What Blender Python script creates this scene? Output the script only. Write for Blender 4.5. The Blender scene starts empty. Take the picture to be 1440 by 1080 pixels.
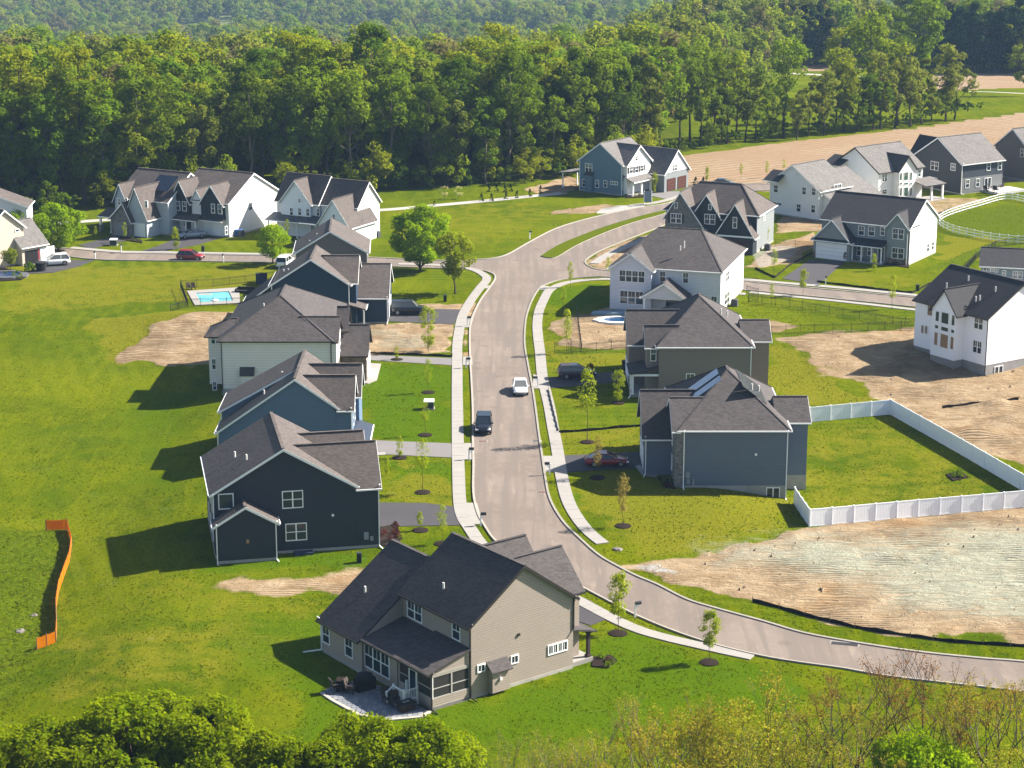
import bpy, math, random
import numpy as np
from mathutils import Vector, Matrix
from mathutils.geometry import tessellate_polygon
R = math.radians
rnd = random.Random(7)
sc = bpy.context.scene
col = sc.collection

# ---------------------------------------------------------------- camera, sky, sun, exposure
CAM_H, PITCH, FPX = 66.0, R(15.0), 2912.0
cam_d = bpy.data.cameras.new('drone_camera')
cam = bpy.data.objects.new('drone_camera', cam_d); col.objects.link(cam)
cam.location = (0, 0, CAM_H); cam.rotation_euler = (R(90) - PITCH, 0, 0)
cam_d.sensor_width = 36.0; cam_d.lens = FPX / 1440 * 36.0
cam_d.clip_start = 1.0; cam_d.clip_end = 9000
sc.camera = cam
SUN_DIR = Vector((math.sin(R(73)), math.cos(R(73)), 0))
SUN_EL = R(38)
sun_vec = Vector((SUN_DIR.x * math.cos(SUN_EL), SUN_DIR.y * math.cos(SUN_EL), math.sin(SUN_EL)))
w = bpy.data.worlds.new('World'); sc.world = w; w.use_nodes = True
nt = w.node_tree
sky = nt.nodes.new('ShaderNodeTexSky'); sky.sky_type = 'NISHITA'; sky.sun_disc = False
sky.sun_elevation = SUN_EL; sky.sun_rotation = math.atan2(SUN_DIR.x, SUN_DIR.y)
sky.altitude = 100; sky.air_density = 1.0; sky.dust_density = 1.2; sky.ozone_density = 1.2
bg = nt.nodes['Background']; bg.inputs['Strength'].default_value = 0.060
nt.links.new(sky.outputs[0], bg.inputs['Color'])
sl = bpy.data.lights.new('sun', 'SUN'); sl.energy = 5.0; sl.angle = R(0.55); sl.color = (1.0, 0.93, 0.82)
so = bpy.data.objects.new('sun', sl); col.objects.link(so)
so.rotation_euler = sun_vec.to_track_quat('Z', 'Y').to_euler(); so.location = (200, 150, 300)
sc.view_settings.view_transform = 'Standard'; sc.view_settings.look = 'None'
sc.view_settings.exposure = 1.80; sc.view_settings.gamma = 1.0; sc.view_settings.use_curve_mapping = False
sc.render.engine = 'CYCLES'
sc.cycles.use_denoising = True
sc.cycles.max_bounces = 8; sc.cycles.diffuse_bounces = 2; sc.cycles.transmission_bounces = 4
sc.cycles.transparent_max_bounces = 8; sc.cycles.volume_bounces = 0
sc.cycles.use_adaptive_sampling = True; sc.cycles.adaptive_threshold = 0.01

# ---------------------------------------------------------------- terrain and picture <-> place
def sst(a, b, x):
    t = np.clip((np.asarray(x, float) - a) / (b - a), 0, 1); return t * t * (3 - 2 * t)
def gz(x, y):
    x = np.asarray(x, float); y = np.asarray(y, float)
    fl = np.interp(y, (425, 560, 700, 850, 1000, 1300, 1600, 2000, 3000, 3800), (0, -9, -26, -42, -60, -78, -88, -95, -60, -20))
    fr = np.interp(y, (425, 560, 750, 900, 1100, 1300, 1600, 2000, 3000, 3800), (0, -4, -18, -35, -52, -72, -88, -95, -60, -20))
    kr = sst(.045, .085, x / np.maximum(y, 1)); far = fl * (1 - kr) + fr * kr
    far = far + 8 * np.sin(x * .011 + .6 + y * .004) * np.sin(y * .0125 + 1.1) * sst(600, 800, y)
    hill = -1.5 * sst(-29.5, -43, x) * sst(120, 160, y) * (1 - sst(250, 285, y))
    dip = -1.4 * sst(19.5, 31, x) * sst(186, 206, y) * (1 - sst(252, 272, y)) * (1 - sst(95, 130, x))
    und = 0.25 * np.sin(x * 0.05 + 1) * np.sin(y * 0.043) * sst(-48, -75, x) * (1 - sst(300, 330, y))
    return far + hill + dip + und
def ray(px, py):
    u = (px - 720) / FPX; v = (py - 540) / FPX
    return (u, math.cos(PITCH) - v * math.sin(PITCH), -(math.sin(PITCH) + v * math.cos(PITCH)))
def at(px, py, z=None):
    d = ray(px, py); zz = 0.0 if z is None else z
    for _ in range(1 if z is not None else 14):
        t = (zz - CAM_H) / d[2]
        x, y = d[0] * t, d[1] * t
        if z is None: zz = 0.5 * zz + 0.5 * float(gz(x, y))
    return Vector((x, y, zz if z is not None else float(gz(x, y))))
def proj(X, Y, Z):
    dz = Z - CAM_H
    fw = Y * math.cos(PITCH) - dz * math.sin(PITCH); dn = -Y * math.sin(PITCH) - dz * math.cos(PITCH)
    return (720 + FPX * X / fw, 540 + FPX * dn / fw)
def smooth(pts, n=6):
    """Catmull-Rom through 2-D/3-D points."""
    out = []
    P = [Vector(p) for p in pts]
    for i in range(len(P) - 1):
        a, b, c, d = P[max(i - 1, 0)], P[i], P[i + 1], P[min(i + 2, len(P) - 1)]
        for k in range(n):
            t = k / n
            out.append(0.5 * ((2 * b) + (c - a) * t + (2 * a - 5 * b + 4 * c - d) * t * t + (3 * b - a - 3 * c + d) * t ** 3))
    out.append(P[-1]); return out

# ---------------------------------------------------------------- materials
MATS = {}
class NT:
    def __init__(s, name):
        s.m = bpy.data.materials.new(name); s.m.use_nodes = True; s.t = s.m.node_tree
        s.b = s.t.nodes['Principled BSDF']; s.out = s.t.nodes['Material Output']
    def n(s, typ, **k):
        nd = s.t.nodes.new(typ)
        for a, v in k.items():
            if a.startswith('i_'):
                key = a[2:]
                nd.inputs[int(key) if key.isdigit() else key.replace('_', ' ')].default_value = v
            else: setattr(nd, a, v)
        return nd
    def l(s, a, b): s.t.links.new(a, b)
    def math(s, op, a, b=None, clamp=False):
        nd = s.n('ShaderNodeMath', operation=op); nd.use_clamp = clamp
        for i, v in enumerate((a, b)):
            if v is None: continue
            if isinstance(v, (int, float)): nd.inputs[i].default_value = v
            else: s.l(v, nd.inputs[i])
        return nd.outputs[0]
    def mix(s, f, a, b, blend='MIX'):
        nd = s.n('ShaderNodeMix', data_type='RGBA', blend_type=blend)
        for i, v in ((0, f), (6, a), (7, b)):
            if isinstance(v, (int, float)): nd.inputs[i].default_value = v
            elif isinstance(v, tuple): nd.inputs[i].default_value = (*v[:3], 1)
            else: s.l(v, nd.inputs[i])
        return nd.outputs[2]
    def noise(s, vec, scale, detail=3, rough=0.55, dist=0.0):
        nd = s.n('ShaderNodeTexNoise'); nd.inputs['Scale'].default_value = scale
        nd.inputs['Detail'].default_value = detail; nd.inputs['Roughness'].default_value = rough
        nd.inputs['Distortion'].default_value = dist
        if vec is not None: s.l(vec, nd.inputs['Vector'])
        return nd.outputs['Fac']
    def ramp(s, f, stops):
        nd = s.n('ShaderNodeValToRGB'); e = nd.color_ramp.elements
        while len(e) > 1: e.remove(e[0])
        for i, (p, c) in enumerate(stops):
            q = e[0] if i == 0 else e.new(p)
            q.position = p; q.color = (*c, 1) if len(c) == 3 else c
        s.l(f, nd.inputs[0]); return nd.outputs[0]
    def sstep(s, f, a, b):
        nd = s.n('ShaderNodeMapRange', interpolation_type='SMOOTHSTEP'); nd.inputs[1].default_value = a; nd.inputs[2].default_value = b
        s.l(f, nd.inputs[0]); return nd.outputs[0]
    def pos(s): return s.n('ShaderNodeNewGeometry').outputs['Position']
    def obj(s): return s.n('ShaderNodeTexCoord').outputs['Object']
    def xyz(s, v):
        nd = s.n('ShaderNodeSeparateXYZ'); s.l(v, nd.inputs[0]); return nd.outputs
    def scale(s, v, k):
        nd = s.n('ShaderNodeVectorMath', operation='MULTIPLY'); s.l(v, nd.inputs[0]); nd.inputs[1].default_value = k; return nd.outputs[0]
    def bump(s, h, strength=0.5, dist=0.05):
        nd = s.n('ShaderNodeBump'); nd.inputs['Strength'].default_value = strength; nd.inputs['Distance'].default_value = dist
        s.l(h, nd.inputs['Height']); s.l(nd.outputs[0], s.b.inputs['Normal']); return nd
    def fin(s, c, rough=0.8, spec=0.3, metal=0.0, dim=None):
        if dim: c = s.mix(1.0, c, (dim, dim, dim), 'MULTIPLY')
        if isinstance(c, tuple): s.b.inputs['Base Color'].default_value = (*c[:3], 1)
        else: s.l(c, s.b.inputs['Base Color'])
        if isinstance(rough, float) or isinstance(rough, int): s.b.inputs['Roughness'].default_value = rough
        else: s.l(rough, s.b.inputs['Roughness'])
        s.b.inputs['Specular IOR Level'].default_value = spec; s.b.inputs['Metallic'].default_value = metal
        return s.m

ALB = 0.73
def K(c): return tuple(v * ALB for v in c) if max(c) < .5 else tuple(c)
def plain(name, c, rough=0.7, spec=0.3, metal=0.0, vary=0.12, sc_=2.0):
    if name in MATS: return MATS[name]
    c = K(c); t = NT(name); f = t.noise(t.pos(), sc_, 4)
    a = tuple(v * (1 - vary) for v in c); b = tuple(min(1, v * (1 + vary)) for v in c)
    MATS[name] = t.fin(t.mix(f, a, b), rough, spec, metal); return MATS[name]

def siding(name, c, step=0.20, kind='lap'):
    if name in MATS: return MATS[name]
    c = K(c); t = NT(name); o = t.obj(); x, y, z = t.xyz(o)
    along = t.math('ADD', x, y)
    co = z if kind == 'lap' else along
    fr = t.math('FRACT', t.math('DIVIDE', co, step))
    n1 = t.noise(t.pos(), 0.6, 4); n2 = t.noise(t.scale(o, (6, 6, 40)), 1.0, 2)
    base = t.mix(t.math('ADD', t.math('MULTIPLY', n1, 0.6), t.math('MULTIPLY', n2, 0.4)), tuple(v * 0.86 for v in c), tuple(min(1, v * 1.1) for v in c))
    gap = t.math('LESS_THAN', fr, 0.17 if kind == 'lap' else 0.12)
    if kind == 'lap':
        base = t.mix(t.math('MULTIPLY', gap, 0.62), base, tuple(v * 0.30 for v in c))
        # butt joints of the boards
        row = t.math('FLOOR', t.math('DIVIDE', z, step))
        ro = t.n('ShaderNodeTexWhiteNoise', noise_dimensions='1D'); t.l(row, ro.inputs['W'])
        b1 = t.math('FLOOR', t.math('ADD', t.math('DIVIDE', along, 3.6), t.math('MULTIPLY', ro.outputs['Value'], 5)))
        rb = t.n('ShaderNodeTexWhiteNoise', noise_dimensions='2D')
        cx = t.n('ShaderNodeCombineXYZ'); t.l(row, cx.inputs[0]); t.l(b1, cx.inputs[1]); t.l(cx.outputs[0], rb.inputs['Vector'])
        base = t.mix(t.math('MULTIPLY', rb.outputs['Value'], 0.05), base, tuple(v * 0.6 for v in c))
        t.bump(fr, 0.55, 0.03)
    else:
        t.bump(gap, 0.6, 0.03)
    MATS[name] = t.fin(base, 0.62, 0.3); return MATS[name]

def stone(name, cols, scale=3.2):
    if name in MATS: return MATS[name]
    cols = [K(q) for q in cols]; t = NT(name); o = t.scale(t.obj(), (1, 1, 1.9))
    v = t.n('ShaderNodeTexVoronoi', feature='F1'); v.inputs['Scale'].default_value = scale; t.l(o, v.inputs['Vector'])
    e = t.n('ShaderNodeTexVoronoi', feature='DISTANCE_TO_EDGE'); e.inputs['Scale'].default_value = scale; t.l(o, e.inputs['Vector'])
    sx = t.xyz(v.outputs['Color'])
    c = t.ramp(sx[0], [(0, cols[0]), (0.5, cols[1]), (1, cols[2])])
    m = t.sstep(e.outputs['Distance'], 0.02, 0.08)
    c = t.mix(m, (0.2, 0.19, 0.18), c); t.bump(m, 0.8, 0.05)
    MATS[name] = t.fin(c, 0.9, 0.2); return MATS[name]

def shingle(name, c, warm=(0, 0, 0), rough=0.85):
    if name in MATS: return MATS[name]
    c = K(c); warm = K(warm); t = NT(name); o = t.obj(); x, y, z = t.xyz(o)
    st = 0.085
    row = t.math('FLOOR', t.math('DIVIDE', z, st))
    wn = t.n('ShaderNodeTexWhiteNoise', noise_dimensions='1D'); t.l(row, wn.inputs['W'])
    al = t.math('ADD', t.math('DIVIDE', t.math('ADD', x, y), 0.32), t.math('MULTIPLY', wn.outputs['Value'], 7))
    cx = t.n('ShaderNodeCombineXYZ'); t.l(row, cx.inputs[0]); t.l(t.math('FLOOR', al), cx.inputs[1])
    rn = t.n('ShaderNodeTexWhiteNoise', noise_dimensions='2D'); t.l(cx.outputs[0], rn.inputs['Vector'])
    big = t.noise(o, 0.35, 4)
    f = t.math('ADD', t.math('MULTIPLY', rn.outputs['Value'], 0.6), t.math('MULTIPLY', big, 0.5))
    c0 = tuple(v * 0.55 for v in c); c1 = tuple(v * 1.5 + wv for v, wv in zip(c, warm))
    base = t.mix(f, c0, c1)
    fr = t.math('FRACT', t.math('DIVIDE', z, st))
    base = t.mix(t.math('MULTIPLY', t.math('LESS_THAN', fr, 0.16), 0.45), base, tuple(v * 0.25 for v in c))
    # streaks running down the slope
    stk = t.noise(t.scale(o, (2.2, 2.2, 0.15)), 1.0, 3)
    base = t.mix(t.math('MULTIPLY', stk, 0.25), base, tuple(v * 1.7 for v in c))
    t.bump(t.math('ADD', fr, t.math('MULTIPLY', rn.outputs['Value'], 0.6)), 0.5, 0.02)
    MATS[name] = t.fin(base, rough, 0.25); return MATS[name]

def leaf(name, c1, c2, trans=0.35, vary=0.35, hue=.035):
    if name in MATS: return MATS[name]
    c1 = tuple(v * .82 for v in c1); c2 = tuple(v * .82 for v in c2); c1 = (c1[0], c1[1], c1[2] * .6); c2 = (c2[0], c2[1], c2[2] * .6); t = NT(name); p = t.pos()
    oi = t.n('ShaderNodeObjectInfo').outputs['Random']
    n = t.noise(p, 0.35, 3); n2 = t.noise(p, 3.0, 2)
    f = t.math('ADD', t.math('MULTIPLY', n, 0.5), t.math('MULTIPLY', n2, 0.5))
    c = t.mix(t.sstep(f, 0.3, 0.7), c1, c2)
    hs = t.n('ShaderNodeHueSaturation'); t.l(c, hs.inputs['Color'])
    t.l(t.math('ADD', t.math('MULTIPLY', oi, vary), 1 - vary * 0.45), hs.inputs['Value'])
    t.l(t.math('ADD', t.math('MULTIPLY', t.math('FRACT', t.math('MULTIPLY', oi, 7.31)), hue), 0.5 - hue / 2), hs.inputs['Hue'])
    d = t.n('ShaderNodeBsdfDiffuse'); t.l(hs.outputs[0], d.inputs[0])
    tr = t.n('ShaderNodeBsdfTranslucent')
    tc = t.mix(0.5, hs.outputs[0], (c2[0] * 1.5, c2[1] * 1.4, c2[2] * 0.6)); t.l(tc, tr.inputs[0])
    mx = t.n('ShaderNodeMixShader'); mx.inputs[0].default_value = trans
    t.l(d.outputs[0], mx.inputs[1]); t.l(tr.outputs[0], mx.inputs[2]); t.l(mx.outputs[0], t.out.inputs[0])
    MATS[name] = t.m; return t.m

def glass(name='window_glass', c=(0.015, 0.022, 0.03)):
    if name in MATS: return MATS[name]
    t = NT(name); n = t.noise(t.pos(), 0.5, 2)
    oi = t.n('ShaderNodeObjectInfo').outputs['Random']; zz = t.xyz(t.obj())[2]
    bl = t.math('MULTIPLY', t.math('GREATER_THAN', oi, .62), t.math('GREATER_THAN', zz, t.math('MULTIPLY', oi, .9)))
    cc_ = t.mix(n, c, tuple(v * 2.2 for v in c)); cc_ = t.mix(t.math('MULTIPLY', bl, .55), cc_, (.16, .16, .15))
    MATS[name] = t.fin(cc_, 0.06, 0.6); return MATS[name]

WHITE = plain('white_trim', (0.78, 0.78, 0.77), 0.5, 0.4, vary=0.05)
DARKTRIM = plain('dark_bronze_trim', (0.035, 0.03, 0.028), 0.5)
CONC = None
BLACKMETAL = plain('black_metal', (0.015, 0.015, 0.017), 0.45, 0.5)
FOUND = plain('foundation_concrete', (0.42, 0.40, 0.36), 0.9, 0.2, vary=0.25, sc_=1.2)
GLASS = glass()
BARK = plain('bark', (0.085, 0.064, 0.044), 0.95, 0.1, vary=0.4, sc_=3)
BARKL = plain('pale_bark', (0.16, 0.13, 0.095), 0.95, 0.1, vary=0.35, sc_=3)
MULCH = plain('dark_mulch', (0.028, 0.02, 0.016), 1.0, 0.05, vary=0.5, sc_=9)

# ---------------------------------------------------------------- mesh helpers
class MB:
    def __init__(s): s.v = []; s.f = []; s.mi = []
    def add(s, vs, fs, mi=0):
        o = len(s.v); s.v += [tuple(p) for p in vs]; s.f += [tuple(i + o for i in f) for f in fs]; s.mi += [mi] * len(fs); return s
    def box(s, x0, x1, y0, y1, z0, z1, mi=0):
        return s.add([(x0, y0, z0), (x1, y0, z0), (x1, y1, z0), (x0, y1, z0), (x0, y0, z1), (x1, y0, z1), (x1, y1, z1), (x0, y1, z1)],
                     [(0, 3, 2, 1), (4, 5, 6, 7), (0, 1, 5, 4), (1, 2, 6, 5), (2, 3, 7, 6), (3, 0, 4, 7)], mi)
    def slab(s, q, th, mi=0):
        """four upper corners, thickness downwards"""
        lo = [(p[0], p[1], p[2] - th) for p in q]; n = len(q)
        fs = [tuple(range(n)), tuple(range(2 * n - 1, n - 1, -1))] + [(i, n + i, n + (i + 1) % n, (i + 1) % n) for i in range(n)]
        return s.add(list(q) + lo, fs, mi)
    def beam(s, a, b, wd, ht, mi=0):
        a = Vector(a); b = Vector(b); d = (b - a).normalized()
        up = Vector((0, 0, 1)) if abs(d.z) < 0.95 else Vector((0, 1, 0))
        sd = d.cross(up).normalized() * wd / 2; u = sd.cross(d).normalized() * ht / 2
        vs = [a - sd - u, a + sd - u, a + sd + u, a - sd + u, b - sd - u, b + sd - u, b + sd + u, b - sd + u]
        return s.add(vs, [(0, 1, 2, 3), (7, 6, 5, 4), (0, 4, 5, 1), (1, 5, 6, 2), (2, 6, 7, 3), (3, 7, 4, 0)], mi)
    def tube(s, a, b, r0, r1=None, n=6, mi=0, cap=True):
        r1 = r0 if r1 is None else r1
        a = Vector(a); b = Vector(b); d = (b - a); d = d.normalized() if d.length > 1e-6 else Vector((0, 0, 1))
        x = d.orthogonal().normalized(); y = d.cross(x)
        vs = [a + (x * math.cos(2 * math.pi * i / n) + y * math.sin(2 * math.pi * i / n)) * r0 for i in range(n)]
        vs += [b + (x * math.cos(2 * math.pi * i / n) + y * math.sin(2 * math.pi * i / n)) * r1 for i in range(n)]
        fs = [(i, (i + 1) % n, n + (i + 1) % n, n + i) for i in range(n)]
        if cap: fs += [tuple(range(n - 1, -1, -1)), tuple(range(n, 2 * n))]
        return s.add(vs, fs, mi)
    def lathe(s, prof, c=(0, 0, 0), n=10, mi=0):
        vs = []
        for r, z in prof:
            vs += [(c[0] + r * math.cos(2 * math.pi * i / n), c[1] + r * math.sin(2 * math.pi * i / n), c[2] + z) for i in range(n)]
        fs = []
        for k in range(len(prof) - 1):
            fs += [(k * n + i, k * n + (i + 1) % n, (k + 1) * n + (i + 1) % n, (k + 1) * n + i) for i in range(n)]
        fs += [tuple(range(n - 1, -1, -1)), tuple((len(prof) - 1) * n + i for i in range(n))]
        return s.add(vs, fs, mi)
    def extr(s, poly, axis, b0, b1, mi=0):
        """polygon of (a, z) pairs extruded along the horizontal axis 'x' or 'y' from b0 to b1"""
        mp = (lambda a, b, z: (a, b, z)) if axis == 'y' else (lambda a, b, z: (b, a, z))
        n = len(poly)
        vs = [mp(a, b0, z) for a, z in poly] + [mp(a, b1, z) for a, z in poly]
        fs = [tuple(range(n)), tuple(range(2 * n - 1, n - 1, -1))] + [(i, n + i, n + (i + 1) % n, (i + 1) % n) for i in range(n)]
        return s.add(vs, fs, mi)
    def mesh(s, name, mats):
        me = bpy.data.meshes.new(name); me.from_pydata(s.v, [], s.f)
        for m in (mats if isinstance(mats, (list, tuple)) else [mats]): me.materials.append(m)
        if any(s.mi): me.polygons.foreach_set('material_index', s.mi)
        me.update(); return me
    def build(s, name, mats, parent=None, loc=(0, 0, 0), rz=0, fixn=True):
        me = s.mesh(name, mats)
        if fixn:
            import bmesh
            bm = bmesh.new(); bm.from_mesh(me); bmesh.ops.recalc_face_normals(bm, faces=bm.faces); bm.to_mesh(me); bm.free()
        return link(name, me, parent, loc, rz)
def link(name, me, parent=None, loc=(0, 0, 0), rz=0):
    o = bpy.data.objects.new(name, me); col.objects.link(o)
    if parent is not None: o.parent = parent
    o.location = loc; o.rotation_euler = (0, 0, rz); return o
def tag(o, label, cat=None, group=None, kind=None):
    o['label'] = label
    if cat: o['category'] = cat
    if group: o['group'] = group
    if kind: o['kind'] = kind
    return o
def empty(name, loc, rz, label, cat, group=None):
    o = link(name, None, None, loc, rz); o.empty_display_size = 0.5; return tag(o, label, cat, group)
def struct(name, mb, mats, label=None, fixn=True):
    o = mb.build(name, mats, fixn=fixn); o['kind'] = 'structure'
    if label: o['label'] = label
    return o
def copy_tree(o, parent=None, loc=None, rz=None, scale=None):
    c = o.copy(); col.objects.link(c)
    if parent is not None: c.parent = parent
    if loc is not None: c.location = loc
    if rz is not None: c.rotation_euler = (0, 0, rz)
    if scale is not None: c.scale = scale
    for ch in KIDS.get(o.name, list(o.children)): copy_tree(ch, c)
    return c
KIDS = {}
# ================================================================ THE SETTING
def poly_w(px, z=None): return [at(*p, z) for p in px]
def poly_dist(X, Y, poly):
    """signed distance (positive inside) of many points to a polygon"""
    inside = np.zeros(X.shape, bool); dm = np.full(X.shape, 1e9)
    n = len(poly)
    for i in range(n):
        ax, ay = poly[i][0], poly[i][1]; bx, by = poly[(i + 1) % n][0], poly[(i + 1) % n][1]
        if ay != by:
            c = ((ay > Y) != (by > Y)) & (X < (bx - ax) * (Y - ay) / (by - ay) + ax); inside ^= c
        dx, dy = bx - ax, by - ay; L = dx * dx + dy * dy + 1e-9
        t = np.clip(((X - ax) * dx + (Y - ay) * dy) / L, 0, 1)
        dm = np.minimum(dm, np.hypot(X - ax - t * dx, Y - ay - t * dy))
    return np.where(inside, dm, -dm)
def vnoise(X, Y, s, seed=0):
    """cheap value noise"""
    g = np.random.RandomState(seed).rand(256, 256)
    x = X / s; y = Y / s; xi = np.floor(x).astype(int); yi = np.floor(y).astype(int); fx = x - xi; fy = y - yi
    fx = fx * fx * (3 - 2 * fx); fy = fy * fy * (3 - 2 * fy)
    a = g[xi % 256, yi % 256]; b = g[(xi + 1) % 256, yi % 256]; c = g[xi % 256, (yi + 1) % 256]; d = g[(xi + 1) % 256, (yi + 1) % 256]
    return (a * (1 - fx) + b * fx) * (1 - fy) + (c * (1 - fx) + d * fx) * fy

xs = np.concatenate([np.linspace(-1600, -130, 50)[:-1], np.arange(-130, 150, 0.75), np.linspace(150, 1700, 52)])
ys = np.concatenate([np.linspace(-300, 108, 24)[:-1], np.arange(108, 300, 0.7), np.arange(300, 480, 1.0), np.linspace(480, 900, 80), np.linspace(910, 3800, 70)])
GX, GY = np.meshgrid(xs, ys)
# zones traced from the photograph: [channel, outline, feather in metres, strength]
ZONES = [
 # bare soil
 ('dirt', [(160, 508), (178, 485), (215, 462), (265, 447), (330, 440), (345, 470), (340, 512), (250, 514)], 2.0, 1.0),
 ('dirt', [(508, 525-70), (640, 455), (640, 497), (505, 498)], 1.0, 1.0),
 ('dirt', [(660, 424), (676, 428), (664, 446), (650, 446)], .5, .8), ('dirt', [(650, 463), (661, 463), (662, 500), (651, 500)], .4, .75),
 ('dirt', [(545, 428), (652, 427), (648, 437), (545, 437)], .6, .9),
 ('dirt', [(768, 462), (800, 445), (855, 432), (930, 440), (930, 482), (860, 490), (790, 485)], 1.2, 1.0),
 ('dirt', [(824, 368), (850, 352), (900, 332), (960, 316), (975, 330), (900, 372), (845, 382)], .8, .95),
 ('dirt', [(1085, 345), (1150, 322), (1150, 345), (1120, 372), (1070, 378), (1045, 376)], 1.0, .8),
 ('dirt', [(1100, 305), (1145, 306), (1160, 325), (1085, 330)], 1.2, .9),
 ('dirt', [(1180, 320 - 15), (1180, 305), (1300, 278), (1395, 280), (1330, 298), (1320, 305)], 1.2, .6),
 ('dirt', [(1085, 478), (1140, 470), (1290, 462), (1440, 500), (1600, 520), (1600, 680), (1440, 660), (1352, 616), (1258, 575), (1215, 545), (1150, 512)], 3.5, 1.0),
 ('dirt', [(870, 798), (925, 788), (1010, 775), (1095, 748), (1150, 738), (1300, 722), (1440, 712), (1640, 715), (1640, 930), (1440, 905), (1290, 893), (1180, 880), (1075, 855), (985, 828), (930, 818)], 1.6, 1.0),
 ('dirt', [(330, 745+62), (440, 808), (520, 795), (545, 805), (470, 832), (330, 838), (250, 832)], 2.6, .72),
 ('dirt', [(780, 296), (850, 288), (875, 290), (835, 300), (770, 302)], .8, .95), 
 ('dirt', [(730, 268), (800, 248), (815, 256), (812, 268), (760, 275)], 2.0, .8),
 ('dirt', [(1050, 448), (1100, 450), (1130, 460), (1075, 470)], 1.2, .8),
 # dry, thin lawn
 ('dry', [(830, 660), (1120, 700), (1140, 745), (1010, 775), (900, 790), (830, 740)], 5, .75),
 ('dry', [(1075, 480), (1130, 490), (1250, 575), (1140, 570), (1075, 550)], 3, 1.0),
 ('dry', [(780, 605), (910, 600), (905, 640), (800, 640)], 2.5, .55), ('dry', [(800, 525), (880, 515), (880, 600), (790, 600)], 3, .4),
 ('dry', [(1130, 600), (1250, 586), (1430, 690), (1145, 738)], 3, .5),
 ('dry', [(130, 450), (260, 440), (330, 440), (170, 515), (130, 510)], 3, .8), ('dry', [(560, 645), (640, 680), (640, 712), (540, 700)], 2, .6),
 ('dry', [(200, 790), (420, 830), (620, 850), (420, 880), (150, 870)], 6, .45), ('dry', [(0, 372), (400, 372), (360, 420), (0, 440)], 6, .6),
 ('dry', [(60, 900), (420, 860), (400, 960), (60, 1000)], 7, .5), ('dry', [(540, 290), (760, 280), (800, 300), (700, 350), (540, 345)], 6, .45),
 ('dry', [(1330, 330), (1440, 340), (1400, 360), (1330, 372), (1310, 350)], 2.5, .9),
 ('dry', [(1165, 378), (1300, 385), (1290, 405), (1160, 400)], 2, .5), ('dry', [(765, 470), (880, 500), (880, 512), (775, 520)], 1.6, .7),
 # hydroseed mulch
 ('hydro', [(1010, 772), (1150, 745), (1200, 760), (1300, 742), (1440, 740), (1640, 750), (1640, 880), (1440, 880), (1340, 872), (1240, 850), (1190, 820), (1080, 800), (1020, 790)], 14, .85),
 ('hydro', [(540, 468), (610, 470), (620, 490), (540, 490)], 1.5, .45), ('hydro', [(505, 462), (560, 462), (555, 472), (505, 474)], 1, .4),
 ('gravel', [(838, 300), (850, 292), (905, 286), (900, 294), (870, 302)], .5, 1.0), ('gravel', [(880, 795), (930, 792), (960, 810), (900, 808)], 1.0, .6),
 ('gravel', [(1050, 356), (1100, 345), (1135, 350), (1100, 372), (1062, 380)], 1.0, .5),
 # rough weeds
 ('weed', [(-120, 742), (60, 745), (100, 760), (84, 830), (80, 905), (50, 925), (20, 990), (-120, 1000)], 1.6, 1.0),
 ('weed', [(1330, 305), (1400, 288), (1640, 292), (1640, 335), (1440, 335), (1360, 322)], 1.5, .8),
 ('weed', [(0, 480), (130, 465), (130, 520), (0, 540)], 6, .4), ('weed', [(1300, 378), (1385, 345), (1440, 335), (1440, 350), (1390, 352), (1345, 378)], 1.0, .9),
 ('weed', [(1090, 470), (1285, 455), (1285, 462), (1110, 478)], .8, .9), ('weed', [(780, 492), (880, 488), (880, 496), (780, 500)], .6, .9),
 ('weed', [(330, 850), (500, 870), (470, 930), (380, 960), (280, 900)], 10, .5), ('weed', [(160, 560), (290, 555), (285, 600), (190, 610)], 8, .3), ('weed', [(160, 1020), (1440, 1050), (1440, 1300), (160, 1300)], 8, .7),
 # lush green lawn
 ('lush', [(515, 510), (636, 520), (636, 620), (520, 618)], 2, .9), ('lush', [(540, 650), (636, 650), (630, 680), (550, 680)], 2, .9),
 ('lush', [(600, 1000), (820, 940), (860, 880), (960, 915), (1090, 950), (1200, 980), (1000, 1010), (800, 1060), (620, 1080)], 8, 1.0), ('lush', [(430, 930), (600, 1010), (560, 1080), (380, 1060)], 6, .8),
 ('lush', [(300, 780), (530, 775), (500, 800), (200, 820)], 3, .7), ('lush', [(780, 580), (900, 560), (900, 600), (800, 605)], 3, .5),
 ('lush', [(790, 700), (900, 690), (1060, 700), (1060, 720), (860, 720)], 4, .7), ('lush', [(330, 860), (500, 870), (450, 960), (330, 960)], 8, .7),
 ('lush', [(760, 405), (840, 400), (855, 425), (780, 445)], 2, .7), ('lush', [(130, 520), (300, 550), (290, 700), (140, 700)], 10, .5),
]
# ploughed field and meadow beyond the houses
FIELD = poly_w([(940, 222), (1000, 214), (1130, 197), (1290, 180), (1440, 158), (1700, 130), (1700, 240), (1440, 255), (1300, 265), (1080, 270), (960, 262), (935, 250)])
FIELD2 = [at(1300, 128), at(1440, 122), at(1640, 116), at(1640, 95), at(1440, 99), at(1310, 106)]
FIELD3 = [at(1130, 100), at(1215, 98), at(1215, 91), at(1130, 91)]
wob = (vnoise(GX, GY, 3.0, 1) - .5) * 3.2 + (vnoise(GX, GY, 1.3, 2) - .5) * 1.6 + (vnoise(GX, GY, 8, 3) - .5) * 3
ATT = {k: np.zeros(GX.shape) for k in ('dirt', 'dry', 'hydro', 'weed', 'lush', 'field', 'gravel')}
near = (GX > -190) & (GX < 190) & (GY > 100) & (GY < 480)
iy = np.where(near.any(1))[0]; ix = np.where(near.any(0))[0]
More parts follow.
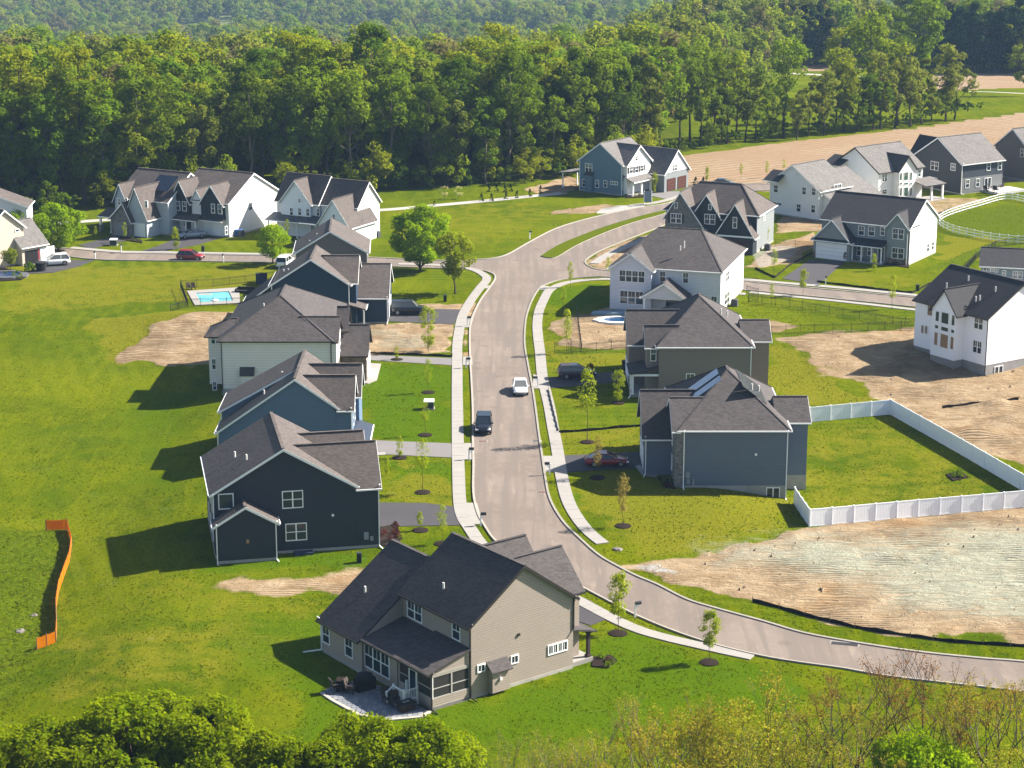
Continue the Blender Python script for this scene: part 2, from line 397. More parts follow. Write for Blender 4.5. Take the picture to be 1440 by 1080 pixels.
SL = (slice(iy[0], iy[-1] + 1), slice(ix[0], ix[-1] + 1))
for ch, px, fe, stg in ZONES:
    pw = poly_w(px)
    x0 = min(p.x for p in pw) - 12; x1 = max(p.x for p in pw) + 12; y0 = min(p.y for p in pw) - 12; y1 = max(p.y for p in pw) + 12
    a = np.searchsorted(ys, y0); b = np.searchsorted(ys, y1); c = np.searchsorted(xs, x0); d = np.searchsorted(xs, x1)
    S = (slice(a, b), slice(c, d))
    sd = poly_dist(GX[S], GY[S], pw) + wob[S] * min(1, fe * .45)
    ATT[ch][S] = np.maximum(ATT[ch][S], sst(-fe * .5, fe * .5, sd) * stg)
for pw in (FIELD, FIELD2, FIELD3):
    sd = poly_dist(GX, GY, pw) + wob * .4; ATT['field'] = np.maximum(ATT['field'], sst(-.6, .6, sd))
GZ = gz(GX, GY)
# relief: soil heaps and ruts, weed tussocks, faint lawn swells
GZ = GZ + ATT['dirt'] * near * ((vnoise(GX, GY, 2.4, 5) - .5) * .22 + (vnoise(GX, GY, .9, 6) - .5) * .12)
GZ = GZ + ATT['weed'] * near * (vnoise(GX, GY, 1.2, 7) - .3) * .18
DIRTM = at(250, 480)
GZ = GZ + 1.1 * np.exp(-(((GX - at(262, 455).x) / 9) ** 2 + ((GY - at(262, 452).y) / 4) ** 2))
for (mx, my, mr, mh) in ((1405, 570, 2.2, .9), (1375, 610, 3.0, 1.0), (1425, 590, 2.0, .7), (1300, 583, 1.2, .35), (1112, 752, 1.0, .4), (1060, 760, .8, .3), (1020, 765, .7, .25), (1330, 788, 1.2, .35), (1240, 780, .8, .25)):
    q = at(mx, my); GZ = GZ + mh * np.exp(-(((GX - q.x) / mr) ** 2 + ((GY - q.y) / (mr * .7)) ** 2))
gv = np.stack([GX, GY, GZ], -1).reshape(-1, 3)
ny_, nx_ = GX.shape
ii = np.arange(ny_ * nx_).reshape(ny_, nx_)
gf = np.stack([ii[:-1, :-1], ii[:-1, 1:], ii[1:, 1:], ii[1:, :-1]], -1).reshape(-1, 4)
gm = bpy.data.meshes.new('ground')
gm.vertices.add(len(gv)); gm.vertices.foreach_set('co', gv.ravel())
gm.loops.add(gf.size); gm.loops.foreach_set('vertex_index', gf.ravel().astype(np.int32))
gm.polygons.add(len(gf)); gm.polygons.foreach_set('loop_start', np.arange(0, gf.size, 4, dtype=np.int32))
gm.polygons.foreach_set('use_smooth', np.ones(len(gf), bool))
gm.update(calc_edges=True)
for nm, chs in (('zone_a', ('dirt', 'dry', 'hydro', 'weed')), ('zone_b', ('lush', 'field', 'gravel', 'gravel'))):
    at_ = gm.attributes.new(nm, 'FLOAT_COLOR', 'POINT')
    at_.data.foreach_set('color', np.stack([ATT[c] for c in chs], -1).reshape(-1).astype(np.float32))
ground = link('ground', gm); ground['kind'] = 'structure'; ground['label'] = 'lawns, bare soil and fields around the housing development'

t = NT('lawn_and_soil'); p = t.pos(); X_, Y_, Z_ = t.xyz(p)
za = t.n('ShaderNodeAttribute', attribute_name='zone_a'); zb = t.n('ShaderNodeAttribute', attribute_name='zone_b')
sa = t.n('ShaderNodeSeparateColor'); t.l(za.outputs['Color'], sa.inputs[0]); sb = t.n('ShaderNodeSeparateColor'); t.l(zb.outputs['Color'], sb.inputs[0])
n_big = t.noise(p, 0.045, 4, .6); n_mid = t.noise(p, 0.35, 4, .6, .4); n_fine = t.noise(p, 2.6, 4, .7); n_vf = t.noise(p, 9.0, 2, .7)
n_str = t.noise(t.scale(p, (0.42, 1.15, 1)), 1.0, 5, .68, 1.2)
def soft(mask, noise, k=.9):
    """mask edge broken up by noise"""
    v = t.math('ADD', mask, t.math('MULTIPLY', t.math('SUBTRACT', noise, .5), k)); return t.sstep(v, .32, .68)
g = t.mix(t.sstep(n_big, .36, .64), (0.050, 0.092, 0.002), (0.132, 0.156, 0.003))
g = t.mix(t.math('MULTIPLY', t.sstep(n_mid, .35, .75), .5), g, (0.180, 0.176, 0.010))
g = t.mix(t.math('MULTIPLY', t.sstep(n_fine, .46, .66), .6), g, (0.040, 0.072, 0.002))
g = t.mix(t.math('MULTIPLY', t.sstep(n_vf, .48, .72), .6), g, (0.20, 0.225, 0.012))
blot = t.sstep(t.noise(p, .16, 5, .7, .8), .50, .66)
g = t.mix(t.math('MULTIPLY', t.math('MULTIPLY', blot, t.sstep(n_fine, .3, .6)), .5), g, (0.036, 0.068, 0.003))
stk = t.noise(t.scale(p, (.8, .09, 1)), 1.0, 4, .6)
g = t.mix(t.math('MULTIPLY', t.sstep(stk, .5, .66), .35), g, (0.19, 0.20, 0.012))
# mowing stripes, faint
mdir = t.sstep(X_, -34, -26)
mow = t.math('SINE', t.math('ADD', t.math('ADD', t.math('MULTIPLY', t.math('MULTIPLY', Y_, mdir), 3.4), t.math('MULTIPLY', t.math('MULTIPLY', t.math('ADD', X_, t.math('MULTIPLY', Y_, .35)), t.math('SUBTRACT', 1, mdir)), 2.4)), t.math('MULTIPLY', n_big, 5)))
g = t.mix(t.math('MULTIPLY', t.math('MULTIPLY', t.sstep(mow, -.5, .5), t.sstep(t.noise(p, .03, 2), .40, .60)), .34), g, (0.17, 0.19, 0.03))
lush = t.mix(t.sstep(n_fine, .35, .7), (0.046, 0.104, 0.002), (0.088, 0.156, 0.003))
g = t.mix(t.math('MULTIPLY', soft(sb.outputs[0], n_mid, .7), .75), g, lush)
dryc = t.mix(t.sstep(n_fine, .3, .7), (0.13, 0.135, 0.018), (0.235, 0.205, 0.055))
g = t.mix(t.math('MULTIPLY', soft(sa.outputs[1], n_mid, 1.0), .85), g, dryc)
weed = t.mix(t.sstep(n_fine, .35, .65), (0.048, 0.082, 0.006), (0.130, 0.160, 0.018))
g = t.mix(t.math('MULTIPLY', soft(za.outputs['Alpha'], n_mid, .6), .95), g, weed)
g = t.mix(1.0, g, (.95, 1.0, .30), 'MULTIPLY')
n_px = t.noise(t.scale(p, (3.0, 1.6, 1)), 1.6, 3, .8)
g = t.mix(t.math('MULTIPLY', t.sstep(n_px, .48, .68), .42), g, (0.036, 0.062, 0.001))
g = t.mix(t.math('MULTIPLY', t.sstep(n_px, .46, .30), .30), g, (0.24, 0.235, 0.006))
soil = t.mix(t.sstep(n_mid, .3, .7), (0.28, 0.195, 0.113), (0.43, 0.325, 0.205))
soil = t.mix(t.math('MULTIPLY', t.sstep(n_str, .5, .72), .55), soil, (0.24, 0.155, 0.085))
trk = t.n('ShaderNodeTexWave', wave_type='RINGS', rings_direction='Z'); trk.inputs['Scale'].default_value = .35; trk.inputs['Distortion'].default_value = 14; trk.inputs['Detail'].default_value = 3; trk.inputs['Detail Scale'].default_value = .35; t.l(t.scale(p, (.5, 1.6, 0)), trk.inputs['Vector'])
soil = t.mix(t.math('MULTIPLY', t.math('MULTIPLY', t.sstep(trk.outputs['Fac'], .6, .95), t.sstep(t.noise(p, .09, 3), .48, .6)), .38), soil, (0.27, 0.185, 0.11))
soil = t.mix(t.math('MULTIPLY', t.sstep(n_fine, .55, .75), .4), soil, (0.47, 0.37, 0.25))
soil = t.mix(t.math('MULTIPLY', t.sstep(t.noise(p, .12, 3), .56, .70), .45), soil, (0.38, 0.22, 0.10))
g = t.mix(soft(sa.outputs[0], t.math('ADD', t.math('MULTIPLY', n_mid, .5), t.math('MULTIPLY', n_fine, .5)), .9), g, soil)
hyd = t.mix(t.sstep(n_fine, .3, .7), (0.32, 0.345, 0.265), (0.40, 0.41, 0.325))
g = t.mix(t.math('MULTIPLY', t.sstep(t.math('ADD', sa.outputs[2], t.math('MULTIPLY', t.math('SUBTRACT', n_str, .5), 1.5)), .12, 1.0), .85), g, hyd)
g = t.mix(soft(sb.outputs[2], n_fine, .7), g, t.mix(n_vf, (0.33, 0.32, 0.30), (0.50, 0.49, 0.46)))
# stubble field: rows run nearly across the view
rot = t.math('ADD', t.math('MULTIPLY', X_, -.53), t.math('MULTIPLY', Y_, .85))
rows = t.math('SINE', t.math('ADD', t.math('MULTIPLY', rot, 2.6), t.math('ADD', t.math('MULTIPLY', n_mid, 6), t.math('MULTIPLY', n_fine, 3))))
fld = t.mix(t.sstep(rows, -1, 1), (0.27, 0.185, 0.115), (0.37, 0.275, 0.185))
fld = t.mix(t.math('MULTIPLY', t.sstep(n_big, .45, .62), .5), fld, (0.29, 0.19, 0.115))
fld = t.mix(t.math('MULTIPLY', t.sstep(n_fine, .5, .75), .5), fld, (0.50, 0.40, 0.28))
g = t.mix(soft(sb.outputs[1], n_fine, .5), g, fld)
# woodland floor far off
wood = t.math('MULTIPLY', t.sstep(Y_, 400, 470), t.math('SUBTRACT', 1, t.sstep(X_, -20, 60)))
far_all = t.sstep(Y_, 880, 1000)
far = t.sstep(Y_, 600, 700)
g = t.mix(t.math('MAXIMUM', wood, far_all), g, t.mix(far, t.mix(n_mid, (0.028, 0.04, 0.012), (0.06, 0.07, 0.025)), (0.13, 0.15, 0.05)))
hb = t.math('ADD', t.math('MULTIPLY', n_fine, .6), t.math('MULTIPLY', n_vf, .4))
hb = t.math('ADD', hb, t.math('MULTIPLY', t.math('MULTIPLY', t.math('ADD', n_str, t.math('MULTIPLY', t.math('MULTIPLY', trk.outputs['Fac'], t.sstep(t.noise(p, .09, 3), .48, .6)), -.6)), sa.outputs[0]), 2.4))
t.bump(hb, 0.9, 0.25)
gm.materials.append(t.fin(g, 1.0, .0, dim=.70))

# ---------------------------------------------------------------- road, kerbs, pavements
def cat(*a):
    o = []
    for q in a: o += q
    return o
E_LOW = [(1620, 1000), (1440, 973), (1257, 952), (1186, 940), (1127, 932), (1073, 923), (1007, 907), (944, 886), (890, 863), (850, 842), (798, 815), (755, 795), (720, 777), (696, 759), (681, 737), (673, 722), (667, 694), (667, 652), (666, 613), (666, 578), (664, 535), (662, 500), (662, 461), (667, 442), (677, 422), (688, 407), (697, 393), (695, 386), (682, 381)]
E_SW = [(650, 379), (610, 377.5), (560, 375.6), (480, 372), (360, 369), (217, 367), (132, 365), (60, 357), (-120, 345)]
E_NW = [(-120, 333), (60, 347), (100, 350.5), (172, 356.5), (225, 357.5), (360, 360), (515, 362.5), (610, 367), (660, 366), (692, 364), (715, 358), (747, 340), (780, 323), (813, 312), (853, 302), (897, 293), (940, 286), (975, 272), (1010, 262), (1060, 259), (1150, 261), (1260, 263)]
E_NE = [(1260, 271), (1150, 269), (1100, 268), (1040, 271), (1005, 284), (960, 302), (935, 316), (900, 330), (850, 350), (828, 362), (822, 369), (826, 374), (838, 379), (857, 381), (900, 384), (1000, 392), (1050, 396), (1080, 400), (1287, 419), (1560, 446)]
E_SE = [(1560, 462), (1287, 432), (1080, 411), (1050, 408.5), (950, 400), (870, 391.5), (845, 389.5), (820, 390.5), (794, 393), (779, 396), (763, 402), (756, 408), (747, 423), (740, 443), (737.5, 460), (737, 485), (742, 515.6), (748, 547), (752.6, 578), (756.5, 609), (761, 640), (765.5, 671), (772, 702), (789.6, 733), (813, 757), (840, 781), (865, 796), (894, 811), (923, 823), (965, 844), (1007, 857), (1073, 875), (1132, 892), (1215, 907), (1298, 919), (1382, 927.5), (1440, 932), (1620, 950)]
def curve(px, n=4): return smooth([at(*p, 0.0) for p in px], n)
edges = [curve(e) for e in (E_LOW, E_SW, E_NW, E_NE, E_SE)]
outline = cat(*edges)
def flat_poly(pts, z, mi=0, mb=None):
    mb = mb or MB()
    tri = tessellate_polygon([[Vector((p[0], p[1], 0)) for p in pts]])
    mb.add([(p[0], p[1], z) for p in pts], tri, mi); return mb
t = NT('asphalt_road'); p = t.pos(); X_, Y_, Z_ = t.xyz(p)
a = t.noise(p, 0.12, 4, .6); b = t.noise(p, 1.4, 4, .65); c = t.noise(p, 14, 2); lane = t.noise(t.scale(p, (0.9, .035, 1)), 1, 3)
rc = t.mix(t.sstep(a, .3, .7), (0.180, 0.150, 0.130), (0.240, 0.204, 0.178))
rc = t.mix(t.math('MULTIPLY', t.sstep(b, .45, .7), .5), rc, (0.30, 0.245, 0.205))
rc = t.mix(t.math('MULTIPLY', t.sstep(lane, .42, .60), .85), rc, (0.175, 0.15, 0.135))
rc = t.mix(t.math('MULTIPLY', c, .3), rc, (0.15, 0.13, 0.12))
tire = t.sstep(t.noise(t.scale(p, (.5, .06, 1)), 2.0, 2), .62, .7); rc = t.mix(t.math('MULTIPLY', tire, .25), rc, (0.38, 0.31, 0.25))
crk = t.n('ShaderNodeTexVoronoi', feature='DISTANCE_TO_EDGE'); crk.inputs['Scale'].default_value = .09; t.l(p, crk.inputs['Vector'])
rc = t.mix(t.math('MULTIPLY', t.math('LESS_THAN', crk.outputs['Distance'], .0022), .22), rc, (0.10, 0.088, 0.08))
oil = t.n('ShaderNodeTexVoronoi'); oil.inputs['Scale'].default_value = .22; t.l(p, oil.inputs['Vector'])
rc = t.mix(t.math('MULTIPLY', t.math('SUBTRACT', 1, t.sstep(oil.outputs['Distance'], .02, .2)), .45), rc, (0.10, 0.088, 0.08))
t.bump(c, .3, .02)
ASPH = t.fin(t.mix(1.0, rc, (1.0, .955, .91), 'MULTIPLY'), .9, .2, dim=.73)
road = struct('road', flat_poly(outline, 0.03), ASPH, 'pale worn asphalt street curving through the development')
t = NT('concrete'); p = t.pos()
cc = t.mix(t.noise(p, .5, 4), (0.44, 0.41, 0.375), (0.58, 0.545, 0.505)); cc = t.mix(t.math('MULTIPLY', t.sstep(t.noise(p, 5, 3), .55, .75), .25), cc, (0.42, 0.39, 0.36))
oi = t.n('ShaderNodeObjectInfo').outputs['Random']; cc = t.mix(t.math('MULTIPLY', oi, .35), cc, (0.47, 0.44, 0.41))
CONC = t.fin(cc, .85, .2, dim=.47); MATS['concrete'] = CONC
t = NT('dark_asphalt'); p = t.pos()
dc = t.mix(t.noise(p, .4, 4), (0.040, 0.037, 0.042), (0.065, 0.060, 0.066)); dc = t.mix(t.math('MULTIPLY', t.noise(p, 8, 2), .35), dc, (0.09, 0.085, 0.09))
DASPH = t.fin(dc, .85, .25, dim=.73)
t = NT('grey_asphalt'); p = t.pos()
dc = t.mix(t.noise(p, .5, 4), (0.17, 0.16, 0.16), (0.24, 0.225, 0.22)); dc = t.mix(t.math('MULTIPLY', t.noise(p, 8, 2), .35), dc, (0.12, 0.11, 0.11))
GASPH = t.fin(dc, .88, .25, dim=.73)

def offs(line, d):
    out = []
    for i, q in enumerate(line):
        a = line[max(i - 1, 0)]; b = line[min(i + 1, len(line) - 1)]
        tx, ty = b[0] - a[0], b[1] - a[1]; L = math.hypot(tx, ty) or 1
        out.append(Vector((q[0] - ty / L * d, q[1] + tx / L * d, 0)))
    return out
def resample(line, step):
    out = [Vector((line[0][0], line[0][1], 0))]; acc = 0
    for i in range(len(line) - 1):
        a = Vector((line[i][0], line[i][1], 0)); b = Vector((line[i + 1][0], line[i + 1][1], 0)); L = (b - a).length
        s = step - acc
        while s <= L and L > 1e-6:
            out.append(a.lerp(b, s / L)); s += step
        acc = (acc + L) % step
    return out
def kerb(line, side):
    """kerb stones 0.18 m wide and 0.12 m high; side = +1 puts the stone left of the running direction"""
    a = offs(line, -.02 * side); b = offs(line, .20 * side); mb = MB(); n = len(line)
    vs = []
    for i in range(n):
        vs += [(a[i].x, a[i].y, -.1), (a[i].x, a[i].y, .13), (b[i].x, b[i].y, .15), (b[i].x, b[i].y, -.1)]
    fs = []
    for i in range(n - 1):
        for k in range(3): fs.append((4 * i + k, 4 * i + k + 1, 4 * i + 5 + k, 4 * i + 4 + k))
    mb.add(vs, fs); return mb
KERBM = plain('kerb_concrete', (0.34, 0.31, 0.265), .9, .2, vary=.25, sc_=1.5)
for e in edges[:1]: struct('kerb', kerb(e, -1 if False else 1), KERBM, 'pale concrete kerb along the house side of the curving street')
struct('kerb', kerb(edges[1], 1), KERBM, 'concrete kerb on the lawn side of the left cross street')
struct('kerb', kerb(edges[2], 1), KERBM, 'concrete kerb along the far side of the cross street and boulevard')
struct('kerb', kerb(edges[3], 1), KERBM, 'concrete kerb round the bare corner lot by the boulevard')
struct('kerb', kerb(edges[4], 1), KERBM, 'concrete kerb along the right side of the curving street')

PAVES = []
def pavement(px, width, label, step=1.5, lift=.09, parts=True, mat=None):
    """a pavement of separate slabs with open joints"""
    line = resample(curve(px, 8), .5)
    PAVES.append((line, width))
    root = empty('pavement', (0, 0, 0), 0, label, None); del root['label']; root['kind'] = 'structure'; root['label'] = label
    k = max(2, int(round(step / .5))); idx = list(range(0, len(line), k))
    L = offs(line, width / 2); Rr = offs(line, -width / 2)
    for j in range(len(idx) - 1):
        a, b = idx[j], idx[j + 1]; q = []
        A, B, C_, D = Rr[a], Rr[b], L[b], L[a]
        cen = (A + B + C_ + D) / 4; dz = rnd.uniform(-.006, .006)
        def sh(v): return (v - cen) * .985
        q = [(*sh(v)[:2], lift + dz + rnd.uniform(-.003, .003)) for v in (A, B, C_, D)]
        o = MB().slab(q, .2).build('slab', mat or CONC, root, cen, fixn=False)
    return root
pavement([(560, 371.5), (610, 373), (652, 376.5), (672, 382), (684, 390), (683, 396), (676, 404), (660, 426), (650, 446), (645, 470), (643, 490), (643, 520), (643, 555), (643.5, 594), (644, 632), (645, 671), (646.5, 705), (651, 727), (662, 745), (676, 765), (700, 787), (740, 812), (790, 833), (840, 859), (882, 880), (923, 894), (986, 909), (1027, 918), (1071, 927)], 1.35, 'pale concrete pavement along the left side of the curving street')
pavement([(1048, 414), (1000, 410), (930, 402), (870, 394), (844, 393), (818, 394.8), (796, 398), (783, 402.5), (772, 409), (765, 421), (758, 438), (755.6, 457), (757, 477), (759.5, 496), (763, 531), (772, 570), (777.5, 600), (783.6, 632), (790, 671), (801, 710), (824.5, 745), (856, 771)], 1.35, 'pale concrete pavement along the right side of the curving street')
pavement([(1560, 442), (1287, 415.5), (1180, 405), (1080, 396.5), (1050, 393.5), (960, 386), (880, 381)], 1.4, 'concrete pavement below the grey house with the white garage door', 2.5)
pavement([(1560, 468), (1287, 436), (1180, 424), (1080, 414), (1050, 411)], 1.2, 'concrete pavement on the near side of the right cross street', 2.5)
pavement([(836, 371), (858, 357), (900, 339), (940, 323)], 1.6, 'new pale concrete pavement on the bare corner lot', 2.0)
pavement([(100, 348.5), (172, 354.5), (225, 355), (360, 357.5), (515, 360)], 1.3, 'concrete pavement in front of the far white houses', 2.5)
pavement([(885, 290), (915, 286.5), (950, 278), (985, 262)], 1.3, 'concrete pavement in front of the blue house by the field', 2.5)
HARD = []; WALKS = []
def pad(px, name, mat, label, z=.07, th=.2):
    HARD.append([at(*p, 0.0) for p in px])
    pts = smooth([at(*p, 0.0) for p in px] + [at(*px[0], 0.0)], 1)[:-1]
    n = len(pts); mb = MB()
    mb.slab([(q.x, q.y, float(gz(q.x, q.y)) + z) for q in pts], th)
    return struct(name, mb, mat, label)
for q, lb in (([(651, 502), (664, 502), (664.5, 514), (651, 514)], 'concrete apron between pavement and street at the grey drive'), ([(652, 624), (666, 624), (666, 647), (652, 647)], 'concrete apron at the drive of the blue gabled house'),
        ([(654, 708), (671, 708), (679, 738), (663, 738)], 'concrete apron at the drive of the dark navy house'), ([(654, 446), (666, 446), (662, 461), (652, 461)], 'concrete apron at the drive with the black vehicle'),
        ([(750, 527), (762, 531), (770, 547), (749, 547)], 'concrete apron at the drive of the taupe house'), ([(764, 642), (784, 642), (789, 664), (766, 664)], 'concrete apron at the drive with the parked red car'), ([(676, 402), (690, 402), (687, 406), (673, 407)], 'crossing ramp at the street corner'), ([(760, 402), (772, 403), (769, 408), (757, 408)], 'crossing ramp at the right street corner')):
    pad(q, 'apron', CONC, lb, .085)
for q, m, lb in (([(540, 434), (648, 435.5), (638, 456.5), (540, 452)], DASPH, 'black asphalt driveway under the black vehicle'), ([(508, 499), (636, 504), (636, 514), (508, 506)], GASPH, 'narrow grey asphalt driveway of the brick fronted house'),
        ([(512, 619), (637, 624), (637, 644), (512, 638)], GASPH, 'grey asphalt driveway of the blue gabled house'), ([(528, 707), (600, 708), (638, 713), (649, 739), (528, 741)], DASPH, 'black asphalt driveway beside the dark navy house'),
        ([(798, 832), (830, 845), (862, 868), (830, 880), (796, 868)], DASPH, 'black asphalt driveway in front of the tan house'), ([(771, 531), (880, 522), (890, 535), (776, 546)], DASPH, 'asphalt driveway with the dark car by the taupe house'),
        ([(792, 641), (880, 637), (920, 634), (920, 656), (880, 660), (797, 664)], DASPH, 'asphalt driveway with the red car by the slate blue house'), ([(1100, 392), (1138, 366), (1190, 367), (1150, 401)], DASPH, 'black asphalt driveway of the grey house with the white garage'),
        ([(196, 354.5), (225, 345), (252, 334), (314, 334), (280, 344), (218, 356)], DASPH, 'asphalt driveway with the silver car'), ([(110, 345), (150, 335), (185, 326), (222, 327), (180, 338), (128, 350)], DASPH, 'asphalt driveway of the dark and white house'),
        ([(20, 386), (60, 376), (100, 366), (132, 366), (112, 374), (75, 383)], DASPH, 'asphalt driveway under the white car'), ([(900, 272), (970, 268), (990, 271), (940, 281)], GASPH, 'driveway of the blue house by the field')):
    pad(q, 'driveway', m, lb, .05)
# grass island in the boulevard
mi_px = [(760.5, 361), (780, 348.5), (800, 339), (850, 320), (900, 305), (932, 297.5), (934, 301), (890, 313.5), (850, 328), (810, 346), (785, 361), (772, 363.5)]
ml = smooth([at(*p, 0) for p in mi_px] + [at(*mi_px[0], 0)], 3)[:-1]
t = NT('island_grass'); p = t.pos(); GRASSM = t.fin(t.mix(t.noise(p, 1.2, 5, .7), (0.052, 0.085, 0.006), (0.125, 0.145, 0.002)), 1.0, .0, dim=.7)
struct('grass_island', MB().slab([(q.x, q.y, .17) for q in ml], .3), GRASSM, 'long narrow grass island splitting the boulevard')
struct('kerb', kerb(ml + [ml[0]], -1), KERBM, 'concrete kerb round the grass island')
# gravel footpath by the wood
def strip(px, wd, z=.03):
    c = resample(smooth([at(*p) for p in px], 6), 2.0); L = offs(c, wd / 2); Rr = offs(c, -wd / 2); mb = MB(); vs = []
    for a, b in zip(L, Rr): vs += [(a.x, a.y, float(gz(a.x, a.y)) + z), (b.x, b.y, float(gz(b.x, b.y)) + z)]
    mb.add(vs, [(2 * i, 2 * i + 1, 2 * i + 3, 2 * i + 2) for i in range(len(L) - 1)]); return mb
PATHM = plain('gravel_path', (0.40, 0.38, 0.35), .95, .1, vary=.15)
struct('footpath', strip([(-60, 322), (60, 316), (110, 312), (165, 308.5), (260, 304), (400, 301), (535, 295.5), (600, 290), (673, 283.5), (747, 276), (780, 273), (800, 269)], 2.4), PATHM, 'pale footpath along the edge of the wood')
struct('farm_lane', strip([(1110, 103), (1150, 105), (1200, 108), (1230, 108)], 4), PATHM, 'pale farm lane beyond the tree line')
struct('farm_lane', strip([(1360, 128), (1400, 129), (1470, 133)], 3), PATHM, 'pale farm lane beside the far ploughed field')
# silt fences etc come with the objects
# ================================================================ HOUSE KIT
MCACHE = {}
class House:
    def __init__(s, name, label, o, ang, wall, roof, trim=WHITE, z=0.0, cat='house', group=None):
        s.root = empty(name, (o[0], o[1], z), R(ang), label, cat, group)
        s.o = (o[0], o[1]); s.z = z; s.c = math.cos(R(ang)); s.s = math.sin(R(ang))
        s.wm = wall; s.rm = roof; s.tm = trim; s.oh = .38; s.rk = .28; s.th = .2
    def loc(s, X, Y): dx = X - s.o[0]; dy = Y - s.o[1]; return (dx * s.c + dy * s.s, -dx * s.s + dy * s.c)
    def wor(s, x, y): return (s.o[0] + x * s.c - y * s.s, s.o[1] + x * s.s + y * s.c)
    def pl(s, px, py, side, plane):
        """point of the picture on a wall plane -> (along, z) in the house's own frame"""
        d = ray(px, py); cx, cy = s.loc(0, 0)
        dx = d[0] * s.c + d[1] * s.s; dy = -d[0] * s.s + d[1] * s.c
        t = (plane - cy) / dy if side in 'SN' else (plane - cx) / dx
        return ((cx + dx * t) if side in 'SN' else (cy + dy * t), CAM_H + d[2] * t - s.z)
    def part(s, name, mb, mat, label=None, parent=None):
        o = mb.build(name, mat, parent or s.root)
        if label: o['label'] = label
        return o
    # ---- volumes
    def gable(s, axis, a0, a1, zA, zB, ar, zr, b0, b1, z0=0.0, wall=None, roof=None, trim=True, oh=None, rk=(None, None), tm=None, roofonly=False, v0=None, v1=None):
        """gabled block. axis = ridge direction; a = across, b = along; eave heights zA at a0 and zB at a1; ridge zr at ar"""
        oh = s.oh if oh is None else oh; r0 = s.rk if rk[0] is None else rk[0]; r1 = s.rk if rk[1] is None else rk[1]
        wall = wall or s.wm; roof = roof or s.rm; tm = tm or s.tm
        e = .012
        if not roofonly:
            s.part('wall', MB().extr([(a0, z0), (a1, z0), (a1, zB - e), (ar, zr - e), (a0, zA - e)], axis, b0, b1), wall)
        k0 = (zr - zA) / (ar - a0); k1 = (zr - zB) / (a1 - ar); th = s.th
        eA = (a0 - oh, zA - k0 * oh); eB = (a1 + oh, zB - k1 * oh)
        mp = (lambda a, b, z: (a, b, z)) if axis == 'y' else (lambda a, b, z: (b, a, z))
        mb = MB()
        B0, B1 = b0 - r0, b1 + r1
        a_, r_, b_ = v0 or (B0, B0, B0); A_, R_, C_ = v1 or (B1, B1, B1)
        mb.slab([mp(eA[0], a_, eA[1] + th), mp(eA[0], A_, eA[1] + th), mp(ar, R_, zr + th), mp(ar, r_, zr + th)], th - .01)
        mb.slab([mp(ar, r_, zr + th), mp(ar, R_, zr + th), mp(eB[0], C_, eB[1] + th), mp(eB[0], b_, eB[1] + th)], th - .01)
        ro = s.part('roof', mb, roof)
        mb = MB().beam(mp(ar, r_ + .02, zr + th + .02), mp(ar, R_ - .02, zr + th + .02), .3, .05)
        s.part('ridge_cap', mb, roof, None, ro)
        if trim:
            t = .03
            for B, dr in ((B0, -1), (B1, 1)):
                if (r0 if dr < 0 else r1) <= 0: continue
                for (p, q) in ((eA, (ar, zr)), ((ar, zr), eB)):
                    f = B + dr * t; mb = MB()
                    mb.add([mp(p[0], B, p[1] - .08), mp(q[0], B, q[1] - .08), mp(q[0], B, q[1] + th - .03), mp(p[0], B, p[1] + th - .03),
                            mp(p[0], f, p[1] - .08), mp(q[0], f, q[1] - .08), mp(q[0], f, q[1] + th - .03), mp(p[0], f, p[1] + th - .03)],
                           [(0, 1, 2, 3), (7, 6, 5, 4), (0, 4, 5, 1), (1, 5, 6, 2), (2, 6, 7, 3), (3, 7, 4, 0)])
                    s.part('rake_board', mb, tm)
            for ee, sg, g0, g1 in ((eA, -1, a_, A_), (eB, 1, b_, C_)):
                mb = MB()
                x0, x1 = (ee[0] - .10, ee[0] + .0) if sg < 0 else (ee[0], ee[0] + .10)
                if axis == 'y': mb.box(x0, x1, g0, g1, ee[1] + .02, ee[1] + th - .04)
                else: mb.box(g0, g1, x0, x1, ee[1] + .02, ee[1] + th - .04)
                s.part('gutter', mb, tm)
        return s
    def hip(s, x0, x1, y0, y1, zE, apx, rise, ridge, wall=None, roof=None, z0=0.0, oh=None, tm=None, walls=True):
        """hipped block; ridge = ((x,y),(x,y)) at height zE+rise"""
        oh = s.oh if oh is None else oh; tm = tm or s.tm
        if walls: s.part('wall', MB().box(x0, x1, y0, y1, z0, zE), wall or s.wm)
        A, B = ridge; zr = zE + rise + s.th; ze = zE - .12
        X0, X1, Y0, Y1 = x0 - oh, x1 + oh, y0 - oh, y1 + oh
        c = [(X0, Y0, ze + s.th), (X1, Y0, ze + s.th), (X1, Y1, ze + s.th), (X0, Y1, ze + s.th)]
        lo = [(p[0], p[1], ze + .05) for p in c]
        mb = MB(); v = c + lo + [(A[0], A[1], zr), (B[0], B[1], zr)]
        if abs(A[0] - B[0]) < 1e-3:   # ridge along y
            up = [(0, 1, 8), (1, 2, 9, 8), (2, 3, 9), (3, 0, 8, 9)]
        else:
            up = [(0, 1, 9, 8), (1, 2, 9), (2, 3, 8, 9), (3, 0, 8)]
        mb.add(v, up + [(0, 4, 5, 1), (1, 5, 6, 2), (2, 6, 7, 3), (3, 7, 4, 0), (7, 6, 5, 4)])
        ro = s.part('roof', mb, roof or s.rm)
        t = .1
        for g in ((X0 - t, X1 + t, Y0 - t, Y0), (X0 - t, X1 + t, Y1, Y1 + t), (X0 - t, X0, Y0, Y1), (X1, X1 + t, Y0, Y1)): s.part('gutter', MB().box(*g, ze + .06, ze + .2), tm)
        mb = MB()
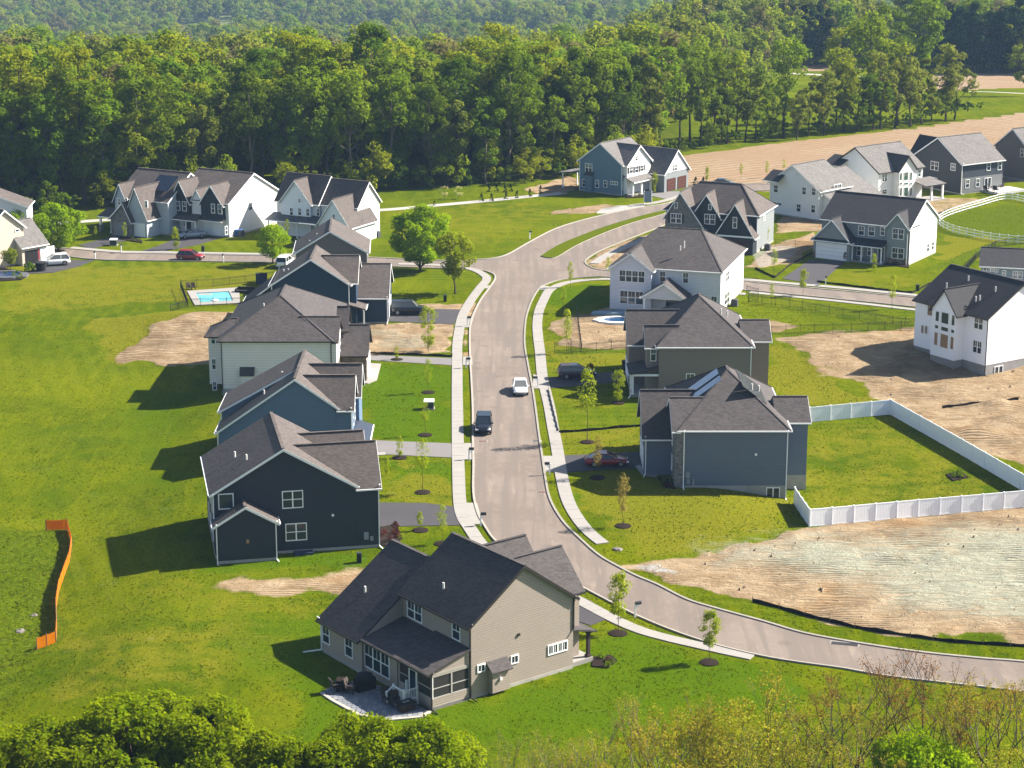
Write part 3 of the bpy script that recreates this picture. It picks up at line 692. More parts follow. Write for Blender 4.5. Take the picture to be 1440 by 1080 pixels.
        hips = [(0, A), (1, A if abs(A[0] - B[0]) < 1e-3 else B), (2, B), (3, B if abs(A[0] - B[0]) < 1e-3 else A)]
        for i, q in hips: mb.beam((c[i][0], c[i][1], c[i][2] + .02), (q[0], q[1], zr + .02), .22, .05)
        mb.beam((A[0], A[1], zr + .02), (B[0], B[1], zr + .02), .25, .05)
        s.part('ridge_cap', mb, roof or s.rm, None, ro)
        return s
    def shed(s, x0, x1, y0, y1, zlo, zhi, low, oh=.35, roof=None, wall=None, walls=False, z0=0.0, side_oh=.15, tm=None):
        """single slope; low = side ('W','E','S','N') of the lower edge"""
        roof = roof or s.rm; th = .16
        ext = {'W': (x0 - oh, x1, y0 - side_oh, y1 + side_oh), 'E': (x0, x1 + oh, y0 - side_oh, y1 + side_oh), 'S': (x0 - side_oh, x1 + side_oh, y0 - oh, y1), 'N': (x0 - side_oh, x1 + side_oh, y0, y1 + oh)}[low]
        run = (x1 - x0) if low in 'WE' else (y1 - y0); k = (zhi - zlo) / run; zl = zlo - k * oh
        X0, X1, Y0, Y1 = ext
        zz = lambda x, y: {'W': zl + k * (x - X0), 'E': zl + k * (X1 - x), 'S': zl + k * (y - Y0), 'N': zl + k * (Y1 - y)}[low]
        if walls:
            q = [(x0, y0), (x1, y0), (x1, y1), (x0, y1)]
            v = [(x, y, z0) for x, y in q] + [(x, y, zz(x, y) - .01) for x, y in q]
            s.part('wall', MB().add(v, [(0, 3, 2, 1), (4, 5, 6, 7), (0, 1, 5, 4), (1, 2, 6, 5), (2, 3, 7, 6), (3, 0, 4, 7)]), wall or s.wm)
        ro = s.part('roof', MB().slab([(x, y, zz(x, y) + th) for x, y in ((X0, Y0), (X1, Y0), (X1, Y1), (X0, Y1))], th - .01), roof)
        mb = MB()
        g = {'W': (X0 - .1, X0, Y0, Y1), 'E': (X1, X1 + .1, Y0, Y1), 'S': (X0, X1, Y0 - .1, Y0), 'N': (X0, X1, Y1, Y1 + .1)}[low]
        mb.box(*g, zl + .0, zl + .14); s.part('gutter', mb, tm or s.tm)
        return s
    def foundation(s, x0, x1, y0, y1, zt=.28, zb=-1.6, g=.02, mat=None):
        s.part('foundation', MB().box(x0 - g, x1 + g, y0 - g, y1 + g, zb, zt), mat or FOUND)
    # ---- fittings
    def frame(s, side, plane, a, z):
        rz = {'S': 0, 'E': R(90), 'N': R(180), 'W': R(-90)}[side]
        p = {'S': (a, plane, z), 'N': (a, plane, z), 'E': (plane, a, z), 'W': (plane, a, z)}[side]
        return p, rz
    def window(s, side, plane, a, z, w, h, nx=1, sash=True, muntin=True, trim=None, shutter=None, pane=None):
        """a = centre along the wall, z = sill. nx side-by-side units"""
        w = round(w * 20) / 20; h = round(h * 20) / 20
        tm = trim or WHITE; gl = pane or GLASS
        key = ('win', w, h, nx, sash, muntin, tm.name)
        if key not in MCACHE:
            mb = MB(); c = .09; d = .07
            mb.box(-w / 2 - c, w / 2 + c, -d, 0.05, -c, 0.0).box(-w / 2 - c, w / 2 + c, -d, 0.05, h, h + c)
            mb.box(-w / 2 - c, -w / 2, -d, 0.05, 0, h).box(w / 2, w / 2 + c, -d, 0.05, 0, h)
            uw = w / nx
            for i in range(1, nx): x = -w / 2 + i * uw; mb.box(x - .06, x + .06, -d + .01, .05, 0, h)
            if sash: mb.box(-w / 2, w / 2, -d + .015, .05, h / 2 - .035, h / 2 + .035)
            if muntin:
                for i in range(nx): x = -w / 2 + (i + .5) * uw; mb.box(x - .018, x + .018, -d + .03, .05, h / 2 if sash else 0, h)
            MCACHE[key] = mb.mesh('window', tm)
        key2 = ('pane', w, h, gl.name)
        if key2 not in MCACHE: MCACHE[key2] = MB().box(-w / 2, w / 2, -.02, .06, 0, h).mesh('pane', gl)
        p, rz = s.frame(side, plane, a, z)
        o = link('window', MCACHE[key], s.root, p, rz); link('pane', MCACHE[key2], o)
        if shutter:
            k3 = ('shut', h, shutter.name)
            if k3 not in MCACHE: MCACHE[k3] = MB().box(-.2, .2, -.05, .02, 0, h).mesh('shutter', shutter)
            for sg in (-1, 1):
                q = link('shutter', MCACHE[k3], o); q.location = (sg * (w / 2 + .31), 0, 0)
        return o
    def win(s, side, plane, box, nx=1, **k):
        """window read off the photograph: box = (x0, y0, x1, y1) picture points of its outer frame"""
        x0, y0, x1, y1 = box; cx, cy = (x0 + x1) / 2, (y0 + y1) / 2
        a0, _ = s.pl(x0, cy, side, plane); a1, _ = s.pl(x1, cy, side, plane); a, _ = s.pl(cx, cy, side, plane)
        _, z0 = s.pl(cx, y1, side, plane); _, z1 = s.pl(cx, y0, side, plane)
        return s.window(side, plane, a, z0 + .09, max(.4, abs(a1 - a0) - .18), max(.35, z1 - z0 - .18), nx, **k)
    def garage(s, side, plane, a, z, w, h=2.2, mat=None):
        m = mat or WHITE
        mb = MB(); n = 4
        for i in range(n): mb.box(-w / 2 + .0, w / 2, -.05, .03, i * h / n + .015, (i + 1) * h / n - .015)
        mb.box(-w / 2 - .12, -w / 2 - .0, -.08, .03, 0, h + .12).box(w / 2, w / 2 + .12, -.08, .03, 0, h + .12).box(-w / 2, w / 2, -.08, .03, h, h + .12)
        mb2 = MB().box(-w / 2, w / 2, -.035, .02, 0, h)
        p, rz = s.frame(side, plane, a, z)
        o = mb.build('garage_door', m, s.root, p, rz)
        return o
    def door(s, side, plane, a, z, w=.95, h=2.1, mat=None):
        p, rz = s.frame(side, plane, a, z)
        mb = MB().box(-w / 2 - .12, -w / 2, -.07, .03, 0, h + .12).box(w / 2, w / 2 + .12, -.07, .03, 0, h + .12).box(-w / 2, w / 2, -.07, .03, h, h + .12)
        o = MB().box(-w / 2, w / 2, -.045, .03, 0, h).build('door', mat or plain('dark_door', (.03, .03, .035), .4), s.root, p, rz)
        mb.build('door_frame', WHITE, o)
        return o
    def downspout(s, x, y, zt, zb=.05, dx=0, dy=-1, tm=None, foot=.8):
        mb = MB().beam((x, y, zt), (x, y, zb + .1), .1, .09).beam((x, y, zb + .12), (x + dx * foot, y + dy * foot, zb + .02), .1, .09)
        mb.beam((x + dx * -.0, y, zt), (x + dx * .3, y + dy * .3, zt + .28), .1, .09)
        return s.part('downspout', mb, tm or s.tm)
    def vent(s, x, y, z, h=.55):
        return s.part('vent_pipe', MB().tube((x, y, z - .3), (x, y, z + h), .09, n=8), plain('vent_white', (.6, .58, .56), .5))
    def post(s, x, y, z0, z1, w=.18, mat=None):
        mb = MB().box(x - w / 2, x + w / 2, y - w / 2, y + w / 2, z0, z1).box(x - w * .8, x + w * .8, y - w * .8, y + w * .8, z0, z0 + .2).box(x - w * .75, x + w * .75, y - w * .75, y + w * .75, z1 - .15, z1)
        return s.part('porch_post', mb, mat or WHITE)
    def corner(s, x, y, z0, z1, w=.13, mat=None):
        return s.part('corner_board', MB().box(x - w, x + w * 0 + .02, y - .02, y + w, z0, z1), mat or s.tm)
    def ac(s, x, y, z=0):
        o = s.part('air_conditioner', MB().box(x - .45, x + .45, y - .45, y + .45, z + .08, z + .95).box(x - .5, x + .5, y - .5, y + .5, z, z + .08), plain('ac_grey', (.08, .08, .085), .5))
        s.part('fan_grille', MB().tube((x, y, z + .95), (x, y, z + 1.0), .36, n=10), BLACKMETAL, None, o); return o
    def panel(s, name, side, plane, a0, a1, z0, z1, mat, t=.04, label=None):
        p, rz = s.frame(side, plane, (a0 + a1) / 2, z0); w = abs(a1 - a0)
        o = MB().box(-w / 2, w / 2, -t, .03, 0, z1 - z0).build(name, mat, s.root, p, rz)
        if label: o['label'] = label
        return o
def solve_len(C, ang, px, z):
    """distance along a heading from C (world, height z) until the picture column px is reached"""
    lo, hi = 0.0, 60.0; f = lambda t: proj(C.x + t * math.cos(R(ang)), C.y + t * math.sin(R(ang)), z)[0] - px
    s0 = f(0.0)
    for _ in range(50):
        m = (lo + hi) / 2
        if (f(m) > 0) == (s0 > 0): lo = m
        else: hi = m
    return lo
ROOF_D = shingle('charcoal_shingles', (0.062, 0.055, 0.055), (.010, .006, .004))
ROOF_B = shingle('brown_shingles', (0.086, 0.073, 0.068), (.014, .008, .005))
ROOF_G = shingle('grey_shingles', (0.135, 0.125, 0.120), (.01, .008, .006))
ROOF_K = shingle('black_shingles', (0.030, 0.029, 0.033))
S_TAN = siding('tan_siding', (0.47, 0.395, 0.335)); S_NAVY = siding('navy_siding', (0.034, 0.045, 0.066)); S_BLUE = siding('blue_siding', (0.145, 0.225, 0.350))
S_TEAL = siding('deep_blue_siding', (0.014, 0.046, 0.088)); S_CREAM = siding('cream_siding', (0.80, 0.73, 0.69)); S_TAUPE = siding('taupe_siding', (0.30, 0.25, 0.21))
S_SLATE = siding('slate_blue_siding', (0.165, 0.205, 0.275)); S_LILAC = siding('pale_grey_siding', (0.62, 0.62, 0.68)); S_WHITE = siding('white_siding', (0.76, 0.75, 0.74))
S_GREY = siding('grey_siding', (0.30, 0.33, 0.34)); S_CHAR = siding('charcoal_siding', (0.070, 0.074, 0.084)); S_BLU2 = siding('steel_blue_siding', (0.150, 0.250, 0.330))
S_GBROWN = siding('grey_brown_siding', (0.21, 0.185, 0.175)); S_BEIGE = siding('beige_siding', (0.55, 0.47, 0.39)); S_BATTEN = siding('white_batten', (0.70, 0.73, 0.76), .4, 'bat'); S_INK = siding('ink_batten', (0.020, 0.030, 0.042), .4, 'bat')
S_WRAP = plain('house_wrap_white', (0.80, 0.80, 0.83), .6, .3, vary=.04, sc_=.4)
STONE_G = stone('grey_stone', ((.13, .125, .13), (.22, .21, .205), (.31, .29, .27))); STONE_B = stone('brown_stone', ((.11, .075, .05), (.24, .17, .11), (.34, .26, .18)))
SCREEN = plain('insect_screen', (.030, .029, .028), .6); PLY = plain('plywood', (.36, .22, .12), .8, vary=.25, sc_=1.5); WROOF = plain('dark_metal_roof', (.035, .04, .055), .35, .5)
# ================================================================ THE HOUSES
# --- tan house nearest the camera
h = House('tan_house', 'tan two storey house nearest the camera with a screened back porch', (-6.2, 148.4), 37.2, S_TAN, ROOF_D, DARKTRIM)
h.gable('y', 3.7, 14.0, 6.2, 6.2, 8.85, 9.92, 0, 9.3)
h.gable('y', -.35, 13.2, 2.95, 3.4, 6.9, 8.05, 9.3, 15.3, rk=(0, None), trim=True)
h.shed(-.05, 3.7, 4.7, 9.3, 3.02, 3.95, 'W', walls=True, oh=.38, side_oh=.0)
h.shed(-.05, 3.7, 0, 4.6, 3.1, 4.15, 'W', oh=.42, side_oh=.12)
h.gable('x', 1.2, 6.6, 6.2, 6.2, 3.9, 8.9, 9.5, 15.6, rk=(0, .3))
h.gable('x', 6.4, 10.6, 6.2, 6.0, 8.5, 8.6, 9.5, 15.4, rk=(0, .3))
h.foundation(-.0, 13.9, 0, 9.3); h.foundation(-.35, 13.0, 9.3, 15.3)
h.foundation(0.0, 3.7, 0.0, 4.6, .3)
# screened porch
h.part('knee_wall', MB().box(-.0, .12, .0, 4.6, .3, .95).box(.12, 3.7, 0, .12, .3, .95), S_TAN)
h.part('porch_beam', MB().box(0, .14, 0, 4.6, 2.72, 3.0).box(.14, 3.7, 0, .14, 2.72, 3.0), plain('tan_trim', (.36, .33, .29)))
h.part('porch_gable', MB().add([(.02, .06, 3.0), (3.7, .06, 3.0), (3.7, .06, 4.15), (.02, .06, 3.13), (.02, .16, 3.0), (3.7, .16, 3.0), (3.7, .16, 4.15), (.02, .16, 3.13)], [(0, 1, 2, 3), (7, 6, 5, 4), (0, 4, 5, 1), (1, 5, 6, 2), (2, 6, 7, 3), (3, 7, 4, 0)]), S_TAN)
GRAYTRIM = plain('grey_porch_trim', (.42, .40, .38), .6)
for x, y in ((.07, .07), (1.9, .07), (3.62, .07), (.07, 2.0), (.07, 3.1), (.07, 4.5)):
    h.part('porch_post', MB().box(x - .07, x + .07, y - .07, y + .07, .95 if y != 2.0 and y != 3.1 else .35, 2.72), WHITE if x < .1 and y < .1 else GRAYTRIM)
h.part('porch_rail', MB().box(.14, 3.6, .03, .11, 1.72, 1.8).box(.03, .11, .14, 1.95, 1.72, 1.8).box(.03, .11, 3.2, 4.4, 1.72, 1.8).box(.14, 3.6, .0, .13, .95, 1.02).box(.0, .13, .14, 4.5, .95, 1.02), GRAYTRIM)

for b in ((.14, 1.83, .055, .075), (1.97, 3.55, .055, .075), (.055, .075, .14, 1.93), (.055, .075, 3.17, 4.45)): h.part('insect_screen', MB().box(*b, 1.02, 2.72), SCREEN)
h.part('porch_floor', MB().box(.12, 3.7, .12, 4.6, .28, .4), GRAYTRIM)
dd = h.door('W', .03, 2.55, .4, .85, 2.15, GLASS)
# white stair rail by the porch door
mb = MB(); 
for x, y, zt in ((-.1, 3.3, 1.5), (-.1, 1.85, 1.5), (-1.35, 3.3, 1.5), (-1.35, 1.85, 1.5), (-2.0, 3.3, 1.05)): mb.box(x - .07, x + .07, y - .07, y + .07, 0, zt)
for a, b in (((-.1, 1.85), (-1.35, 1.85)), ((-1.35, 1.85), (-1.35, 3.3))): mb.beam((*a, 1.35), (*b, 1.35), .08, .09).beam((*a, .55), (*b, .55), .08, .08)
mb.beam((-1.35, 3.3, 1.35), (-2.0, 3.3, .95), .08, .09)
for k in range(8): mb.box(-.2 - k * .15, -.16 - k * .15, 1.83, 1.87, .55, 1.35).box(-1.37, -1.33, 1.98 + k * .16, 2.02 + k * .16, .55, 1.35)
h.part('stair_rail', mb, WHITE); h.part('steps', MB().box(-1.4, 0, 1.85, 3.3, .0, .36).box(-1.7, -1.4, 1.85, 3.3, 0, .18), GRAYTRIM)
for b in ((454, 880, 464, 905), (485.5, 895, 496.5, 924)): h.win('W', -.35, b)
h.win('W', -.05, (513, 910, 548, 946), 3)
h.win('W', 3.7, (573, 847, 594, 872), 2); h.win('W', 3.7, (636, 874, 648, 900))
h.win('S', 0, (671, 934, 682, 945), sash=False); h.win('S', 0, (718, 921, 729, 933), sash=False); h.win('S', 0, (770, 904, 798, 918), 4, sash=False)
a0, z0 = h.pl(690, 976, 'S', -.35); a1, _ = h.pl(714, 970, 'S', -.35); 
h.part('fireplace_box', MB().box(a0, a1, -.62, 0, .25, 2.05), S_TAN); h.part('box_roof', MB().slab([(a0 - .18, -.85, 2.05), (a1 + .18, -.85, 2.05), (a1 + .18, 0, 2.75), (a0 - .18, 0, 2.75)], .1), ROOF_D)
h.part('flue_cap', MB().tube((a0 + .75, -.62, 1.35), (a0 + .75, -.78, 1.35), .14, n=8), plain('vent_white', (.6, .58, .56)))
h.part('wall_vent', MB().box(8.3, 8.55, -.1, 0, 4.2, 4.4), DARKTRIM)
h.shed(14.0, 16.2, .2, 5.5, 2.6, 3.2, 'E', oh=.3); h.part('porch_floor', MB().box(14, 16.3, .2, 5.5, .0, .38), CONC)
for y in (.5, 5.2): h.post(16.0, y, .38, 2.6, .26, plain('dark_post', (.05, .035, .03)))
h.part('porch_table', MB().tube((15.1, 2.0, 1.05), (15.1, 2.0, 1.1), .7, n=14).tube((15.1, 2.0, .38), (15.1, 2.0, 1.05), .06), CONC)
h.vent(5.0, 5.4, 7.3); h.vent(2.6, 13.2, 5.2)
h.downspout(3.66, -.06, 6.1, .1, 0, -1); h.downspout(-.05, -.06, 3.0, .05, 0, -1); h.downspout(-.43, 15.3, 2.9, .1, -1, .5, WHITE, 1.4); h.downspout(14.0, -.06, 6.1, 3.3, 0, -1, foot=.2)

# --- dark navy house, front of the left row
h = House('navy_house', 'dark navy house with white trim, nearest of the left row', (-22.2, 184.4), 11.5, S_NAVY, ROOF_B)
h.gable('y', -5.7, 7.5, 6.3, 6.3, .9, 10.2, 0, 12.2)
h.gable('x', .0, 6.4, 6.2, 6.2, 3.2, 9.45, 7.52, 9.75, rk=(0, .3), v0=(7.6, 2.1, 7.6)); h.gable('x', 6.4, 11.4, 6.2, 6.2, 8.9, 8.9, 7.52, 9.3, rk=(0, .3), v0=(7.6, 3.0, 7.6))
h.gable('y', -5.6, -.15, 3.75, 3.75, -2.9, 5.35, -1.75, .3, rk=(.25, 0))
h.foundation(-5.7, 9.75, 0, 12.2); h.foundation(-5.6, -.15, -1.75, 0, .29)
h.win('S', 0, (307, 694, 328.5, 716), sash=False, muntin=False); h.win('S', 0, (396.5, 690, 426.5, 714.5), 2, muntin=False); h.win('S', 0, (401.5, 735.5, 431.5, 760), 2, muntin=False)
h.part('porch_lamp', MB().box(-2.9, -2.65, -1.9, -1.75, 1.9, 2.25), plain('lamp_brass', (.45, .28, .12), .4)); h.part('wall_vent', MB().tube((5.4, -.12, 3.5), (5.4, .0, 3.5), .13, n=8), WHITE)
h.part('meter_box', MB().box(8.3, 8.75, -.2, 0, .9, 1.6).box(8.9, 9.2, -.18, 0, .75, 1.15), plain('meter_grey', (.3, .33, .36), .5)); h.part('window_well', MB().box(1.6, 3.4, -.9, 0, -.1, .22), plain('well_blue', (.03, .05, .09)))
h.downspout(9.78, -.06, 6.1, .05, .3, -1); h.downspout(-5.72, -.05, 6.1, 3.9, 0, -1, foot=.1); h.downspout(-5.62, -1.82, 3.7, .02, 0, -1, foot=.3); h.downspout(-.12, -1.82, 3.7, .02, .3, -1, foot=.5)
for y in (2.2, 5.0, 8.5): h.window('W', -5.7, y, 1.1, .9, 1.5); h.window('W', -5.7, y + .3, 3.9, .9, 1.5)
for y in (1.8, 4.4, 8.8): h.window('E', 9.75, y, 3.8, .9, 1.5)
h.garage('E', 9.75, 3.2, .1, 4.8); h.vent(-2.3, 3.0, 8.5); h.vent(-3.2, 5.8, 8.0)

# --- blue gabled house
h = House('blue_house', 'blue gabled house between the navy house and the cream house', (-31.7, 212.7), 0.5, S_BLUE, ROOF_B)
h.gable('y', .3, 12.9, 3.7, 6.4, 8.6, 9.45, 0, 4.6)
h.gable('y', .1, 12.9, 4.75, 6.4, 8.6, 9.47, 4.6, 12.0, rk=(.3, .3))
h.gable('x', 0, 5.6, 6.3, 6.3, 2.8, 9.05, 12.92, 14.6, rk=(0, .3), v0=(13.0, 9.2, 13.0)); h.gable('x', 5.6, 10.6, 6.3, 6.3, 8.1, 8.95, 12.92, 15.0, rk=(0, .3), v0=(13.0, 9.3, 13.0))
h.shed(14.6, 16.3, -1.5, 5.8, 2.7, 3.3, 'E', roof=WROOF, oh=.2); h.foundation(.3, 14.6, 0, 12)
for y in (-1.2, 5.5): h.post(16.1, y, 0, 2.7)
h.downspout(14.55, -.06, 6.2, .1); h.downspout(.2, -.06, 3.6, .1, -1, 0); h.downspout(.0, 4.5, 4.6, .1, -1, 0)
for y in (1.6, 4.2, 8.2): h.window('E', 14.6, y, 4.0, .9, 1.5)
h.garage('E', 14.6, 8.0, .1, 4.6); h.vent(5.0, 2.6, 7.1); h.vent(6.6, 6.5, 8.1); h.window('W', .3, 2, 1.0, .9, 1.4)

# --- cream house with hipped roof
h = House('cream_house', 'cream sided house with dark hipped roof beside the sandy bank', (-35.2, 243.1), 0, S_CREAM, ROOF_D, DARKTRIM)
h.hip(0, 13.3, 0, 20, 6.2, None, 3.95, ((6.6, 6.9), (6.6, 13.2)))
h.gable('x', .0, 7.0, 6.2, 6.2, 3.5, 8.3, 13.32, 13.95, rk=(0, .3), v0=(13.5, 9.2, 13.0))
h.hip(-2.0, 1.0, 3.2, 8.2, 6.0, None, 1.6, ((.6, 5.6), (1.4, 5.6)))
h.gable('x', 7.0, 12.0, 6.0, 6.0, 9.5, 8.2, 13.32, 14.6, rk=(0, .3), wall=STONE_B)
h.gable('x', 4.6, 11.6, 3.4, 3.4, 8.1, 6.2, 13, 17.2, rk=(0, .3), wall=STONE_B); h.foundation(0, 13.9, 0, 20)
for b in ((297.2, 471, 302.5, 484), (298, 504, 303.7, 520), (299.3, 536, 304.4, 549)): h.win('S', 3.2, b)
for z in (1.0, 3.9): h.window('W', -2.0, 5.6, z, 1.8, 1.5, 2)
h.part('fireplace_box', MB().box(2.35, 3.85, -.6, 0, .15, 2.1), S_CREAM); h.part('box_roof', MB().slab([(2.2, -.75, 2.1), (4.0, -.75, 2.1), (4.0, 0, 3.0), (2.2, 0, 3.0)], .1), ROOF_D); h.part('flue_grille', MB().box(2.8, 3.35, -.68, -.6, 1.15, 1.55), plain('vent_white', (.6, .58, .56)))
h.downspout(.03, -.06, 6.0, .1); h.downspout(13.3, -.06, 6.0, .1); h.panel('stone_front', 'E', 13.95, .2, 6.8, .2, 3.2, STONE_B)
for y in (1.8, 5.0): h.window('E', 13.95, y, 3.9, .95, 1.5); h.window('E', 14.0, y, .9, .95, 1.5)
h.garage('E', 17.2, 8.1, .1, 4.8); h.vent(4.6, 6.0, 9.0); h.window('S', 4.6, 15.6, .9, .8, 1.3)
# --- deep blue house with saltbox and garage wing
h = House('deep_blue_house', 'deep blue gabled house with a garage wing, beside the swimming pool', (-32.7, 275.5), 0, S_TEAL, ROOF_B)
h.gable('y', 0, 10.5, 6.1, 6.2, 5.4, 9.6, 0, 9.0)
h.gable('y', -4.3, .6, 2.7, 6.15, .3, 6.2, 1.0, 8.5, oh=.3, rk=(.25, .25))
h.gable('x', 1.0, 8.6, 6.3, 6.3, 4.8, 9.1, 10.52, 11.4, rk=(0, .3), v0=(10.6, 6.4, 10.6)); h.gable('x', 3.2, 13.6, 3.7, 3.7, 8.4, 7.2, 9, 15.5, rk=(0, .3))
h.shed(10.5, 12.6, -.6, 3.1, 2.8, 3.4, 'E', oh=.2); h.post(12.5, -.4, 0, 2.8); h.foundation(0, 15.5, 3.2, 13.6, .2); h.foundation(0, 10.5, 0, 9, .2)
h.garage('E', 15.5, 8.4, .1, 5); h.downspout(10.5, -.06, 6.1, .1); h.downspout(15.5, 3.14, 3.6, .1); h.downspout(0, -.06, 6.0, 4.0, foot=.2)
for y in (2.2, 5.8): h.window('E', 11.0, y, 4.0, .9, 1.5)
h.vent(2.0, 3, 7.2); h.vent(1.2, 4.5, 6.8); h.window('S', 1.0, -2.0, 1.0, .9, 1.3)
# --- grey brown house behind it
h = House('grey_brown_house', 'grey brown gabled house at the corner of the left cross street', (-31.7, 298.0), 3, S_GBROWN, ROOF_B)
h.gable('y', 0, 10.4, 6.0, 6.0, 5.05, 9.1, 0, 10); h.foundation(0, 10.4, 0, 10, .25)
for y in (2, 5, 8): h.window('W', 0, y, 3.9, .9, 1.4); h.window('W', 0, y, 1.0, .9, 1.4); h.window('E', 10.4, y, 3.9, .9, 1.4)
h.shed(-2.4, 0, 1, 6, 2.7, 3.3, 'W'); h.post(-2.2, 1.2, 0, 2.7); h.post(-2.2, 5.8, 0, 2.7); h.vent(3.0, 4, 7.6); h.vent(2.0, 1.8, 7.0)
h.downspout(0, -.06, 6.0, .1, -1, 0)

def corner_house(name, label, cpx, zc, phi, px_r, px_l, wall, roof, trim=WHITE, cat='house', z=0.0):
    """house located by its near eave corner; x runs along the right-hand wall, y along the left-hand wall"""
    C = at(*cpx, zc + z); h = House(name, label, (C.x, C.y), phi, wall, roof, trim, z, cat)
    h.D = solve_len(C, phi, px_r, zc); h.L = solve_len(C, phi + 90, px_l, zc); return h

# --- dark and white house with two front gables
h = corner_house('white_and_navy_house', 'white house with dark navy front gables and a double white garage, backed by the wood', (321, 286), 5.8, 62, 391, 246, S_WHITE, ROOF_B)
D, L = min(h.D, 15.5), h.L
h.gable('y', 0, D, 5.8, 5.8, D / 2, 9.7, 0, L); h.foundation(0, D, 0, L, .25)
yr0, yr1 = h.pl(317, 300, 'W', 0)[0], h.pl(287, 300, 'W', 0)[0]
h.gable('x', yr0, yr1, 5.7, 5.7, (yr0 + yr1) / 2, 8.6, -.8, 4, wall=S_INK, rk=(.3, 0), z0=2.9)
yl0, yl1 = h.pl(270, 300, 'W', 0)[0], h.pl(246, 300, 'W', 0)[0]
h.gable('x', yl0, yl1, 5.7, 5.7, (yl0 + yl1) / 2, 8.9, -.8, 4, wall=S_INK, rk=(.3, 0), z0=2.9)
h.part('gable_panel', MB().add([(-.86, yl0 + .3, 5.8), (-.86, yl1 - .3, 5.8), (-.86, (yl0 + yl1) / 2, 8.3), (-.8, yl0 + .3, 5.8), (-.8, yl1 - .3, 5.8), (-.8, (yl0 + yl1) / 2, 8.3)], [(0, 1, 2), (5, 4, 3), (0, 3, 4, 1), (1, 4, 5, 2), (2, 5, 3, 0)]), S_INK)
h.gable('x', (yr1 + .2), yl0 - .2, 5.8, 5.8, (yr1 + yl0) / 2, 7.6, -.2, 4, wall=S_WHITE, rk=(.2, 0))
h.shed(-2.0, 0, yr1 + .2, L, 2.7, 3.4, 'W'); h.shed(-.9, 0, yr0, yr1, 2.8, 3.3, 'W', oh=.3)
for y in (yr1 + .5, yl0, L - .3): h.post(-1.9, y, 0, 2.7)
for b in ((247.5, 283, 253.5, 296), (256.5, 283, 262.5, 297)): h.win('W', -.8, b)
h.win('W', 0, (275, 285, 280, 296))
for b in ((297, 286.5, 302.5, 300), (306.5, 287, 312.5, 301)): h.win('W', -.8, b)
for b in ((248, 306, 254, 319), (258, 308, 262.5, 319)): h.win('W', 0, b)
h.door('W', 0, h.pl(266, 318, 'W', 0)[0], .2)
for p in (289.5, 305): h.garage('W', 0, h.pl(p, 325, 'W', 0)[0], .1, 2.5)
h.win('S', 0, (349, 284, 355, 296)); h.win('S', 0, (316, 318, 320, 330)); h.ac(2.0, -.9); h.downspout(0, -.06, 5.7, .1)
# --- grey and stone house left of it
h = corner_house('grey_stone_gabled_house', 'grey house with stone garage gables and corner porch backed by the wood', (236, 284), 5.7, 62, 262, 165, siding('pale_blue_siding', (.42, .46, .50)), ROOF_B)
L = h.L; D = 12.5
h.gable('y', 0, D, 5.7, 5.7, D / 2, 9.6, 0, L); h.foundation(0, D, 0, L, .25)
g0, g1 = h.pl(224, 300, 'W', 0)[0], h.pl(200, 300, 'W', 0)[0]
h.gable('x', g0, g1 + .6, 3.6, 3.6, (g0 + g1) / 2 + .3, 8.2, -3.5, 5, rk=(.3, 0))
h.gable('x', g0 + (g1 - g0) * .75, g1 + 3.2, 3.0, 3.0, g1 + .5, 5.6, -4.4, 0, wall=STONE_G, rk=(.3, 0))
y0, y1 = h.pl(181, 290, 'W', 0)[0], L
h.gable('x', y0, y1, 5.6, 5.6, (y0 + y1) / 2, 8.0, -.7, 4, rk=(.3, 0))
h.shed(-2.6, 0, g1 + 3.2, L + 2.0, 2.7, 3.5, 'W'); h.part('rooftop_solar_array', MB().slab([(1.2, g1 - 4.5, 7.2), (4.6, g1 - 4.5, 9.3), (4.6, g1 - .5, 9.3), (1.2, g1 - .5, 7.2)], .05), plain('solar_black', (.012, .016, .03), .2, .6))
for y in (g1 + 3.6, (g1 + L) / 2 + 2, L + 1.8): h.post(-2.5, y, 0, 2.7, .3, WHITE)
h.part('stone_pier', MB().box(-2.75, -2.25, L + 1.5, L + 2.05, 0, 1.2), STONE_G)
for b in ((165.5, 278.5, 169.5, 288.5), (174, 278.5, 179.5, 288.5)): h.win('W', -.7, b)
for b in ((184.5, 279, 190, 288), (174, 301, 179, 312), (183.5, 302, 190, 315)): h.win('W', 0, b)
h.win('W', -3.5, (204.5, 282, 207.5, 292)); h.garage('W', -4.4, g1 + 1.2, .1, 2.5, mat=plain('garage_grey', (.25, .26, .28), .5)); h.garage('W', -3.5, g0 + 1.8, .1, 2.6)
# --- white house with black porch roof
h = corner_house('white_porch_house', 'white house with black porch roof and projecting garage gable near the wood', (502.5, 290.6), 5.8, 62, 533.5, 391, S_WHITE, ROOF_B)
D, L = h.D, h.L
h.gable('y', 0, D, 5.8, 5.8, D / 2, 9.3, 0, L * .47); h.gable('y', -.4, D, 5.8, 5.8, D / 2 - .2, 9.7, L * .47, L); h.foundation(0, D, 0, L, .25)
y0, y1 = h.pl(441, 285, 'W', 0)[0], h.pl(400, 285, 'W', 0)[0]
h.gable('x', y0, y1, 5.8, 5.8, (y0 + y1) / 2, 9.3, -1.0, 5, wall=S_BATTEN, rk=(.3, 0))
y2, y3 = h.pl(493, 320, 'W', -4)[0], h.pl(450, 320, 'W', -4)[0]
h.gable('x', y2, y3, 3.3, 3.3, (y2 + y3) / 2, 7.4, -4.5, 4, wall=S_BATTEN, rk=(.3, 0))
h.shed(-2.8, -.4, y3 - .5, L + .5, 2.75, 3.5, 'W', roof=WROOF)
for y in (y3 - .2, (y3 + L) / 2, L * .9, L + .3): h.post(-2.6, y, 0, 2.75)
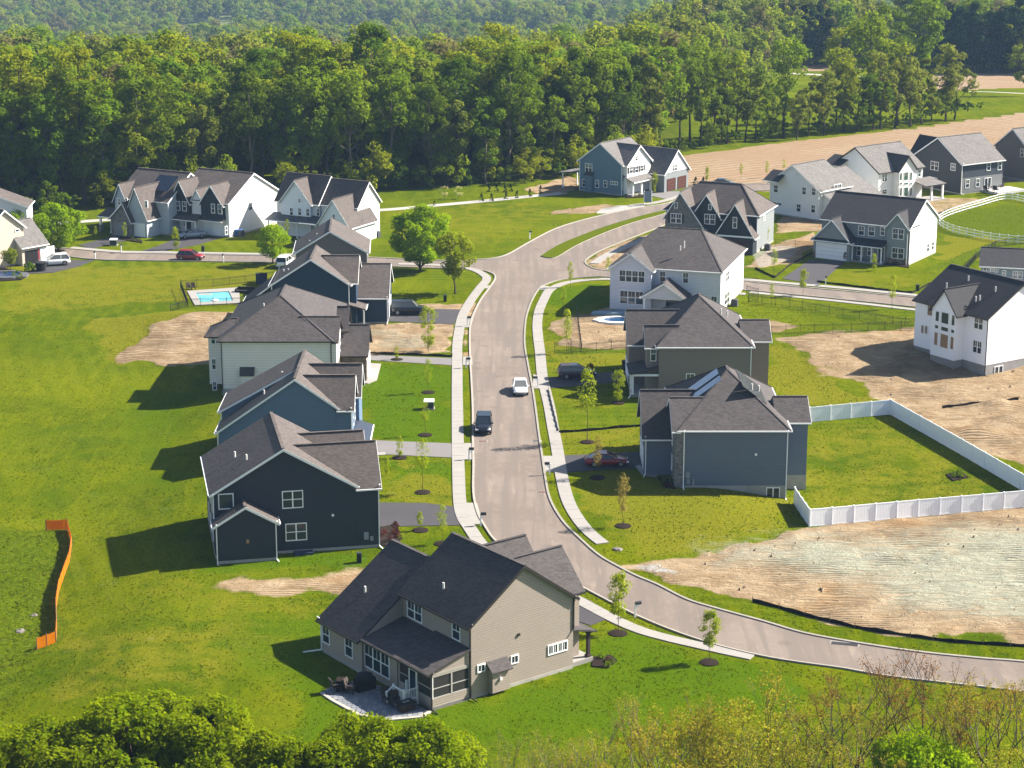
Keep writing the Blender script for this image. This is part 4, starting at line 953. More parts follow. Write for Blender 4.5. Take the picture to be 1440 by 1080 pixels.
for b in ((395, 291, 400, 302),): h.win('W', -.4, b)
for b in ((407.5, 292, 412.5, 303), (419, 292.5, 424, 303), (430.5, 293, 435.5, 304), (419.5, 279.5, 423, 285)): h.win('W', -1.0, b)
h.win('W', -.4, (445, 293, 450, 304)); h.door('W', -.4, h.pl(421, 322, 'W', 0)[0], .2); h.win('W', -.4, (395.5, 315, 400.5, 326)); h.win('W', -.4, (430.5, 317, 436, 328))
h.win('W', -4.5, (468, 301, 471, 310.5)); h.garage('W', -4.5, (y2 + y3) / 2, .1, 4.8); h.win('S', 0, (512, 291.5, 515.5, 301)); h.ac(4.6, -.9); h.downspout(0, -.06, 5.7, .1)
# --- beige house at the left edge with garage wing
h = corner_house('beige_house', 'beige house with an open garage door at the left edge of the picture', (30.5, 347.5), 3.0, 48, 65, 2, S_BEIGE, ROOF_G)
D = h.D
h.gable('x', 0, 8, 3.0, 3.0, 4.2, 6.3, 0, D, rk=(.25, .3)); MY = 1.5; h.gable('y', -5.4, 1.55, 5.9, 5.9, -1.92, 8.8, MY, MY + 11, rk=(.3, .3)); h.foundation(0, D, 0, 8, .2)
h.panel('bay_shade_panel', 'S', 0, .5, 2.9, .05, 2.25, plain('painted_bay_shade', (.012, .01, .01), .9), .03, 'dark panel painted as the shade in the open garage bay'); h.panel('bay_frame', 'S', 0, 2.95, 3.2, .05, 2.35, plain('red_frame', (.30, .03, .05), .6)); h.garage('S', 0, 4.7, .05, 2.4)  # no real opening: the bay's inner shade is a flat dark panel
h.win('S', MY, (21, 323, 27, 326.5), sash=False, muntin=False)
# --- small white house behind the round tree
h = House('small_white_house', 'small white house half hidden behind the round maple at the left edge', (at(-16, 292, 5.2).x, at(-16, 292, 5.2).y), 4, siding('ice_siding', (.62, .66, .70)), ROOF_B)
h.gable('y', -6, 6.2, 5.2, 5.2, .8, 7.3, 0, 6); h.window('S', 0, 2, 3.0, 1.0, 1.4); h.window('S', 0, -3, 3.0, 1.0, 1.4); h.foundation(-6, 6.2, 0, 6, .2)
# --- blue house by the ploughed field
h = corner_house('steel_blue_house', 'steel blue house with porch and two brown garage doors beside the ploughed field', (875, 232), 5.8, 52, 915, 815, S_BLU2, ROOF_G)
D, L = h.D, h.L
h.gable('x', 0, L, 5.8, 5.8, L / 2, 9.3, 0, D, rk=(.3, .3)); h.foundation(0, D, 0, L, .2)
h.gable('y', .5, D - 1.2, 5.8, 5.8, D / 2 - .3, 8.9, -.8, L / 2, rk=(.3, 0), wall=S_WHITE)
h.shed(.2, D, -2.3, -.0, 2.7, 3.6, 'S', roof=ROOF_G); 
for x in (.5, D * .36, D * .68, D - .2): h.post(x, -2.1, 0, 2.7, .34)
h.part('porch_floor', MB().box(0, D, -2.3, 0, -.05, .35), CONC)
for b in ((876, 235, 880, 245),): h.win('S', 0, b)
for b in ((884.5, 234, 890, 244), (892.5, 233, 898, 243), (900.5, 232, 905, 241)): h.win('S', -.8, b, shutter=plain('dark_shutter', (.03, .025, .03), .5))
h.win('S', -.8, (893, 219, 897, 226)); h.win('S', 0, (875.5, 255, 880, 267)); h.door('S', 0, D * .5, .35); h.win('S', 0, (899, 252, 903, 263))
for b, n in (((823, 230, 833, 242), 2), ((818.5, 252, 823.5, 263), 1), ((837, 253, 842.5, 264), 1), ((848.5, 253.5, 854, 263.5), 1)): h.win('W', 0, b, n)
h.win('W', 0, (858, 255, 869, 260), 3, sash=False); a0 = h.pl(834.5, 260, 'W', 0)[0]; a1 = h.pl(825, 260, 'W', 0)[0]; h.part('fireplace_box', MB().box(-.6, 0, min(a0, a1), max(a0, a1), .0, 3.4), S_BLU2); h.part('box_roof', MB().slab([(-.8, min(a0, a1) - .15, 3.3), (0, min(a0, a1) - .15, 3.9), (0, max(a0, a1) + .15, 3.9), (-.8, max(a0, a1) + .15, 3.3)], .1), ROOF_D)
gx = h.loc(*at(934, 271, 0)[:2]); G0 = gx[0]; gy = gx[1]
G1 = G0 + 8.2
h.gable('y', G0, G1, 3.6, 3.6, (G0 + G1) / 2, 7.5, gy, gy + 9.5, wall=S_GREY, rk=(.3, .3)); h.part('front_gable', MB().extr([(G0 + .1, 3.6), (G1 - .1, 3.6), ((G0 + G1) / 2, 7.4)], 'y', gy - .06, gy), S_WHITE)
BRN = plain('brown_garage', (.10, .035, .025), .5, vary=.25)
for x in (G0 + 2.3, G0 + 5.9): h.garage('S', gy, x, .1, 2.6, mat=BRN)
h.win('S', gy - .06, (945.5, 231, 952, 240.5), 2)
yb = L + .1; h.part('wall_trim', MB().box(-.04, .02, .0, .12, .1, 5.7).box(-.04, .02, L - .12, L, .1, 5.7), WHITE)
h.shed(.5, 5.5, L, L + 4.6, 2.9, 3.4, 'N', roof=ROOF_G); h.post(.7, L + 4.4, 0, 2.9); h.post(5.3, L + 4.4, 0, 2.9)
# --- stone and dark gabled house
h = corner_house('stone_gabled_house', 'house with a stone gable and two dark gables facing the boulevard', (1065.5, 304), 6.0, 68, 1089, 937, S_GREY, ROOF_B)
D, L = max(h.D, 9.5), h.L
h.hip(0, D, 0, L, 6.0, None, 4.0, ((D / 2, 4.2), (D / 2, L - 4.2)), walls=True); h.foundation(0, D, 0, L, .25)
h.part('front_cladding', MB().box(-.05, 0, .12, L - .02, .2, 5.95), S_INK); h.part('corner_board', MB().box(-.09, .04, -.04, .12, .2, 5.9), plain('trim_grey', (.5, .5, .5)))
ya, yb = h.pl(1064, 320, 'W', -2)[0], h.pl(1008, 320, 'W', -2)[0]
ya = max(ya, .05); h.gable('x', ya, yb, 3.1, 3.1, (ya + yb) / 2, 8.0, -2.2, 0, wall=S_INK, rk=(.35, 0), v1=(0, 4, 3))
yc, yd = h.pl(1013, 300, 'W', -.5)[0], h.pl(975, 300, 'W', -.5)[0]
h.gable('x', yc, yd, 5.6, 5.6, (yc + yd) / 2, 9.0, -.7, 5, wall=S_INK, rk=(.35, 0))
ye, yf = h.pl(983, 310, 'W', -1.2)[0], h.pl(936, 310, 'W', -1.2)[0]
h.gable('x', ye - .8, yf, 3.8, 5.2, (ye + yf) / 2 + .3, 9.2, -1.4, 5, wall=STONE_G, rk=(.35, 0))
SH = plain('dark_shutter', (.03, .025, .03), .5)
h.win('W', -1.4, (943, 300, 958.5, 314), 2, shutter=SH); h.win('W', -.7, (990.5, 301, 1006, 315.5), 2); h.win('W', -2.2, (1030.5, 305, 1036.5, 321), shutter=SH); h.win('W', -1.4, (948.5, 284, 953, 293), sash=False); h.win('W', -.7, (996, 287, 1001, 295.5), sash=False)
for f in (.3, .72): h.garage('W', -2.2, ya + (yb - ya) * f, .1, 2.6, mat=plain('garage_plum', (.05, .025, .03), .5))
h.part('garage_trim', MB().box(-2.3, -2.2, ya, yb, 2.75, 3.0), WHITE)
h.win('S', 0, (1073, 303, 1076, 310)); h.ac(3.0, -1.0)
# --- pale grey house at the corner lot
h = corner_house('pale_grey_house', 'pale grey house with a covered back porch on the corner lot by the street junction', (1013, 383.5), 6.1, 73, 1046.5, 920, S_LILAC, ROOF_D)
D, L = max(h.D, 11.0), h.L
CLR = S_LILAC
h.hip(0, D, 0, L + 6.0, 6.1, None, 4.1, ((D / 2, 4.6), (D / 2, L + 1.4))); h.foundation(0, D, 0, L + 6, .25)
y0 = L + .05; y1 = h.pl(858, 400, 'W', -1.4)[0]
h.gable('x', y0, y1, 6.1, 6.1, (y0 + y1) / 2, 8.3, -1.5, 5, rk=(.3, 0)); h.foundation(-1.5, 1, y0, y1, .27)
h.win('W', -1.5, (870.5, 380, 907, 397), 4); h.win('W', -1.5, (871.5, 408.5, 905, 428), 3)
for b in ((927.5, 381, 936.5, 396.5), (960, 383, 968.5, 398.5), (999.5, 416, 1008.5, 432)): h.win('W', 0, b)
for b in ((1020.5, 381, 1025, 396), (1018.5, 411, 1025.5, 427.5)): h.win('S', 0, b, 2)
ya, yb = h.pl(963, 419, 'W', -3.2)[0], h.pl(905, 416, 'W', -3.2)[0]
h.gable('x', ya, yb, 2.75, 2.75, (ya + yb) / 2, 4.7, -3.4, 0, z0=2.5, rk=(.3, 0))
for y in (ya + .15, yb - .15): h.post(-3.25, y, .1, 2.55, .25)
h.part('porch_floor', MB().box(-3.5, 0, ya - .2, yb + .2, -.05, .2), CONC); h.panel('patio_door', 'W', 0, ya + 1, ya + 3.4, .3, 2.4, GLASS)
h.vent(3.0, L * .62, 9.0, .7); h.vent(2.6, L * .67, 8.7, .4); h.downspout(0, -.06, 6, .1); h.ac(6.5, -.9); h.vent(2.0, y1 - 1.6, 7.2, .4)
# --- taupe house
h = House('taupe_house', 'taupe house with hipped roof and white front porch on the right of the street', (17.3, 240.3), 0, S_TAUPE, ROOF_D)
def right_row(h, garage_wall, solar):
    h.hip(.3, 11.3, 0, 16.5, 6.15, None, 4.3, ((5.8, 7.8), (5.8, 9.4)))
    h.gable('x', 3.6, 9.8, 6.1, 6.1, 6.7, 7.8, 10.5, 13.9, rk=(0, .3)); h.foundation(.3, 11.3, 0, 16.5, .22, -2.0); h.foundation(10.5, 13.9, 3.6, 9.8, .22, -2.0)
    h.downspout(11.32, -.06, 6.0, -1.3 if solar else .1, .1, -1); h.vent(8.2, 6, 9.0); h.vent(9.2, 8.2, 8.2)
right_row(h, S_TAUPE, False)
h.gable('x', 5.0, 12.5, 5.4, 5.4, 8.7, 8.6, -3.0, 4, rk=(.3, 0))
h.gable('x', .9, 4.9, 6.1, 6.1, 2.9, 8.0, -1.1, .3, rk=(.3, 0), v1=(.3, 3, .3)); h.shed(-3.0, .3, .0, 5.2, 2.75, 3.5, 'W', roof=ROOF_D, oh=.3)
h.win('S', .9, (914.5, 487, 923, 508)); h.win('S', 0, (964.5, 525, 977, 544)); 
for y in (.2, 2.6, 5.0): h.post(-2.8, y, .15, 2.75, .24)
h.part('porch_floor', MB().box(-3.0, .3, 0, 5.2, -.05, .3), CONC); h.part('porch_beam', MB().box(-3.0, .3, .05, .25, 2.55, 2.8).box(-3.0, -2.75, .25, 5.2, 2.55, 2.8), WHITE)
h.win('S', 0.0, (913, 523, 922, 543)) if False else h.window('W', .3, 2.0, .9, .9, 1.5)
h.garage('W', -3.0, 8.7, .1, 4.8); h.downspout(-3.1, -.1, 2.6, .05, -.3, -1)
# --- slate blue house with solar panels
h = House('slate_blue_house', 'slate blue house with roof solar panels beside the white fence', (17.1, 204.8), 0, S_SLATE, ROOF_D)
right_row(h, S_SLATE, True)
h.gable('x', .02, 8.0, 6.15, 6.15, 4.1, 8.4, -.25, .3, rk=(.4, 0), wall=STONE_G, v1=(.3, 3.4, .3))
h.part('stone_return', MB().box(-.28, .75, -.035, .02, .1, 6.0), STONE_G)
h.gable('x', 4.3, 12.8, 4.2, 4.2, 8.6, 8.0, -3.1, 4, rk=(.35, 0))
PV = plain('solar_blue', (.05, .10, .24), .15, .7, vary=.1); PVE = plain('solar_dark', (.018, .018, .02), .2, .6)
def on_w(x): return 6.15 + .12 + (x - .3 + .38) * (4.3 + .32) / (5.8 - .3 + .38) 
k = (4.3 + .12) / (5.5 + .38); zw = lambda x: 6.03 + .2 + (x - (.3 - .38)) * k + .09
for (a, b, ya, yb) in ((1.9, 4.9, 5.6, 7.5), (1.9, 4.9, 8.3, 10.6)):
    n = 3
    for i in range(n):
        y0 = ya + (yb - ya) * i / n + .02; y1 = ya + (yb - ya) * (i + 1) / n - .02
        h.part('solar_panel', MB().slab([(a, y0, zw(a)), (b, y0, zw(b)), (b, y1, zw(b)), (a, y1, zw(a))], .04), PV)
ke = (4.3 + .12) / (5.5 + .38); ze = lambda x: 6.03 + .2 + ((11.3 + .38) - x) * ke + .09
for i in range(7):
    y0 = 4.0 + i * 1.05 if i else 4.0
    a, b = (7.0, 9.6)
    h.part('solar_panel', MB().slab([(a, y0, ze(a)), (b, y0, ze(b)), (b, y0 + 1.0, ze(b)), (a, y0 + 1.0, ze(a))], .04), PVE)
h.downspout(.66, -.08, 6.0, .0); h.part('wall_lamp', MB().tube((8.1, -.14, 3.6), (8.1, 0, 3.6), .14, n=8), WHITE)
h.part('meter_box', MB().box(.9, 1.3, -.25, 0, 1.1, 1.7).box(1.0, 1.35, -.2, 0, .45, .95).box(1.6, 1.8, -.2, 0, .3, .95), plain('meter_grey', (.3, .33, .36), .5))
h.window('S', -.02, 10.0, -1.15, 1.25, 1.1, 2, sash=False, muntin=False)
h.garage('W', -3.1, 8.6, .1, 4.8); h.window('W', -.25, 4.1, 3.6, 1.6, 1.5, 2); h.window('W', -.25, 4.1, .9, 1.6, 1.5, 2); h.window('W', -.25, 4.1, 6.5, .6, .9)
h.downspout(-3.0, 4.22, 4.1, .05, -.3, -1)
# --- grey house with white garage door
h = corner_house('grey_garage_house', 'grey house with a wide white garage door and porch above the right cross street', (1280, 320), 6.0, 58, 1318, 1156, S_GREY, ROOF_K)
D, L = h.D, h.L
h.gable('y', 0, D, 6.0, 6.0, D / 2, 9.4, 0, L, wall=S_GREY); h.part('end_cladding', MB().extr([(.02, .3), (D - .02, .3), (D - .02, 5.95), (D / 2, 9.3), (.02, 5.95)], 'y', -.05, 0), S_WHITE); h.foundation(0, D, -.05, L, .25)
y0, y1 = .2, h.pl(1248, 330, 'W', -.3)[0]
h.gable('x', y0, y1, 6.0, 6.0, (y0 + y1) / 2, 8.0, -.5, 4, rk=(.3, 0))
ya, yb = h.pl(1197, 345, 'W', -2)[0], h.pl(1146, 345, 'W', -2)[0]
h.gable('x', ya, yb, 3.2, 3.2, (ya + yb) / 2, 6.4, -2.6, 5, rk=(.35, 0)); h.shed(-3.1, -2.6, ya - .1, yb + .1, 3.0, 3.25, 'W', roof=ROOF_K, oh=.1)
h.shed(-2.0, 0, y1 + .1, ya - .1, 2.75, 3.4, 'W', roof=ROOF_K)
for f in (.05, .36, .68, .97): h.post(-1.85, y1 + (ya - y1) * f, .1, 2.75)
h.part('porch_floor', MB().box(-2.1, 0, y1, ya, -.05, .25), CONC); h.part('stone_skirt', MB().box(-.56, 0, y0, y1, 0, 1.0).box(-2.66, 0, yb - .6, yb + .02, 0, 1.1), STONE_B)
for b in ((1207, 317.5, 1216, 331), (1221, 318, 1230.5, 332), (1238, 319, 1244.5, 331.5)): h.win('W', 0, b)
h.win('W', -.5, (1255, 321, 1271.5, 336.5), 2); h.win('W', -.5, (1254, 348, 1271.5, 364), 2); h.win('W', 0, (1205, 344, 1214, 360)); h.win('W', 0, (1220, 345, 1228.5, 360)); h.door('W', 0, h.pl(1239, 360, 'W', 0)[0], .25)
h.garage('W', -2.6, (ya + yb) / 2, .1, 5.0, 2.5)
for b in ((1303, 342.5, 1306.5, 354), (1309.5, 340, 1313, 351.5)): h.win('S', -.05, b)
# --- the three houses that back onto the field
h = corner_house('white_dormer_house', 'white house with a low shed dormer, left of the three backing onto the field', (1152, 266), 5.6, 45, 1222, 1083, S_WHITE, ROOF_G)
D, L = h.D, h.L
h.gable('x', 0, L, 5.2, 5.6, L * .55, 9.0, 0, D * .62, rk=(.25, .2)); h.gable('x', -3.4, L * .6, 2.9, 6.3, L * .5, 7.3, 1.2, D, rk=(.25, .2)); h.foundation(0, D * .6, 0, L, .2)
h.shed(0.5, D * .45, -.2, 3, 5.2, 7.0, 'S', walls=True, z0=4.2, oh=.25)
for b in ((1088, 260, 1094.5, 271), (1128, 263, 1134, 274), (1141.5, 264, 1147.5, 275), (1120, 286.5, 1126.5, 298), (1140.5, 288, 1147, 299.5)): h.win('W', 0, b)
h.win('W', 0, (1087.5, 284, 1099.5, 289), 3, sash=False); h.win('S', -.2, (1172.5, 259, 1183, 269), 2)
h.shed(-1.6, 1.0, L - 3, L, 6.2, 7.6, 'W', roof=ROOF_K)
h = corner_house('white_tall_window_house', 'white house with tall stacked windows and a covered patio, backing onto the field', (1236, 243), 5.8, 38, 1298, 1169, S_WHITE, ROOF_G, DARKTRIM)
D, L = h.D, h.L
h.gable('x', 0, L, 5.8, 5.8, L / 2, 9.6, 0, D); h.foundation(0, D, 0, L, .25)
x0, x1 = h.pl(1262, 262, 'S', -1)[0], h.pl(1285, 262, 'S', -1)[0]
h.gable('y', x0, x1, 6.0, 6.0, (x0 + x1) / 2, 8.3, -1.3, 5, rk=(.25, 0), roof=ROOF_D)
GW = glass('green_glass', (.02, .05, .04))
for r, (t0, t1) in enumerate(((242, 254), (256.5, 260.5), (263, 276))):
    for (a, b) in ((1264.5, 1268.5), (1270.5, 1277), (1279, 1282.5)): h.win('S', -1.3, (a, t0 + .6 * (1 if a < 1266 else -.3), b, t1), sash=False, muntin=False, pane=GW)
h.win('S', 0, (1240, 244, 1247.5, 255.5), 2); h.win('S', 0, (1240, 266.5, 1247, 273)); h.win('S', 0, (1290.5, 238.5, 1295, 248.5))
h.shed(x1 + .1, D + 2.0, -3.6, 0, 2.9, 3.6, 'S', roof=ROOF_G); 
for x in (x1 + 2.2, D + 1.8): h.post(x, -3.4, .0, 2.9, .3)
h.part('patio', MB().box(x1, D + 2.5, -4, 0, -.1, .12), CONC)
h.shed(-1.6, 1.0, L - 4, L, 6.4, 7.6, 'W', roof=ROOF_K)
h = corner_house('charcoal_house', 'charcoal house with light lower storey and furnished deck by the ploughed field', (1353, 231), 5.7, 33, 1411, 1285, S_CHAR, ROOF_G)
D, L = h.D, h.L
h.gable('x', 0, L, 5.7, 5.7, L / 2, 9.8, 0, D); h.foundation(0, D, 0, L, .2)
h.part('lower_cladding', MB().box(0.02, D - .02, -.05, 0, .2, 3.0), siding('light_grey_siding', (.27, .275, .285))); h.part('upper_cladding', MB().box(.02, D - .02, -.05, 0, 3.0, 5.6), siding('blue_charcoal_siding', (.06, .075, .10)))
h.win('W', 0, (1309, 227, 1320, 239.5), 2); h.win('W', 0, (1337, 229.5, 1344, 240)); h.win('W', 0, (1306.5, 249, 1318, 258), 2)
for b in ((1387.5, 229, 1393, 240), (1403, 227.5, 1408.5, 239)): h.win('S', -.05, b)
for b in ((1357.5, 252.5, 1363, 264.5), (1372, 251, 1377.5, 263)): h.win('S', -.05, b)
h.win('S', -.05, (1384, 250, 1393.5, 264), 2, sash=False, muntin=False)
x0, x1 = h.pl(1380, 268, 'S', 0)[0], h.pl(1418, 262, 'S', 0)[0]
h.part('deck', MB().box(x0, x1, -4.2, -.05, 0, .45), plain('deck_boards', (.5, .48, .46)))
h.gable('y', 1, 6, 5.7, 5.7, 3.5, 9.0, L - 3, L + 2.0, rk=(0, .3), roof=ROOF_K); h.downspout(0, -.1, 5.6, .1); h.vent(5, 4, 7.6, .3); h.vent(8, 4, 7.6, .3)
h = corner_house('grey_brown_field_house', 'grey brown house cut off by the right edge of the picture near the field', (1448, 212), 6.0, 33, 1500, 1434, S_GBROWN, ROOF_G)
h.gable('x', 0, 9, 6.0, 6.0, 4.5, 9.6, 0, 12); h.win('W', 0, (1435, 209, 1440, 221)); h.foundation(0, 12, 0, 9, .2)
# --- big white house under construction
h = corner_house('white_unfinished_house', 'big white house still under construction with plywood in some windows, above bare soil', (1389, 447.5), 6.2, 33, 1520, 1288, S_WRAP, ROOF_K, DARKTRIM, z=0.0)
D, L = 12.5, h.L
h.gable('y', 0, D, 6.2, 6.2, D / 2, 10.0, 0, L)
y0, y1 = h.pl(1344, 470, 'W', -1.5)[0], h.pl(1310, 470, 'W', -1.5)[0]
h.gable('x', y0, y1, 6.2, 6.2, (y0 + y1) / 2, 8.9, -1.6, 5, rk=(.25, 0))
FND2 = plain('grey_poured_concrete', (.30, .29, .28), .9, .2, vary=.3, sc_=.8)
h.foundation(0, D, 0, L, .0, -2.2, -.03, FND2); h.foundation(-1.6, 0, y0, y1, .0, -2.2, -.03, FND2)
for b in ((1304, 428, 1312.5, 444.5),): h.win('W', 0, b, sash=False, muntin=False, pane=PLY)
for b in ((1295.5, 456.5, 1299.5, 469), (1301, 457.5, 1304.5, 470)): h.win('W', 0, b, sash=False, muntin=False, pane=PLY)
for cx_, t0, t1, pn in (((1315.5, 1321.5), 437, 452.5, GLASS), ((1323.5, 1335), 439, 456, GLASS), ((1338, 1343.5), 442.5, 458.5, GLASS), ((1314.5, 1320.5), 456.5, 462.5, GLASS), ((1323, 1334.5), 459, 466.5, GLASS), ((1337, 1343), 462.5, 469, GLASS),
        ((1313.5, 1319.5), 466.5, 486, PLY), ((1322, 1334), 469, 490, PLY), ((1336, 1342), 473, 492, PLY)): h.win('W', -1.6, (cx_[0], t0, cx_[1], t1), sash=False, muntin=False, pane=pn)
h.win('W', 0, (1370, 445.5, 1383, 463.5), 2); h.win('W', 0, (1368, 478.5, 1381, 497), 2)
h.win('S', .03, (1398, 514.5, 1410, 529), 2, sash=False, muntin=False)
for x, y in ((2.6, L * .78), (4.4, L * .62), (2.0, L * .27), (3.8, L * .2), (1.7, L * .3)): h.vent(x, y, 6.5 + x * .6, .6)
h.downspout(0, -.08, 6, -1.4, .2, -1); h.part('wall_pipe', MB().tube((-.1, y1 + 1.2, 3.2), (-.1, y1 + 1.2, 2.6), .08), GLASS)
# --- house cut by the right edge
q = at(1380, 374, 5.8)
h = House('pale_blue_grey_house', 'pale blue grey house at the right edge behind the white unfinished house', (q.x, q.y), -14, siding('pale_bluegrey', (.36, .42, .47)), ROOF_K)
h.gable('x', 0, 9, 5.8, 5.8, 4.5, 7.5, 0, 18); h.foundation(0, 18, 0, 10)
for b in ((1383.5, 376.5, 1387, 381), (1388.5, 377, 1391.5, 381.5), (1394, 378, 1397.5, 382), (1399, 378.5, 1403, 383)): h.win('S', 0, b, sash=False)
h.win('S', 0, (1409, 380, 1415, 388)); h.win('S', 0, (1424, 381, 1438, 392), 2)
# ================================================================ TREES
rs = np.random.RandomState(11)
def leaves_np(cent, rad, n, size, rs, flat=.35, upb=.85, shell=.55):
    """n leaf quads round every cluster centre"""
    C = np.repeat(np.asarray(cent), n, 0); Rr = np.repeat(np.asarray(rad), n)
    d = rs.normal(size=C.shape); d /= np.linalg.norm(d, axis=1)[:, None] + 1e-9
    r = Rr * (shell + (1 - shell) * rs.rand(len(C))) ** .7
    d[:, 2] *= .8
    P = C + d * r[:, None]
    nrm = d * .6 + rs.normal(size=d.shape) * .55; nrm[:, 2] += upb; nrm /= np.linalg.norm(nrm, axis=1)[:, None]
    t = np.cross(nrm, rs.normal(size=d.shape)); t /= np.linalg.norm(t, axis=1)[:, None] + 1e-9
    b = np.cross(nrm, t); s = size * (.6 + .8 * rs.rand(len(C)))[:, None] * .5
    V = np.stack([P - t * s, P + b * s * .6, P + t * s, P - b * s * .6], 1)
    return V.reshape(-1, 3)
def quads_mesh(name, V, mat):
    n = len(V); me = bpy.data.meshes.new(name); me.vertices.add(n); me.vertices.foreach_set('co', V.astype(np.float32).ravel())
    me.loops.add(n); me.loops.foreach_set('vertex_index', np.arange(n, dtype=np.int32))
    me.polygons.add(n // 4); me.polygons.foreach_set('loop_start', np.arange(0, n, 4, dtype=np.int32))
    me.update(calc_edges=True); me.materials.append(mat); return me
def limb_mesh(name, segs, mat, n=5):
    mb = MB()
    for a, b, r0, r1 in segs: mb.tube(a, b, r0, r1, n, cap=False)
    me = mb.mesh(name, mat); return me
def tree_proto(kind, H, cr, base, nclu, nleaf, lsize, mat, bark, rs, trunk_r=None, clr=(.16, .28), lean=.0, shape='oval', nlimb=9, dens=None):
    """returns (trunk mesh, crown mesh) of a tree H tall with crown radius cr starting at base*H"""
    tr = trunk_r or H * .014
    segs = []; zb = base * H; pts = [Vector((0, 0, -.3))]
    n = 7
    for i in range(1, n + 1):
        z = H * .9 * i / n; pts.append(Vector((rs.normal() * H * .008 + lean * z, rs.normal() * H * .008, z)))
    for i in range(n): segs.append((pts[i], pts[i + 1], tr * (1 - .85 * i / n) * (1.35 if i == 0 else 1), tr * (1 - .85 * (i + 1) / n)))
    cent = []; rad = []
    zc = (H + zb) / 2; rz = (H - zb) / 2
    for k in range(nclu):
        for _ in range(20):
            u = rs.rand() * 2 - 1; a = rs.rand() * 6.283; q = rs.rand() ** .45
            prof = math.sqrt(max(0, 1 - u * u))
            if shape == 'cone': prof = (1 - u) * .5 + .08
            elif shape == 'vase': prof *= (.75 + .35 * u)
            elif shape == 'round': prof = math.sqrt(max(0, 1 - u * u)) ** .8
            rr = cr * prof * q * (1 + .25 * math.sin(3 * a + kind) * .6)
            if q > .35: break
        R_ = H * (clr[0] + (clr[1] - clr[0]) * rs.rand()) * .5 * (1.0 if shape != 'cone' else .6)
        cent.append((rr * math.cos(a) + lean * (zc + u * rz), rr * math.sin(a), zc + u * rz * .93)); rad.append(R_)
    for k in range(min(nlimb, nclu)):
        c = Vector(cent[k]); z0 = max(zb * .75, c.z - (abs(c.x) + abs(c.y)) * (.7 + .5 * rs.rand())); z0 = min(z0, H * .8)
        p0 = pts[min(n, int(z0 / (H * .9) * n))].lerp(pts[min(n, int(z0 / (H * .9) * n) + 1)], .5) if z0 < H * .85 else pts[-1]
        mid = p0.lerp(c, .55) + Vector((0, 0, -.04 * H)); r = tr * .42
        segs.append((p0, mid, r, r * .6)); segs.append((mid, c, r * .6, r * .2))
    V = leaves_np(cent, rad, nleaf, lsize, rs)
    return limb_mesh('trunk', segs, bark), quads_mesh('crown', V, mat)
L_DARK = leaf('leaf_dark_green', (0.059, 0.109, 0.010), (0.124, 0.186, 0.017), .45); L_MID = leaf('leaf_mid_green', (0.095, 0.158, 0.013), (0.187, 0.268, 0.023), .48)
L_YEL = leaf('leaf_yellow_green', (0.138, 0.194, 0.011), (0.267, 0.307, 0.024), .48); L_OLIVE = leaf('leaf_pale_olive', (0.132, 0.172, 0.028), (0.230, 0.255, 0.063), .45)
L_PINE = leaf('leaf_pine', (0.012, 0.030, 0.014), (0.028, 0.052, 0.024), .1); L_BRIGHT = leaf('leaf_bright_maple', (0.150, 0.270, 0.006), (0.300, 0.430, 0.012), .55, .1, 0.)
L_BUD = leaf('leaf_spring_buds', (0.186, 0.186, 0.027), (0.381, 0.329, 0.054), .4); L_RED = leaf('leaf_red_buds', (0.145, 0.060, 0.028), (0.250, 0.120, 0.055), .3)
L_BLOS = leaf('leaf_blossom', (0.33, 0.32, 0.22), (0.55, 0.53, 0.40), .3); L_PURP = leaf('leaf_purple', (0.055, 0.016, 0.022), (0.12, 0.035, 0.045), .25); L_ORA = leaf('leaf_bronze', (.19, .145, .055), (.30, .24, .11), .35)
L_FRONT = leaf('leaf_front_maple', (0.085, 0.155, 0.004), (0.270, 0.325, 0.012), .5, .2, .0)

PROTO = {}
def proto(key, *a, **k):
    if key not in PROTO: PROTO[key] = tree_proto(*a, **k)
    return PROTO[key]
forest_kinds = []
for i, (H, cr, base, mat, shp) in enumerate(((27, 4.9, .26, L_DARK, 'oval'), (25, 5.4, .22, L_MID, 'vase'), (28, 5.0, .30, L_DARK, 'vase'), (24, 4.8, .18, L_MID, 'oval'), (26, 5.6, .24, L_YEL, 'round'), (22, 5.2, .2, L_OLIVE, 'vase'), (23, 4.6, .15, L_MID, 'round'))):
    forest_kinds.append(proto('f%d' % i, i, H, cr, base, 46, 105, .62, mat, BARK if i % 3 else BARKL, rs, clr=(.085, .15), shape=shp))
under_kinds = [proto('u%d' % i, i, H, cr, .05, 20, 90, .45, mat, BARK, rs, clr=(.18, .34), shape='round', trunk_r=.09, nlimb=5) for i, (H, cr, mat) in enumerate(((7, 2.6, L_DARK), (5, 2.4, L_MID), (9, 2.8, L_YEL), (3.2, 2.2, L_DARK)))]
UPMAT = {}
def tree(name, label, xyz, pr, cat='tree', group=None, sc_=1.0, rz=None, crown='crown'):
    r = empty(name, xyz, rnd.uniform(0, 6.28) if rz is None else rz, label, cat, group)
    r.scale = (sc_ * rnd.uniform(.93, 1.07), sc_ * rnd.uniform(.93, 1.07), sc_)
    link('trunk', pr[0], r); link(crown, pr[1], r); return r
def along(line, step, jit):
    c = resample(line, 1.0); out = []; d = 0.0; i = 0.0
    while i < len(c) - 1:
        k = int(i); a, b = c[k], c[min(k + 1, len(c) - 1)]; out.append((a, (b - a).normalized() if (b - a).length > 0 else Vector((1, 0, 0)))); i += step * rnd.uniform(1 - jit, 1 + jit)
    return out
EDGE = [at(*p) for p in ((-130, 300), (0, 300), (100, 297), (170, 289), (300, 282), (420, 277), (540, 268), (640, 262), (740, 256), (810, 245), (880, 236), (945, 216))]
